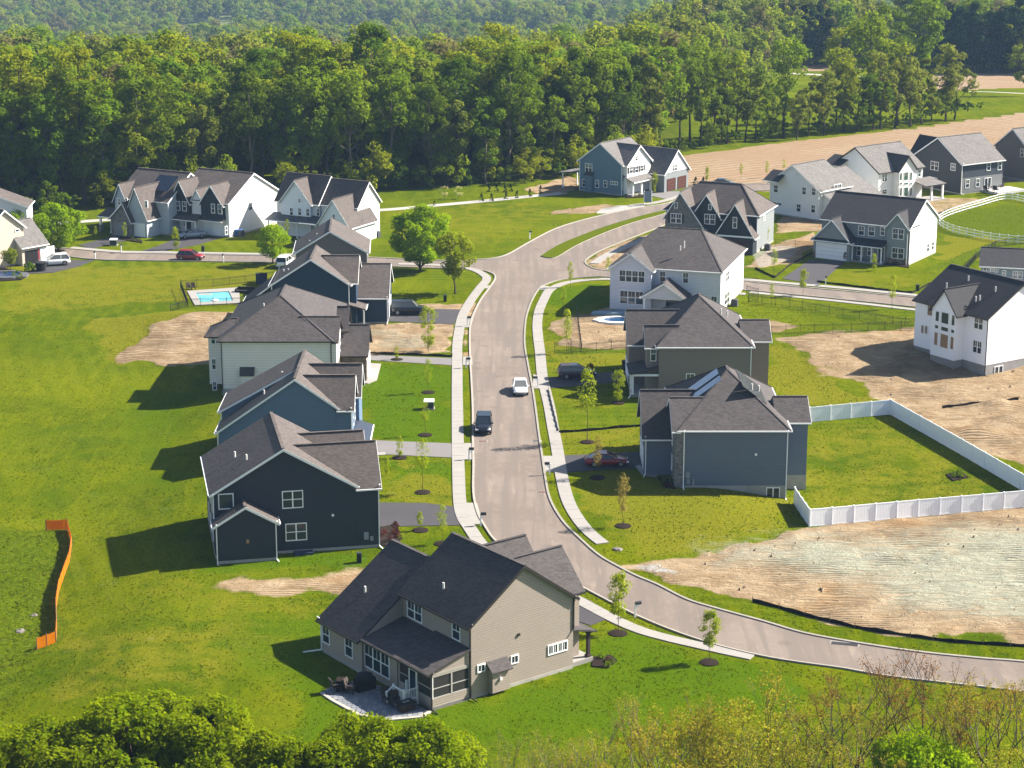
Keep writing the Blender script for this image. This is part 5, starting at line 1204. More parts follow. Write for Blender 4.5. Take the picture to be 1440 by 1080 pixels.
FK_LAB = {0: 'dark green', 1: 'mid green spreading', 2: 'tall dark vase shaped', 3: 'mid green', 4: 'yellow green', 5: 'pale olive half leafed', 6: 'rounded mid green'}
nfor = 0
SECT = ((30, 'at the far left edge'), (110, 'behind the big round maple'), (165, 'left of the grey stone house'), (245, 'behind the grey stone house'), (330, 'behind the white and navy house'), (395, 'between the white houses'), (530, 'behind the white porch house'), (620, 'above the lone round maple'), (760, 'behind the conifer bushes'), (815, 'left of the steel blue house'), (905, 'behind the steel blue house'), (9999, 'right of the steel blue house'))
def sector(q, S): return next(t for x, t in S if proj(q.x, q.y, float(gz(q.x, q.y)))[0] < x)
ROWN = ('front row', 'second row', 'third row', 'fourth row', 'fifth row', 'rear row')
woods_pts = []
for row in range(6):
    for p, d in along(EDGE, 6.4 if row < 2 else 7.4, .35):
        nrm = Vector((-d.y, d.x, 0)); q = p + nrm * (2.5 + row * 6.5 + rnd.uniform(-2.2, 2.2))
        z = float(gz(q.x, q.y)); left = q.x < -62
        k = rnd.choice((4, 1, 6, 3, 4, 1, 6) if left else (0, 2, 0, 3, 2, 1, 6, 5) if row < 2 else (0, 1, 4, 3, 4, 5, 5, 6))
        s = rnd.uniform(.68, 1.12) * (1.0 if row else .93) * (1.02 if left else .96)
        tree('woodland_tree', '%s tree, %s of the wood, %s' % (FK_LAB[k], ROWN[row], sector(q, SECT)), (q.x, q.y, z), forest_kinds[k], group='%s trees of the wood behind the houses' % FK_LAB[k], sc_=s)
        nfor += 1
# understorey along the wood's edge
for row in range(2):
    for p, d in along(EDGE, 5.0, .5):
        nrm = Vector((-d.y, d.x, 0)); q = p + nrm * (row * 3.0 + rnd.uniform(-1.5, 1.0)); k = rnd.randrange(4)
        tree('understorey_bush', '%s bush at the foot of the wood, %s' % (('broad dark', 'green', 'tall yellow green', 'low dark')[k], sector(q, SECT)), (q.x, q.y, float(gz(q.x, q.y))), under_kinds[k], 'bush', 'bushes along the edge of the wood', rnd.uniform(.6, 1.05))
# tree line between the ploughed field and the meadow
open_kinds = [proto('o%d' % i, i + 3, H, cr, base, 30, 95, .55, mat, BARK, rs, clr=(.10, .19), shape=shp, nlimb=14, lean=ln, trunk_r=.24) for i, (H, cr, base, mat, shp, ln) in enumerate(((20, 4.6, .32, L_MID, 'vase', .03), (17, 4.4, .25, L_OLIVE, 'vase', -.05), (21, 4.4, .30, L_DARK, 'oval', 0), (15, 4.6, .2, L_OLIVE, 'round', .06), (18, 4.2, .28, L_YEL, 'vase', 0), (14, 4.4, .15, L_DARK, 'round', .05)))]
TL = [(955, 208, 2, 1.0), (985, 206, 0, .9), (1005, 203, 5, 1.0), (1022, 202, 0, 1.0), (1048, 199, 1, .9), (1062, 198, 2, .75), (1102, 193, 0, 1.08), (1120, 197, 1, .6), (1136, 192, 3, .8), (1158, 190, 1, .85), (1186, 186, 4, .92), (1206, 185, 5, 1.0), (1228, 183, 5, .9), (1238, 181, 1, 1.0), (1258, 180, 3, .95), (1262, 176, 4, 1.05), (1280, 177, 1, .95), (1296, 174, 3, 1.0), (1330, 171, 1, 1.05), (1342, 168, 3, .85), (970, 199, 0, 1.1), (1035, 192, 4, 1.0), (1085, 188, 5, .8), (1175, 180, 4, 1.0), (1220, 172, 0, 1.25), (1292, 140, 0, 1.35), (1240, 150, 2, 1.2), (1180, 150, 4, 1.1), (1442, 135, 3, 1.0), (1310, 168, 5, .6), (1150, 186, 5, .55), (1015, 196, 3, .8)]
OL = {0: 'mid green', 1: 'olive', 2: 'dark green', 3: 'pale rounded', 4: 'yellow green', 5: 'low dark'}
TSEC = ((990, 'beside the wood'), (1050, 'above the stone gabled house'), (1110, 'left of the white dormer house'), (1165, 'above the white dormer house'), (1215, 'left of the white tall window house'), (1270, 'above the white tall window house'), (1320, 'left of the charcoal house'), (9999, 'above the charcoal house'))
for x, y, k, s in TL:
    q = at(x, y); tree('hedgerow_tree', '%s %s tree between field and meadow, %s' % ('large' if s > .93 else 'small', OL[k], sector(q, TSEC)), q, open_kinds[k], group='%s trees between field and meadow' % OL[k], sc_=s * 1.05)
for p, d in along([at(*p) for p in ((940, 219), (1000, 209), (1100, 197), (1200, 189), (1300, 179), (1390, 166))], 3.4, .5):
    nrm = Vector((-d.y, d.x, 0)); q = p + nrm * rnd.uniform(.5, 4)
    tree('hedge_bush', 'low bush under the tree line, %s' % sector(q, TSEC), q, under_kinds[rnd.choice((0, 3, 3, 1))], 'bush', 'bushes under the tree line', rnd.uniform(.35, .7))
# dark pines on the far right
pine = [proto('p%d' % i, i, H, 3.6, .12, 38, 55, .8, L_PINE, BARK, rs, clr=(.13, .22), shape='cone' if i else 'oval', nlimb=3) for i, H in enumerate((17, 19))]
for i in range(30):
    q = at(1338 + i * 5.2 + rnd.uniform(-3, 3), 101 + rnd.uniform(-7, 3)); tree('pine_tree', 'dark pine in the grove beyond the far field', q, pine[i % 2], group='dark pines beyond the far field', sc_=rnd.uniform(.95, 1.35))
for x, y in ((1138, 92), (1150, 90), (1163, 93), (1128, 88)): tree('pine_tree', 'dark pine by the farm lane beyond the meadow', at(x, y), pine[1], group='dark pines by the farm lane', sc_=rnd.uniform(.9, 1.2))

# ---- far woodland: one mass of some thousands of trees
src = bpy.data.collections.new('woodland_sources')
farm = [(L_MID, 'oval'), (L_OLIVE, 'round'), (L_MID, 'vase'), (L_YEL, 'round'), (leaf('leaf_far_grey', (.12, .115, .06), (.18, .165, .10)), 'vase'), (L_YEL, 'oval'), (L_MID, 'round'), (L_OLIVE, 'vase')]
for i, (m, s) in enumerate(farm):
    H = 19 + 2 * (i % 3); tm_, cm_ = tree_proto(i, H, 6.6, .10, 26, 90, 1.0, m, BARK, rs, clr=(.13, .24), shape=s, nlimb=2)
    o = bpy.data.objects.new('far_tree', cm_); src.objects.link(o)
pts = []
rw = np.random.RandomState(5)
def in_poly(x, y, poly): return float(poly_dist(np.array([x]), np.array([y]), poly)[0]) > 0
MEADOW = [at(925, 240), at(952, 205), at(962, 165), at(975, 130), at(1080, 112), at(1120, 95), at(1230, 94), at(1310, 97), at(1345, 102), at(1500, 104), at(1700, 100), at(1700, 300), at(940, 300)]
EY = lambda x: np.interp(x, [p.x for p in EDGE], [p.y for p in EDGE])
cand = []
y = 385.0
while y < 1900:
    st = 7.0 if y < 560 else 8.2 if y < 900 else 11
    hw = y * .26 + 55
    for x in np.arange(-hw, hw, st):
        cand.append((x + rw.uniform(-.45, .45) * st, y + rw.uniform(-.45, .45) * st))
    y += st
cand = np.array(cand); sdm = poly_dist(cand[:, 0], cand[:, 1], MEADOW)
ok = (sdm < -1) & ((cand[:, 1] > EY(cand[:, 0]) + 40) | (cand[:, 0] > 60))
cand = cand[ok]
clr_n = vnoise(cand[:, 0] + 3000, cand[:, 1], 60, 21)
cand = cand[(clr_n < .70) | (cand[:, 1] < 620)]
me = bpy.data.meshes.new('far_woodland'); me.from_pydata([(x, y, float(gz(x, y)) - .3) for x, y in cand], [], [])
fw = link('far_woodland', me); tag(fw, 'hazy mass of woodland rolling away to the top of the picture', 'woodland', kind='stuff')
ng = bpy.data.node_groups.new('woodland_scatter', 'GeometryNodeTree')
ng.interface.new_socket('Geometry', in_out='INPUT', socket_type='NodeSocketGeometry'); ng.interface.new_socket('Geometry', in_out='OUTPUT', socket_type='NodeSocketGeometry')
N = ng.nodes; gi = N.new('NodeGroupInput'); go = N.new('NodeGroupOutput'); ip = N.new('GeometryNodeInstanceOnPoints'); ci = N.new('GeometryNodeCollectionInfo')
m2p = N.new('GeometryNodeMeshToPoints')
ci.inputs['Collection'].default_value = src; ci.inputs['Separate Children'].default_value = True; ci.inputs['Reset Children'].default_value = True
rv = N.new('FunctionNodeRandomValue'); rv.data_type = 'FLOAT_VECTOR'; rv.inputs[0].default_value = (0, 0, 0); rv.inputs[1].default_value = (.12, .12, 6.28)
rsn = N.new('FunctionNodeRandomValue'); rsn.data_type = 'FLOAT'; rsn.inputs[2].default_value = .55; rsn.inputs[3].default_value = 1.12
ng.links.new(gi.outputs[0], m2p.inputs[0]); ng.links.new(m2p.outputs[0], ip.inputs['Points']); ng.links.new(ci.outputs[0], ip.inputs['Instance']); ip.inputs['Pick Instance'].default_value = True
ng.links.new(rv.outputs[0], ip.inputs['Rotation']); ng.links.new(rsn.outputs[1], ip.inputs['Scale']); ng.links.new(ip.outputs[0], go.inputs[0])
md = fw.modifiers.new('scatter', 'NODES'); md.node_group = ng

# ---- single trees among the houses
maple_r = proto('mr', 1, 10.5, 4.6, .14, 90, 230, .38, L_BRIGHT, BARK, rs, clr=(.16, .30), shape='round', trunk_r=.2)
maple_2 = proto('m2', 2, 9.5, 3.8, .26, 44, 150, .34, L_YEL, BARK, rs, clr=(.16, .28), shape='vase', trunk_r=.16)
maple_3 = proto('m3', 4, 8, 3.0, .22, 50, 190, .32, L_BRIGHT, BARK, rs, clr=(.18, .34), shape='round', trunk_r=.15)
def tree_px(name, label, base, top, pr, H0, cat='tree', group=None, wide=1.0, mulch=False, crown='crown'):
    b = at(*base); s = CAM_H
    # real height from the picture height of the tree
    d = (Vector((b.x, b.y)).length)
    lo, hi = .3, 40.0
    for _ in range(40):
        m = (lo + hi) / 2
        if proj(b.x, b.y, b.z + m)[1] > top: lo = m
        else: hi = m
    r = empty(name, b, rnd.uniform(0, 6.28), label, cat, group); k = lo / H0; r.scale = (k * wide, k * wide, k)
    link('trunk', pr[0], r); link(crown, pr[1], r)
    if mulch: link('mulch_ring', MULCH_ME, r).scale = (1 / (k * wide), 1 / (k * wide), 1 / k)
    return r
MULCH_ME = MB().lathe([(.85, -.05), (.8, .08), (.45, .14), (.1, .16)], n=12).mesh('mulch_ring', MULCH)
tree_px('maple_tree', 'round bright green maple standing alone on the lawn left of the junction', (591, 381), 291, maple_r, 10.5, wide=.9)
tree_px('lawn_tree', 'airy yellow green tree beside the round maple near the junction', (640, 413), 328, maple_2, 9.5, wide=.92)
tree_px('maple_tree', 'small bright maple by the left cross street behind the pool', (384, 371), 316, maple_3, 8, wide=1.0)
tree_px('maple_tree', 'big round maple beside the white car at the far left', (82, 353), 288, maple_r, 10.5, wide=1.12)
tree_px('ornamental_tree', 'pale weeping bush in front of the beige house', (15, 379), 350, maple_2, 9.5, 'tree', wide=1.1); tree_px('garden_bush', 'dark green bush beside the beige house garage', (41, 383), 368, under_kinds[3], 3.2, 'bush', wide=.9)
tree_px('garden_tree', 'green bush behind the beige house roof', (26, 335), 296, maple_3, 8, wide=1.0)
L_SAP = leaf('leaf_sapling', (0.200, 0.280, 0.015), (0.340, 0.400, 0.030), .58, .15, .01)
sap = [proto('s%d' % i, i, 4.5, w_ * 1.1, b_, 34, int(n_ * 1.7), .13, m, BARK, rs, clr=(.12, .22), shape='oval', trunk_r=.035, nlimb=8) for i, (w_, b_, n_, m) in enumerate(((.6, .35, 24, L_SAP), (.78, .28, 60, L_SAP), (.55, .4, 18, L_SAP), (.6, .28, 22, L_ORA), (.9, .25, 70, L_PURP), (.85, .12, 60, L_SAP), (.6, .1, 50, L_SAP)))]
SAPS = [((602, 552), 506, 0, 'thin yellow green sapling in front of the brick fronted house'), ((598, 612), 566, 2, 'spindly sapling on the lawn below the utility box'), ((562, 644), 613, 5, 'small bushy sapling at the end of the blue house drive'), ((594.5, 692.6), 618, 2, 'tall thin sapling in a dark mulch ring by the navy house lawn'),
 ((544, 669), 640, 6, 'yellow green shrub against the navy house front'), ((591, 746), 719, 1, 'small ball headed sapling beside the black drive'), ((622, 765), 711, 0, 'sapling near the pavement by the tan house roof'), ((556, 762), 733, 4, 'purple leaved shrub at the corner of the navy house'), ((602, 494), 430, 5, 'slender bushy sapling on the seeded soil near the pavement'), ((558, 506), 487, 5, 'little green shrub by the grey drive'),
 ((802, 404), 369, 0, 'thin sapling at the right street corner'), ((797, 497), 436, 0, 'tall airy sapling on the lawn of the corner lot'), ((792, 440), 403, 2, 'faint sapling beside the curved pavement'), ((855, 391), 362, 0, 'yellow sapling by the kerb of the bare corner lot'),
 ((826, 622), 520, 2, 'very tall thin sapling in a mulch ring by the right pavement'), ((840, 672), 612, 3, 'bronze leaved sapling in front of the parked red car'), ((869, 567), 519, 5, 'bushy sapling beside the white porch of the taupe house'), ((830, 537), 510, 4, 'purple leaved tree behind the dark parked car'),
 ((876, 740), 667, 3, 'bronze leaved sapling in a mulch ring left of the slate blue house'), ((869, 891), 802, 1, 'pyramid shaped sapling in a mulch ring beside the tan house mailbox'), ((997, 932), 855, 1, 'yellow green sapling in a mulch ring at the end of the pavement'),
 ((1129, 416), 377, 1, 'sapling on the verge in front of the grey house drive'), ((1254, 435), 387, 0, 'sapling on the verge near the white unfinished house'), ((1085, 428), 399, 0, 'thin sapling by the verge right of the pale grey house'), ((1229, 381), 356, 5, 'green shrub by the porch of the grey garage house'), ((1188, 368), 354, 4, 'pink leaved shrub beside the white garage door'), ((1088, 390), 350, 2, 'sapling on the dry lawn left of the grey garage house'),
 ((176, 341), 313, 0, 'sapling on the lawn before the stone garage gables'), ((248, 351), 318, 5, 'bushy sapling before the silver car'), ((229, 329), 309, 3, 'pinkish shrub between the two dark gabled houses'), ((504, 341), 314, 2, 'thin sapling at the white house with black porch roof'), ((404, 337), 309, 0, 'young tree before the black porch roof'),
 ((920, 272), 241, 6, 'bright green tree before the steel blue house porch'), ((994, 256), 233, 6, 'pale green tree by the field edge road'), ((1042, 252), 230, 0, 'thin street sapling at the field edge, left'), ((1078, 250), 227, 0, 'thin street sapling at the field edge near the white dormer house'), ((1102, 246), 224, 2, 'small street tree before the white dormer house roof'), ((805, 300), 289, 0, 'tiny sapling on the pale pad by the boulevard') , ((135, 338), 318, 2, 'dark sapling at the far left end of the row'), ((1078, 345), 318, 0, 'thin sapling by the boulevard end')]
for base, top, k, lb in SAPS: tree_px('sapling', lb, base, top, sap[k], 4.5, 'tree', 'young trees planted on the lots', .8, mulch=(k in (0, 1, 2, 3, 5) and base[1] > 500))
con = proto('con', 2, 3.0, .9, .0, 26, 60, .2, L_PINE, BARK, rs, clr=(.2, .4), shape='cone', trunk_r=.05, nlimb=0)
for i, (x, y) in enumerate(((677, 283), (691, 282.5), (712, 280), (727, 278.5), (745, 276), (760, 271.5), (688, 270), (698, 269), (710, 270.5), (718, 269), (962, 258), (978, 260.5), (989, 260.5), (1084, 252))):
    tree_px('dwarf_conifer', 'small dark conifer bush beside the footpath' if i < 10 else 'small dark conifer at the edge of the ploughed field', (x, y), y - (11 if i < 10 else 12), con, 3.0, 'bush', 'conifer bushes by the footpath' if i < 10 else 'conifers at the field edge')
for x, lb in ((625, 'left white blossoming tree before the wood'), (645, 'right white blossoming tree before the wood')): tree_px('blossom_tree', lb, (x, 280), 262, proto('bl', 1, 4.5, 1.6, .3, 20, 50, .2, L_BLOS, BARK, rs, clr=(.15, .3), shape='round', trunk_r=.05), 4.5, group='white blossom trees')
tree_px('round_shrub', 'round dark shrub beside the footpath', (611, 289), 282, con, 3.0, 'bush')
# ---- foreground crowns along the lower edge
front = [proto('fr%d' % i, i + 5, 11, 4.6, .12, 150, 330, .25, L_FRONT, BARK, rs, clr=(.10, .22), shape='round', trunk_r=.22) for i in range(2)]
for i, (px, Y, Hh, wd, lb) in enumerate(((-30, 122, 10.8, 1.0, 'leafy maple at the lower left corner'), (70, 121, 11.2, 1.0, 'leafy maple second from the lower left corner'), (185, 123, 12.2, 1.05, 'tallest leafy maple along the lower left edge'), (300, 122, 12.0, 1.05, 'leafy maple left of the gap by the green bin'), (395, 120.5, 10.8, .85, 'lower leafy maple beside the gap at the green bin'), (505, 122, 11.3, .92, 'leafy maple below the patio'), (600, 121, 11.3, .9, 'leafy maple at the right end of the lower left row'))):
    z0 = -.3; fw_ = Y * math.cos(PITCH) + 60 * math.sin(PITCH); x = (px - 720) / FPX * fw_
    r = empty('maple_tree', (x, Y, z0), i * 1.1, lb, 'tree', 'leafy maples along the lower left edge'); k = Hh / 11; r.scale = (k * wd, k * wd, k); link('trunk', front[i % 2][0], r); link('crown', front[i % 2][1], r)
# bare spring trees: branching skeletons with buds
def bare_tree(seed, H, spread, nb, budmat, budsize, budn, bark, lean=0):
    q = random.Random(seed); segs = []; tips = []
    def grow(p, d, L, r, depth):
        e = p + d * L; m = p.lerp(e, .5) + Vector((q.uniform(-1, 1), q.uniform(-1, 1), 0)) * L * .05
        segs.append((p, m, r, r * .85)); segs.append((m, e, r * .85, r * .68))
        if depth >= 4 or r < .009: tips.append(e); tips.append(m); return
        n = 2 if q.random() < .55 else 3
        for i in range(n):
            nd = (d + Vector((q.uniform(-1, 1), q.uniform(-1, 1), q.uniform(-.15, .7))) * (spread * (.75 + .15 * depth))).normalized()
            grow(e, nd, L * q.uniform(.58, .86), r * .60, depth + 1)
        if depth >= 1: tips.append(m)
    for i in range(nb):
        a = i * 6.28 / nb + q.uniform(-.4, .4); grow(Vector((math.cos(a) * .15, math.sin(a) * .15, -.3)), Vector((math.cos(a) * .22 * (nb > 1) + lean, math.sin(a) * .22 * (nb > 1), 1)).normalized(), H * .30, H * .0085, 0)
    V = leaves_np([tuple(t) for t in tips], [budsize * 3.2] * len(tips), budn, budsize, np.random.RandomState(seed), shell=.1)
    return limb_mesh('branches', segs, bark, 4), quads_mesh('buds', V, budmat)
BK2 = plain('twig_bark', (.21, .185, .14), .95, .1, vary=.3); BK3 = plain('dark_twig_bark', (.065, .05, .042), .95, .1, vary=.3)
bare = [bare_tree(1, 12, .62, 2, L_BUD, .12, 14, BK2), bare_tree(2, 11, .55, 3, L_BUD, .10, 9, BK2), bare_tree(3, 12.5, .7, 2, L_RED, .11, 10, BK3), bare_tree(4, 11, .6, 3, L_RED, .10, 8, BK3), bare_tree(5, 8, .8, 4, L_BUD, .16, 22, BK2), bare_tree(6, 10, .6, 3, L_BUD, .08, 5, BK2)]
BT = [(715, 128, .72, 5, 'bare grey twiggy tree below the tan house wall'), (790, 125, .80, 5, 'bare grey tree with fine twigs at the bottom centre'), (845, 127, .82, 1, 'bare tree with few buds left of the yellow bush'), (930, 128, .92, 1, 'bare tree standing before the lawn left of the pavement end'), (975, 127, .85, 0, 'budding tree behind the yellow bush'), (1115, 128, 1.02, 0, 'tall budding tree below the drain'), (1145, 126, .92, 1, 'slender budding tree with pale green tips'), (1185, 130, .95, 2, 'red budded tree with dark branches'), (1290, 128, 1.0, 2, 'wide dark red budded tree at the lower right'), (1345, 127, .95, 0, 'green budding tree second from the lower right corner'), (1425, 127, .98, 2, 'red budded tree at the lower right corner'), (1240, 126, .82, 0, 'yellowish budding tree between the red budded trees'), (880, 124, .70, 5, 'low grey twiggy tree at the bottom edge'), (680, 124, .62, 5, 'low bare bush tree right of the leafy maples'), (760, 130, .62, 1, 'thin budding tree before the foundation of the tan house'), (1060, 131, .74, 5, 'thin bare tree at the end of the lawn'), (1395, 132, .85, 0, 'pale budding tree near the street at the lower right'), (820, 123, .78, 0, 'pale twiggy tree between the low bushes at the bottom'), (905, 130, .78, 0, 'pale budding tree on the lawn edge at bottom centre'), (1010, 129, .86, 1, 'slim pale tree right of the yellow bushes'), (1080, 124, .86, 1, 'slim pale tree under the long street bend'), (740, 122, .66, 0, 'low pale budding tree beside the leafy maples'), (1215, 131, .84, 1, 'pale thin tree among the red budded trees'), (1320, 131, .88, 0, 'yellow budding tree among the red budded trees'), (1455, 131, .9, 1, 'pale thin tree in the lower right corner')]
for i, (px, Y, s, k, lb) in enumerate(BT):
    fw_ = Y * math.cos(PITCH) + 60 * math.sin(PITCH); x = (px - 720) / FPX * fw_
    r = empty('budding_tree', (x, Y, 0), i * 1.9, lb, 'tree', 'bare budding trees along the lower right edge'); s *= 1.07; r.scale = (s, s, s); link('branches', bare[k][0], r); link('buds', bare[k][1], r)
YB = [proto('yb%d' % i, i, 8, 3.4, .1, 90, 75, .15, L_BUD, BK2, rs, clr=(.12, .26), shape='round', trunk_r=.08, nlimb=24) for i in range(2)]
for i, (px, Y, Hh, wd, pr, lb) in enumerate(((950, 126, 10.0, .95, YB[0], 'yellow flowering bushy tree at the bottom, left one'), (1040, 126.5, 10.3, .95, YB[1], 'yellow flowering bushy tree at the bottom, right one'), (1270, 125, 8.6, .8, maple_3, 'dense green leafy tree at the lower right'), (1335, 124.5, 7.6, .8, maple_3, 'smaller dense green tree at the lower right'), (850, 123, 7.4, .9, YB[1], 'low yellowish bush at the bottom centre'), (1150, 124, 8.4, .9, YB[0], 'low yellowish bush under the dark budding trees'), (1420, 124, 8.0, .9, YB[1], 'low yellowish bush in the lower right corner'))):
    fw_ = Y * math.cos(PITCH) + 60 * math.sin(PITCH); x = (px - 720) / FPX * fw_
    r = empty('bushy_tree', (x, Y, 0), i * 2.2, lb, 'tree'); k = Hh / 8; r.scale = (k * wd, k * wd, k); link('trunk', pr[0], r); link('crown', pr[1], r)
# ================================================================ CARS, FENCES, SMALL THINGS
TYRE = plain('tyre_rubber', (.012, .012, .012), .85); RIM = plain('rim_alloy', (.35, .35, .36), .35, .5, .6); LAMPW = plain('lamp_clear', (.6, .6, .62), .15, .6); LAMPR = plain('lamp_red', (.25, .01, .01), .2, .6); CGL = glass('car_glass', (.006, .009, .012))
def paint(name, c):
    if name in MATS: return MATS[name]
    t = NT(name); m = t.fin(t.mix(t.noise(t.pos(), .8, 2), tuple(v * .92 for v in c), tuple(v * 1.05 for v in c)), .28, .55); t.b.inputs['Coat Weight'].default_value = .2; t.b.inputs['Coat Roughness'].default_value = .06; MATS[name] = m; return m
WHEEL = {}
def car(label, px, head, kind, mat, group='parked and moving cars'):
    p = at(*px, 0.04); z0 = .04 if True else 0
    L, W, H = {'sedan': (4.7, 1.82, 1.45), 'suv': (4.75, 1.9, 1.72), 'big': (5.4, 2.05, 1.92), 'hatch': (4.3, 1.8, 1.55)}[kind]
    r = empty('car', (p.x, p.y, .07), R(head), label, 'car', group)
    hb = {'sedan': .92, 'suv': 1.05, 'big': 1.15, 'hatch': .95}[kind]; hz = hb - {'sedan': .12, 'suv': .08, 'big': .04, 'hatch': .1}[kind]
    # lower body: sections along the length (x forward)
    st = [(-L / 2, .74, .42, hb - .22), (-L / 2 + .08, .9, .3, hb - .06), (-L / 2 + .5, .98, .24, hb), (-L * .2, 1.0, .24, hb), (L * .12, 1.0, .24, hb), (L * .2, .99, .24, hb - .02), (L * .38, .96, .25, hz - .06), (L / 2 - .12, .86, .3, hz - .2), (L / 2, .68, .42, hz - .36)]
    mb = MB(); vs = []
    for x, wv, zb, zt in st:
        w2 = W / 2 * wv
        vs += [(x, -w2 * .9, zb), (x, -w2, zb + .16), (x, -w2, zt - .22), (x, -w2 * .9, zt - .02), (x, -w2 * .5, zt + .02), (x, w2 * .5, zt + .02), (x, w2 * .9, zt - .02), (x, w2, zt - .22), (x, w2, zb + .16), (x, w2 * .9, zb)]
    n = 10; fs = []
    for i in range(len(st) - 1):
        for k in range(n): fs.append((i * n + k, i * n + (k + 1) % n, (i + 1) * n + (k + 1) % n, (i + 1) * n + k))
    fs += [tuple(range(n - 1, -1, -1)), tuple((len(st) - 1) * n + k for k in range(n))]
    mb.add(vs, fs); body = mb.build('body', mat, r)
    for pl_ in body.data.polygons: pl_.use_smooth = True
    # cabin
    xa = {'sedan': (-L * .40, -L * .22, L * .0, L * .24), 'suv': (-L * .48, -L * .40, L * .02, L * .25), 'big': (-L * .485, -L * .45, L * .08, L * .22), 'hatch': (-L * .47, -L * .36, L * .05, L * .25)}[kind]
    b = hb - .03; w0 = W / 2 * .93; w1 = W / 2 * .76
    q = [(xa[0], -w0, b), (xa[3], -w0, b), (xa[3], w0, b), (xa[0], w0, b), (xa[1], -w1, H - .05), (xa[2], -w1, H - .05), (xa[2], w1, H - .05), (xa[1], w1, H - .05)]
    MB().add(q, [(0, 1, 5, 4), (1, 2, 6, 5), (2, 3, 7, 6), (3, 0, 4, 7), (4, 5, 6, 7), (0, 3, 2, 1)]).build('windows', CGL, r)
    mb = MB().slab([(xa[1] - .04, -w1 - .02, H), (xa[2] + .02, -w1 - .02, H), (xa[2] + .02, w1 + .02, H), (xa[1] - .04, w1 + .02, H)], .07)
    for sg in (-1, 1):
        for a, c in ((0, 1), (3, 2)): mb.beam((xa[a], sg * w0, b), (xa[c], sg * w1, H - .04), .09, .07)
        xm = (xa[1] + xa[2]) / 2; mb.beam((xm, sg * w0, b), (xm, sg * w1, H - .04), .08, .04)
    mb.build('roof', mat, r)
    wr = .33 if kind in ('sedan', 'hatch') else .38
    if wr not in WHEEL: WHEEL[wr] = (MB().tube((0, -.11, 0), (0, .11, 0), wr, n=14).mesh('tyre', TYRE), MB().tube((0, -.125, 0), (0, .125, 0), wr * .64, n=10).mesh('rim', RIM))
    for x in (-L * .3, L * .31):
        for sg in (-1, 1):
            wo = link('wheel', WHEEL[wr][0], r, (x, sg * (W / 2 - .1), wr)); link('rim', WHEEL[wr][1], wo)
    for sg in (-1, 1):
        MB().box(L / 2 - .3, L / 2 - .04, sg * W * .36 - .17, sg * W * .36 + .17, hz - .36, hz - .22).build('headlight', LAMPW, r)
        MB().box(-L / 2 - .015, -L / 2 + .2, sg * W * .37 - .13, sg * W * .37 + .13, hb - .34, hb - .14).build('taillight', LAMPR, r)
        MB().box(L * .17, L * .21, sg * W / 2 * 1.0 - .02, sg * (W / 2 + .17) , hb - .04, hb + .12).build('mirror', mat, r)
    MB().box(L / 2 - .03, L / 2 + .012, -W * .2, W * .2, .42, hz - .38).build('grille', TYRE, r)
    return r
P_BLK = paint('black_paint', (.005, .006, .009)); P_WHT = paint('white_paint', (.72, .72, .72)); P_RED = paint('red_paint', (.20, .010, .016)); P_MAR = paint('maroon_paint', (.030, .010, .018)); P_SIL = paint('silver_paint', (.24, .28, .32)); P_BLU = paint('blue_paint', (.028, .07, .12))
car('white sedan driving towards the camera in the middle of the street', (731.5, 551), -88, 'sedan', P_WHT)
car('black car driving close to the left kerb of the street', (680, 605), -91, 'suv', P_BLK)
car('long black vehicle parked on the driveway of the deep blue house', (576, 441.5), 0, 'big', P_BLK)
car('dark maroon car parked on the driveway of the taupe house', (811, 531), 7, 'suv', P_MAR)
car('red car parked on the driveway beside the slate blue house', (853, 654), 2, 'sedan', P_RED)
car('small red car driving along the left cross street', (268, 365), -5, 'hatch', P_RED)
car('white car parked on the driveway of the beige house', (77, 372.5), 200, 'suv', P_WHT)
car('silver car parked before the double white garage', (270, 334), 205, 'sedan', P_SIL)
car('blue car on the street beside the ploughed field', (1018, 262), -4, 'sedan', P_BLU)
car('white car half hidden behind the grey brown house', (401, 374), 80, 'suv', P_WHT)

# ---- mailboxes
mbx = MB().box(-.07, .07, -.07, .07, 0, 1.25).beam((0, 0, .75), (.3, 0, 1.08), .07, .07).box(-.06, .5, -.055, .055, 1.08, 1.18).mesh('post', WHITE)
mbb = MB().extr([(-.12, 1.18), (.12, 1.18), (.12, 1.33), (.06, 1.43), (-.06, 1.43), (-.12, 1.33)], 'x', .0, .55).mesh('letter_box', BLACKMETAL)
for x, y, rz, lb in ((657, 459, 0, 'white post mailbox at the drive with the black vehicle'), (655.5, 518, 0, 'white post mailbox at the end of the narrow grey drive'), (659.5, 647, 0, 'white post mailbox at the blue house drive'), (676, 740, 0, 'white post mailbox at the navy house drive'), (756, 545, 180, 'white post mailbox at the drive with the dark maroon car'), (773, 668, 180, 'white post mailbox at the drive with the red car'), (893, 868, 20, 'white post mailbox beside the tan house sapling'),
        (170.5, 356, 90, 'white mailbox at the far kerb before the silver car drive'), (314, 369, -90, 'white mailbox on the lawn side of the left cross street'), (134, 365, -90, 'white mailbox at the beige house drive'), (1161, 401, -90, 'white mailbox by the grey garage house drive'), (745, 336, -60, 'white post on the lawn beside the boulevard')):
    r = empty('mailbox', at(x, y), R(rz), lb, 'mailbox', 'mailboxes along the streets'); link('post', mbx, r); link('letter_box', mbb, r)
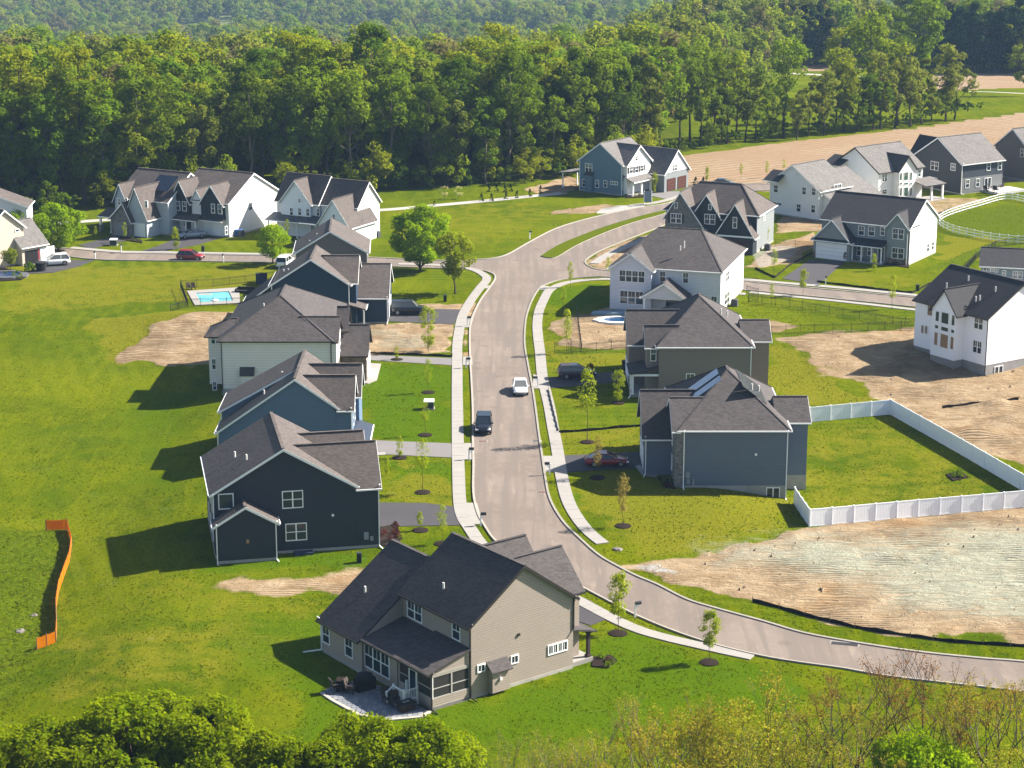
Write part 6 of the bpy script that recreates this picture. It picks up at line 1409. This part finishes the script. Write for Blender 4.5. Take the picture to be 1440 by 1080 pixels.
# ---- storm drains
RUST = plain('rusty_iron', (.14, .045, .025), .8, vary=.3)
for x, y, m, lb in ((679, 620.5, RUST, 'rusty drain grate by the left kerb'), (755, 620, DARKTRIM, 'dark drain grate by the right kerb'), (762, 692, RUST, 'rusty drain grate at the lower right kerb'), (1188, 905, DARKTRIM, 'wide dark drain in the lower street')):
    q = at(x, y, 0.04); r = empty('drain_grate', (q.x, q.y, .05), 0 if x < 1000 else R(-14), lb, 'drain', 'street drains')
    k = 1.0 if x < 1000 else 2.2
    MB().box(-.55 * k, .55 * k, -.4, .4, -.05, -.01).build('frame', CONC, r)
    mb = MB()
    for i in range(6): mb.box(-.45 * k + i * .155 * k, -.45 * k + i * .155 * k + .1 * k, -.3, .3, -.01, .012)
    (mb if x < 1000 else MB().box(-.5 * k, .5 * k, -.36, .2, -.01, .015)).build('grate', m, r)['kind'] = 'stuff'
# ---- fences
def fence_line(px, base=None): return [at(*p) for p in px]
def pts_every(line, step):
    out = []
    for a, b in zip(line[:-1], line[1:]):
        a2 = Vector((a.x, a.y, 0)); b2 = Vector((b.x, b.y, 0)); L = (b2 - a2).length; n = max(1, round(L / step))
        for i in range(n): out.append(a2.lerp(b2, i / n))
    out.append(Vector((line[-1].x, line[-1].y, 0)))
    for q in out: q.z = float(gz(q.x, q.y))
    return out
def panel_fence(name, label, px, step, ht, mk_panel, post_w, post_mat, cat='fence', group=None, cap=True, pname='panel', post_h=None):
    P = pts_every(fence_line(px), step); r = empty(name, P[0], 0, label, cat, group); o = P[0]
    for q in P:
        d = q - o; hh = post_h or ht + .08; mb = MB().box(-post_w / 2, post_w / 2, -post_w / 2, post_w / 2, -.2, hh)
        if cap: mb.add([(-post_w * .7, -post_w * .7, hh), (post_w * .7, -post_w * .7, hh), (post_w * .7, post_w * .7, hh), (-post_w * .7, post_w * .7, hh), (0, 0, hh + post_w * .6)], [(3, 2, 1, 0), (0, 1, 4), (1, 2, 4), (2, 3, 4), (3, 0, 4)])
        mb.build('post', post_mat, r, d, fixn=False)
    for a, b in zip(P[:-1], P[1:]): mk_panel(r, a - o, b - o)
    return r
VINYL = plain('white_vinyl', (.85, .86, .88), .4, .4, vary=.03)
def vinyl(r, a, b):
    d = b - a; L = math.hypot(d.x, d.y); mb = MB(); n = 8
    for i in range(n):
        x0, x1 = L * i / n + .006, L * (i + 1) / n - .006; dz = d.z
        z0, z1 = dz * i / n, dz * (i + 1) / n
        mb.add([(x0, -.02, z0 + .05), (x1, -.02, z1 + .05), (x1, -.02, z1 + 1.78), (x0, -.02, z0 + 1.78), (x0, .02, z0 + .05), (x1, .02, z1 + .05), (x1, .02, z1 + 1.78), (x0, .02, z0 + 1.78)], [(0, 1, 2, 3), (7, 6, 5, 4), (0, 4, 5, 1), (1, 5, 6, 2), (2, 6, 7, 3), (3, 7, 4, 0)])
    mb.build('panel', VINYL, r, a, math.atan2(d.y, d.x), fixn=False)['kind'] = 'stuff'
    mb = MB().beam((0, 0, 1.80), (L, 0, 1.80 + d.z), .06, .1).beam((0, 0, .1), (L, 0, .1 + d.z), .06, .14); mb.build('rail', VINYL, r, a, math.atan2(d.y, d.x), fixn=False)['kind'] = 'stuff'
panel_fence('vinyl_fence', 'tall white vinyl panel fence round the lawn beside the slate blue house', [(1138, 594), (1252, 583), (1352, 640), (1452, 699), (1440, 713.5), (1290, 727), (1138, 741), (1117, 709)], 2.45, 1.8, vinyl, .13, VINYL)
def rails(r, a, b, n=3, ht=1.2, mat=WHITE, th=.13):
    d = b - a
    for i in range(n): MB().beam((0, 0, .28 + i * (ht - .28) / (n - 1)), (d.x, d.y, d.z + .28 + i * (ht - .28) / (n - 1)), .04, th).build('rail', mat, r, a, 0, fixn=False)
panel_fence('ranch_fence', 'white three rail ranch fence curving round the green pasture at the right', [tuple(proj(*p)) for p in [tuple(v) for v in smooth([at(*q) for q in ((1475, 291), (1440, 285), (1414, 281), (1380, 290), (1340, 302), (1322, 311), (1322, 318), (1340, 327), (1370, 334), (1405, 340), (1445, 343), (1490, 346))], 3)]], 2.4, 1.25, rails, .13, WHITE)
def alu(r, a, b, ht=1.2):
    d = b - a; L = math.hypot(d.x, d.y); mb = MB()
    for z in (.15, ht - .18, ht - .04): mb.beam((0, 0, z), (L, 0, z + d.z), .03, .03)
    n = max(3, int(L / .16))
    for i in range(1, n): x = L * i / n; mb.box(x - .009, x + .009, -.009, .009, .1 + d.z * i / n, ht - .04 + d.z * i / n)
    mb.build('panel', BLACKMETAL, r, a, math.atan2(d.y, d.x), fixn=False)['kind'] = 'stuff'
for px, lb in (([(240, 440), (264, 431.5), (300, 430.5), (338, 429.5), (352, 424)], 'black metal fence on the near side of the swimming pool'), ([(264, 431.5), (254, 405), (300, 403), (345, 398), (388, 392)], 'black metal fence on the far side of the swimming pool'),
        ([(1052, 425), (1110, 432), (1185, 445), (1255, 457), (1290, 461)], 'black metal fence on the grass below the right cross street'), ([(1050, 474), (1085, 470.5), (1145, 468), (1197, 467), (1290, 463)], 'black metal fence at the top of the bare soil'), ([(1090, 346), (1118, 348), (1146, 350)], 'short black metal fence beside the stone gabled house'),
        ([(811, 440), (814, 465), (818, 496)], 'black metal fence running up the corner lot yard'), ([(780, 494), (818, 496), (880, 490)], 'black metal fence behind the taupe house drive'), ([(1050, 412.5), (1066, 417), (1066, 424)], 'little black fence at the corner of the pale grey house'), ([(1356, 384), (1372, 366), (1400, 348), (1440, 343)], 'black metal fence in the weeds by the ranch fence')):
    panel_fence('metal_fence', lb, px, 2.3, 1.25, alu, .06, BLACKMETAL, group='black metal fences', cap=False)
SILT = plain('silt_fabric', (.016, .014, .013), .95, .1); STAKE = plain('wood_stake', (.25, .17, .10), .9)
def silt(r, a, b):
    d = b - a; n = 4; mb = MB(); vs = []
    for i in range(n + 1):
        t = i / n; wv = .04 * math.sin(t * 9 + a.x); h_ = .29 + .05 * math.sin(a.x * 2 + t * 5)
        for k in (-.015, .015): vs += [(d.x * t, d.y * t + wv + k, d.z * t - .1), (d.x * t, d.y * t + wv * .3 + k, d.z * t + h_)]
    fs = []
    for i in range(n): o = i * 4; fs += [(o, o + 4, o + 5, o + 1), (o + 2, o + 3, o + 7, o + 6), (o + 1, o + 5, o + 7, o + 3)]
    mb.add(vs, fs).build('fabric', SILT, r, a, 0, fixn=False)
for px, lb in (([(508, 497), (545, 498.5), (590, 500), (636, 502)], 'black silt fence along the grey drive'), ([(786, 609), (830, 606), (870, 602), (914, 599)], 'black silt fence between the taupe and slate blue lots'), ([(1058, 846), (1095, 855), (1132, 866), (1202, 883), (1280, 896), (1344, 904), (1460, 911)], 'long black silt fence between the bare soil and the lower street'),
        ([(1325, 574), (1375, 568), (1432, 562)], 'black silt fence on the soil near the white unfinished house'), ([(1149, 397), (1190, 402), (1240, 408), (1283, 413), (1318, 394)], 'black silt fence round the lawn of the grey garage house'), ([(771, 549), (777, 575), (785, 607)], 'black silt strip beside the right pavement'), ([(1062, 378), (1090, 391), (1110, 374), (1150, 352)], 'black silt fence beside the dry lot left of the grey garage house'), ([(1315, 303), (1328, 298), (1335, 295)], 'short black silt fence at the end of the ranch fence')):
    panel_fence('silt_fence', lb, px, 2.2, .55, silt, .05, STAKE, 'fence', 'black silt fences', cap=False, post_h=.5)
ORA = leaf('orange_mesh', (.70, .25, .006), (.85, .32, .008), .5, 0.0, 0.0)
def orange(r, a, b):
    d = b - a; L = math.hypot(d.x, d.y); mb = MB(); n = 3; sg = .10
    for i in range(7):
        z = .05 + i * .155
        for k in range(n):
            t0, t1 = k / n, (k + 1) / n; s0, s1 = sg * math.sin(math.pi * t0), sg * math.sin(math.pi * t1)
            mb.add([(L * t0, 0, z - s0 * i / 6 + d.z * t0), (L * t1, 0, z - s1 * i / 6 + d.z * t1), (L * t1, 0, z + .13 - s1 * i / 6 + d.z * t1), (L * t0, 0, z + .13 - s0 * i / 6 + d.z * t0), (L * t0, .012, z - s0 * i / 6 + d.z * t0), (L * t1, .012, z - s1 * i / 6 + d.z * t1), (L * t1, .012, z + .13 - s1 * i / 6 + d.z * t1), (L * t0, .012, z + .13 - s0 * i / 6 + d.z * t0)], [(0, 1, 2, 3), (7, 6, 5, 4), (3, 2, 6, 7)])
    for k in range(int(L / .3)): mb.box(k * .3, k * .3 + .08, .0, .012, .05 + d.z * k * .3 / L, 1.08 + d.z * k * .3 / L)
    mb.build('mesh_panel', ORA, r, a, math.atan2(d.y, d.x), fixn=False)['kind'] = 'stuff'
panel_fence('safety_fence', 'bright orange plastic safety fence along the weeds at the left', [(65, 746), (95, 745), (101, 768), (98, 790), (90, 812), (83, 832), (79, 858), (80, 885), (79, 904), (66, 909), (52, 914)], 1.7, 1.08, orange, .07, STAKE, cap=False)
# ---- swimming pool
def poly_at(px, z): return [(*at(*p, 0.0)[:2], z) for p in px]
pd = poly_at([(263, 410), (336, 405), (338, 427), (274, 430)], .12); pw_ = poly_at([(276, 413), (322, 410.5), (328, 423.5), (282, 426)], 0)
c0 = sum((Vector(p) for p in pw_), Vector()) / 4; r = empty('swimming_pool', (c0.x, c0.y, 0), 0, 'turquoise swimming pool with pale deck behind the deep blue house', 'pool')
loc_ = lambda q: [(p[0] - c0.x, p[1] - c0.y, p[2]) for p in q]
mb = MB(); A_ = loc_(pd); B_ = loc_(pw_); B_ = [(x, y, .12) for x, y, z in B_]
mb.add(A_ + B_ + [(x, y, -.1) for x, y, z in A_] + [(x, y, -.3) for x, y, z in B_], [(0, 1, 5, 4), (1, 2, 6, 5), (2, 3, 7, 6), (3, 0, 4, 7), (0, 8, 9, 1), (1, 9, 10, 2), (2, 10, 11, 3), (3, 11, 8, 0), (4, 5, 13, 12), (5, 6, 14, 13), (6, 7, 15, 14), (7, 4, 12, 15)]).build('deck', CONC, r)
t = NT('pool_water'); wv_ = t.n('ShaderNodeTexVoronoi'); wv_.inputs['Scale'].default_value = 1.2; t.l(t.pos(), wv_.inputs['Vector'])
POOLW = t.fin(t.mix(t.noise(t.pos(), .5, 3), (.07, .33, .40), (.15, .46, .52)), .12, .5); t.bump(t.noise(t.pos(), 2, 3), .15, .05)
MB().slab([(x, y, .02) for x, y, z in B_], .2).build('water', POOLW, r)
MB().lathe([(.45, -.0), (.5, .12), (.3, .2)], (0.4, -2.2, .02), 12).build('float_ring', WHITE, r)
MB().box(-1, 1, -1.0, .0, -.05, .03).build('step', CONC, r, (B_[0][0] + 1.4, B_[0][1], 0))
WOODD = plain('dark_wood', (.045, .032, .026), .8); WICK = plain('dark_wicker', (.02, .018, .018), .9)
def chair(name, label, loc, rz, mat, group=None, s=1.0, cat='chair'):
    r = empty(name, loc, rz, label, cat, group); r.scale = (s, s, s)
    MB().box(-.3, .3, -.3, .3, .34, .42).build('seat', mat, r); MB().add([(-.3, .26, .42), (.3, .26, .42), (.3, .34, .42), (-.3, .34, .42), (-.3, .42, 1.0), (.3, .42, 1.0), (.3, .5, 1.0), (-.3, .5, 1.0)], [(0, 3, 2, 1), (4, 5, 6, 7), (0, 1, 5, 4), (1, 2, 6, 5), (2, 3, 7, 6), (3, 0, 4, 7)]).build('backrest', mat, r)
    for x in (-.27, .27):
        for y in (-.25, .28): MB().box(x - .03, x + .03, y - .03, y + .03, 0, .36).build('leg', mat, r)
        MB().box(x - .06, x + .06, -.3, .35, .58, .62).build('armrest', mat, r)
    return r
for x, rz, lb in ((266, .6, 'left dark armchair by the pool fence'), (272, .3, 'right dark armchair by the pool fence')): chair('garden_chair', lb, at(x, 407), rz, WOODD, 'armchairs by the pool')
q = at(345, 412); r = empty('outdoor_sofa', q, R(-10), 'black outdoor sofa beside the pool', 'sofa'); MB().box(-1.3, 1.3, -.4, .4, .0, .42).build('seat', WICK, r); MB().box(-1.3, 1.3, .4, .6, 0, .85).build('backrest', WICK, r); MB().box(-1.5, -1.3, -.4, .6, 0, .6).build('armrest', WICK, r); MB().box(1.3, 1.5, -.4, .6, 0, .6).build('armrest', WICK, r)
q = at(368, 399); r = empty('storage_box', q, 0, 'dark blue storage box between pool and deep blue house', 'box'); MB().box(-.8, .8, -.5, .5, 0, 1.5).build('body', plain('bin_navy', (.03, .04, .08)), r); MB().box(-.85, .85, -.55, .55, 1.5, 1.6).build('lid', TYRE, r)
# little pools in the other yards
def oval(name, label, px, rx, ry, rim_m, water):
    q = at(*px); r = empty(name, q, 0, label, 'pool'); n = 18
    mb = MB(); ring = lambda k, z: [(rx * k * math.cos(i * 6.2832 / n) * (1 + .06 * math.sin(3 * i)), ry * k * math.sin(i * 6.2832 / n), z) for i in range(n)]
    v = ring(1.45, -.05) + ring(1.42, .3) + ring(1.0, .34) + ring(.97, .1); fs = []
    for k in range(3): fs += [(k * n + i, k * n + (i + 1) % n, (k + 1) * n + (i + 1) % n, (k + 1) * n + i) for i in range(n)]
    mb.add(v, fs).build('rim', rim_m, r); MB().add(ring(.98, .2), [tuple(range(n))]).build('water', water, r, fixn=False)
BW = plain('deep_pool_blue', (.012, .06, .16), .1, .5)
oval('garden_pool', 'small blue pool with white rim behind the pale grey house', (870, 452), 2.4, 1.5, plain('white_rock', (.6, .57, .54), .9, vary=.3), BW)
oval('garden_pool', 'dark blue round pool at the far left edge', (6, 388), 2.6, 2.0, plain('pool_grey', (.10, .10, .11)), plain('dark_pool', (.010, .035, .10), .45, .3))
q = at(857, 443); r = empty('pool_cover', q, 0, 'pale blue folded cover lying beside the small pool', 'cover'); MB().slab([(-2.6, -.5, .45), (3.2, -.7, .4), (3.4, .6, .5), (-2.2, .8, .42)], .5).build('fabric', plain('cover_blue', (.22, .32, .40), .7), r)
# ---- patio of the tan house
pp = [(452, 975), (468, 986), (505, 1006), (548, 1013), (592, 1009), (606, 1001), (575, 985), (545, 968), (505, 958), (470, 962)]
pq = [at(*p, 0) for p in pp]; o0 = pq[0]; r = empty('patio', (o0.x, o0.y, 0), 0, 'grey paver patio behind the tan house', None); del r['label']; r['kind'] = 'structure'; r['label'] = 'grey paver patio behind the tan house'
PAV = plain('paver_shade_grey', (.20, .21, .235), .85, vary=.35, sc_=6); PAVL = plain('paver_border', (.45, .40, .34), .85)  # paver colour darkened and blued, carrying the house's shade on the patio
flat_poly([Vector((p.x - o0.x, p.y - o0.y, 0)) for p in pq], .03).build('paver_bed', plain('joint_sand', (.12, .12, .125)), r)
mnx = min(p.x for p in pq); mxx = max(p.x for p in pq); mny = min(p.y for p in pq); mxy = max(p.y for p in pq); pavers = MB(); pcount = 0
gx_, gy_ = np.meshgrid(np.arange(mnx, mxx, .40), np.arange(mny, mxy, .40)); sdp = poly_dist(gx_, gy_, pq)
pm = [MB().box(-.185, .185, -.185, .185, -.05, .075).mesh('paver', PAV), MB().box(-.185, .185, -.185, .185, -.05, .068).mesh('paver', plain('paver_dark', (.19, .20, .225), .85, vary=.3, sc_=6)), MB().box(-.185, .185, -.185, .185, -.05, .08).mesh('paver', plain('paver_light', (.27, .275, .29), .85, vary=.3, sc_=6))]  # random paver tones, all with the same shade put into the colour
allp = sorted([(x, y) for x, y, d in zip(gx_.ravel(), gy_.ravel(), sdp.ravel()) if d > .15], key=lambda v: v[1])
for i, (x, y) in enumerate(allp):
    if i < 300: link('paver', pm[rnd.randrange(3)], r, (x - o0.x, y - o0.y, 0), rnd.uniform(-.02, .02))
    else: pavers.box(x - o0.x - .185, x - o0.x + .185, y - o0.y - .185, y - o0.y + .185, -.05, .072)
if pavers.v: pavers.build('paver', PAV, r, fixn=False)['kind'] = 'stuff'
bd = MB()
for a, b in zip(pq[:5], pq[1:6]): bd.beam((a.x - o0.x, a.y - o0.y, .05), (b.x - o0.x, b.y - o0.y, .05), .3, .12)
bd.build('border', PAVL, r)
CHG = plain('chair_brown', (.06, .045, .04), .8)
for x, y, rz, lb in ((545, 988, .5, 'left brown cushioned patio chair'), (556, 993, .2, 'right brown cushioned patio chair'), (494, 974, 1.2, 'dark patio chair in the shade by the tan wall'), (473, 972, 2.0, 'dark patio chair furthest left on the patio')): chair('patio_chair', lb, at(x, y, .08), rz, CHG, 'patio chairs of the tan house', 1.15)
q = at(571, 998, .08); r = empty('fire_table', q, R(35), 'dark square fire table on the patio', 'table'); MB().box(-.7, .7, -.5, .5, .55, .65).build('tabletop', WICK, r); MB().box(-.6, .6, -.4, .4, 0, .55).build('base', WOODD, r); MB().box(-.3, .3, -.12, .12, .65, .72).build('burner', RIM, r)
q = at(513, 969, .08); r = empty('covered_grill', q, R(35), 'black covered grill against the tan house wall', 'grill'); MB().box(-.8, .8, -.4, .4, 0, 1.0).lathe([(.75, 1.0), (.7, 1.25), (.3, 1.4)], n=8).build('cover', TYRE, r)
q = at(481, 970, .08); r = empty('planter', q, 0, 'black square planter on the patio', 'planter'); MB().box(-.45, .45, -.45, .45, 0, .9).build('pot', TYRE, r); MB().box(-.4, .4, -.4, .4, .88, .93).build('soil', MULCH, r)
# bins and boxes
def bin_(label, px, mat, h=1.1, wd=.32, group=None):
    r = empty('bin', at(*px), rnd.uniform(-.4, .4), label, 'bin', group); MB().lathe([(wd * .78, 0), (wd, h), (wd * 1.08, h), (wd * 1.08, h + .04)], n=10).build('body', mat, r); MB().lathe([(wd * 1.1, h + .04), (wd * 1.0, h + .12), (wd * .3, h + .15)], n=10).build('lid', mat, r)
bin_('green bin on the grass below the patio', (488, 1025), plain('bin_green', (.02, .17, .13), .5)); BB = plain('bin_blue', (.02, .10, .30), .5)
for x, lb in ((333.5, 'left blue bin by the tall white wall'), (339, 'right blue bin by the tall white wall')): bin_(lb, (x, 332), BB, 1.0, .4, 'blue bins')
bin_('blue bin beside the stone garage', (218, 325), BB, 1.0, .4); bin_('black bin behind the taupe house porch', (879, 521), TYRE, 1.2, .45); bin_('black bin by the slate blue house garage', (908, 638), TYRE, 1.1, .4); bin_('black bin beside the bush at the beige house', (58, 381), TYRE, 1.3, .9)
UB = plain('utility_green', (.035, .05, .04), .6)
for x, y, lb in ((603.5, 575, 'dark utility box on the lawn below the first sapling'), (160, 345, 'green utility box on the far lawn by the drive'), (868, 545, 'pale utility box')):
    if x == 868: continue
    r = empty('utility_box', at(x, y), 0, lb, 'utility box'); MB().box(-.65, .65, -.6, .6, 0, .15).build('plinth', CONC, r); MB().box(-.55, .55, -.5, .5, .15, 1.0).build('cabinet', UB, r); MB().slab([(-.6, -.55, 1.02), (.6, -.55, 1.02), (.6, .55, 1.1), (-.6, .55, 1.1)], .08).build('lid', WHITE, r)
for x, y, lb in ((285.5, 354, 'black utility pedestal on the far lawn'), (626, 424, 'black utility pedestal on the lawn by the junction'), (1290, 409, 'green and white stub by the right pavement'), (1003 / 1.985, 791, 'low green lid on the grass at the navy house corner')):
    r = empty('pedestal', at(x, y), 0, lb, 'pedestal', None); MB().box(-.22, .22, -.22, .22, 0, .9).build('body', UB if x > 1000 else TYRE, r); MB().slab([(-.25, -.25, .98), (.25, -.25, .98), (.25, .25, .98), (-.25, .25, .98)], .08).build('cap', UB, r)
q = at(911, 288); r = empty('lot_sign', q, R(-15), 'tall narrow grey and white sign panel by the boulevard', 'sign'); MB().box(-.75, -.65, -.05, .05, 0, 2.6).build('post', WHITE, r); MB().box(.65, .75, -.05, .05, 0, 2.6).build('post', WHITE, r); MB().box(-.65, .65, -.03, .03, .5, 2.4).build('board', plain('sign_grey', (.22, .28, .33), .6), r)
# walkways and beds
for px, m, nm, lb in (([(508, 538), (520, 511), (536, 512), (530, 535), (518, 540)], CONC, 'walkway', 'pale front walk of the brick fronted house'), ([(893, 656), (900, 654), (908, 662), (926, 668), (922, 671), (903, 668)], CONC, 'walkway', 'pale front walk of the slate blue house'), ([(524, 637), (542, 636), (542, 640), (526, 641)], CONC, 'walkway', 'pale front walk of the blue house')): pad(px, nm, m, lb, .06)
def bed(px, label, nshrub, mats):
    q = [at(*p) for p in px]; c = sum(q, Vector()) / len(q); r = empty('planting_bed', c, 0, label, 'planting bed'); MB().slab([(p.x - c.x, p.y - c.y, .12) for p in q], .3).build('mulch', MULCH, r, fixn=False)
    for i in range(nshrub):
        k = rnd.random(); a, b = rnd.choice(q), rnd.choice(q); p = a.lerp(b, rnd.uniform(.3, .7)).lerp(c, rnd.uniform(.1, .5)) - c
        V = leaves_np([(0, 0, .3)], [.38], 70, .16, np.random.RandomState(i), shell=.2); o = link('shrub', quads_mesh('shrub', V, rnd.choice(mats)), r, p)
bed([(835, 925), (858, 922), (868, 930), (855, 940), (832, 938)], 'dark mulch bed with small shrubs by the tan house porch', 4, [L_PURP, L_DARK, L_MID]); bed([(524, 745), (556, 738), (566, 758), (552, 770), (528, 766)], 'mulch bed with purple shrubs at the navy house corner', 7, [L_PURP, L_OLIVE, L_PURP]); bed([(925, 672), (948, 676), (950, 688), (935, 686)], 'dark mulch bed at the slate blue house stone front', 5, [L_DARK, L_PURP]); bed([(509, 512), (519, 512), (512, 537), (509, 538)], 'shrub bed by the walk of the brick fronted house', 5, [L_MID, L_OLIVE])
bed([(875, 272), (905, 271), (918, 277), (880, 279)], 'mulch bed with shrubs before the steel blue house', 7, [L_DARK, L_OLIVE]); bed([(1240, 366), (1278, 370), (1278, 377), (1243, 372)], 'mulch bed before the grey garage house', 6, [L_DARK, L_PURP]); bed([(1330, 668), (1350, 663), (1362, 672), (1340, 677)], 'clump of dark green plants in the fenced lawn', 8, [L_DARK, L_MID])
bed([(170, 333), (200, 338), (200, 342), (168, 337)], 'shrub bed before the stone garage gables', 4, [L_DARK]); bed([(1, 375), (40, 388), (30, 394), (0, 396)], 'planted bed at the far left edge', 9, [L_MID, L_DARK, L_OLIVE])
for i, (x, y) in enumerate(((1386, 271), (1393, 268), (1400, 270), (1407, 266))): chair('deck_chair', 'brown lounge chair on the charcoal house deck', at(x, y, .5), i * 1.3, CHG, 'lounge chairs on the deck', 1.3)
# power poles far right
for i, (x, y, tp) in enumerate(((1408, 99, 69), (1340, 90, 66), (1463, 103, 70))):
    q = at(x, y); lo = 9.0
    r = empty('power_pole', q, R(20), 'wooden power pole before the dark pines' if i == 0 else 'wooden power pole by the pines, ' + ('further left' if i == 1 else 'further right'), 'power pole'); MB().tube((0, 0, -.5), (0, 0, 10.5), .17, .11).build('pole', BARKL, r); MB().box(-1.2, 1.2, -.06, .06, 9.6, 9.75).build('crossarm', BARKL, r)
def rocky(seed, n=9):
    q = random.Random(seed); V = MB().lathe([(.38, -.15), (.55, .05), (.5, .22), (.3, .36), (.05, .42)], n=n)
    V.v = [(x * q.uniform(.75, 1.25), y * q.uniform(.75, 1.25), z * q.uniform(.7, 1.2)) for x, y, z in V.v]; return V
for i, (x, y, lb, k) in enumerate(((1300, 583, 'dark soil lump by the white fence corner', .8), (868, 773, 'dark stone at the pavement end', .9), (29, 888, 'pale rock in the weeds by the orange fence', .8), (48, 866, 'pale flat rock in the weeds', .6))):
    o = tag(rocky(i).build('rock', plain('rock_grey', (.2, .18, .16), .95, vary=.4, sc_=3), None, at(x, y), i), lb, 'rock'); o.scale = (k, k, k * .6)
clod = MB(); cq = random.Random(4)
SOILP = [([(880, 800), (1010, 778), (1150, 740), (1440, 716), (1440, 900), (1290, 890), (1075, 852), (985, 826)], 170), ([(1090, 480), (1290, 464), (1440, 505), (1440, 655), (1352, 612), (1258, 570), (1150, 510)], 120), ([(1095, 760), (1165, 752), (1165, 764), (1010, 782)], 130), ([(775, 465), (850, 440), (925, 445), (925, 480), (800, 484)], 60)]
for poly, n in SOILP:
    pwp = [at(*p) for p in poly]; x0, x1 = min(v.x for v in pwp), max(v.x for v in pwp); y0, y1 = min(v.y for v in pwp), max(v.y for v in pwp)
    xs_ = np.array([cq.uniform(x0, x1) for _ in range(n)]); ys_ = np.array([cq.uniform(y0, y1) for _ in range(n)]); dd = poly_dist(xs_, ys_, pwp)
    for x, y, d in zip(xs_, ys_, dd):
        if d < .3: continue
        r0 = cq.choice((.05, .06, .08, .1, .18)) ; z = float(gz(x, y)); a = cq.uniform(0, 6)
        clod.add([(x + r0 * math.cos(a + k * 1.57) * cq.uniform(.7, 1.3), y + r0 * math.sin(a + k * 1.57) * cq.uniform(.7, 1.3), z - .02) for k in range(4)] + [(x + r0 * .2, y, z + r0 * 1.3)], [(0, 1, 4), (1, 2, 4), (2, 3, 4), (3, 0, 4)])
tag(clod.build('soil_clods', plain('clod_brown', (.30, .22, .15), .95, vary=.5, sc_=2)), 'clods and stones strewn over the bare soil', 'clods', kind='stuff')
# loose tufts in the rough patches
tv = []
for _ in range(5200):
    x, y = rnd.uniform(-45, 60), rnd.uniform(120, 330)
tp = []
for px0, px1, py0, py1, n, poly in ((-40, 105, 745, 1000, 2600, [(-60, 745), (60, 748), (98, 762), (82, 832), (76, 900), (48, 922), (20, 990), (-60, 1000)]), (1325, 1480, 288, 335, 900, [(1330, 308), (1405, 290), (1480, 294), (1480, 336), (1440, 335), (1360, 322)]), (1300, 1445, 335, 380, 500, [(1300, 378), (1385, 345), (1445, 336), (1445, 350), (1390, 353), (1345, 380)])):
    k = 0
    pwp = [at(*p) for p in poly]
    for _ in range(int(n * .8)):
        q = at(rnd.uniform(px0, px1), rnd.uniform(py0, py1))
        if poly_dist(np.array([q.x]), np.array([q.y]), pwp)[0] > 0: tp.append((q.x, q.y, q.z + .02))
rr = np.random.RandomState(3); Vt = leaves_np(tp, list(rr.uniform(.12, .34, len(tp))), 9, .17, rr, upb=.2, shell=.1); Vt[:, 2] = np.maximum(Vt[:, 2], 0 + gz(Vt[:, 0], Vt[:, 1]) + .01)
tag(link('weeds', quads_mesh('weeds', Vt, leaf('leaf_weed', (.085, .135, .008), (.20, .235, .022), .5))), 'rough green weeds in the unmown patches', 'weeds', kind='stuff')
# ---- grass tufts standing out of the lawns
gq = np.random.RandomState(9); NT_ = 90000
Yt = 124 + 176 * gq.rand(NT_) ** 1.25; Xt = (gq.rand(NT_) * 2 - 1) * (Yt * .262 + 4)
okm = np.ones(NT_, bool)
okm &= poly_dist(Xt, Yt, [(p.x, p.y) for p in outline]) < -.5
for h_ in HARD: okm &= poly_dist(Xt, Yt, h_) < -.15
okm &= poly_dist(Xt, Yt, pq) < -.2
for ln, wd in PAVES:
    la = np.array([(p.x, p.y) for p in ln[::2]])
    near_ = np.where(okm & (Xt > la[:, 0].min() - 2) & (Xt < la[:, 0].max() + 2) & (Yt > la[:, 1].min() - 2) & (Yt < la[:, 1].max() + 2))[0]
    if len(near_): okm[near_[np.min(np.hypot(Xt[near_, None] - la[None, :, 0], Yt[near_, None] - la[None, :, 1]), 1) < wd / 2 + .45]] = False
gi_ = np.clip(np.searchsorted(ys, Yt), 0, len(ys) - 1); gj_ = np.clip(np.searchsorted(xs, Xt), 0, len(xs) - 1)
okm &= (ATT['dirt'][gi_, gj_] < .35) & (ATT['gravel'][gi_, gj_] < .3) & (ATT['hydro'][gi_, gj_] < .4)
cl = vnoise(Xt, Yt, 4.0, 31) * .6 + vnoise(Xt, Yt, 1.5, 32) * .4
okm &= gq.rand(NT_) < np.clip((cl - .25) * 2.2, .12, 1)
Xt, Yt = Xt[okm], Yt[okm]; Zt = gz(Xt, Yt)
Vg = leaves_np(np.stack([Xt, Yt, Zt + .03], 1), [.09] * len(Xt), 3, .15, gq, upb=.1, shell=.1); Vg[:, 2] = np.maximum(Vg[:, 2], gz(Vg[:, 0], Vg[:, 1]) - .02)
tag(link('grass_tufts', quads_mesh('grass_tufts', Vg, leaf('leaf_grass', (.052, .098, .003), (.150, .180, .008), .35, 0.0, 0.0))), 'short grass tufts standing out of the lawns', 'grass', kind='stuff')
# ---- haze
hz = MB().box(-1750, 1750, -320, 3850, -140, 72).build('haze', [bpy.data.materials.new('air')], None); hz['kind'] = 'stuff'; hz['label'] = 'pale air between the camera and the far woods'
hm = hz.data.materials[0]; hm.use_nodes = True; hn = hm.node_tree; hn.nodes.remove(hn.nodes['Principled BSDF'])
pv = hn.nodes.new('ShaderNodeVolumePrincipled'); pv.inputs['Color'].default_value = (.42, .66, 1.0, 1); pv.inputs['Density'].default_value = .000075; pv.inputs['Anisotropy'].default_value = 0.0
hn.links.new(pv.outputs[0], hn.nodes['Material Output'].inputs['Volume'])
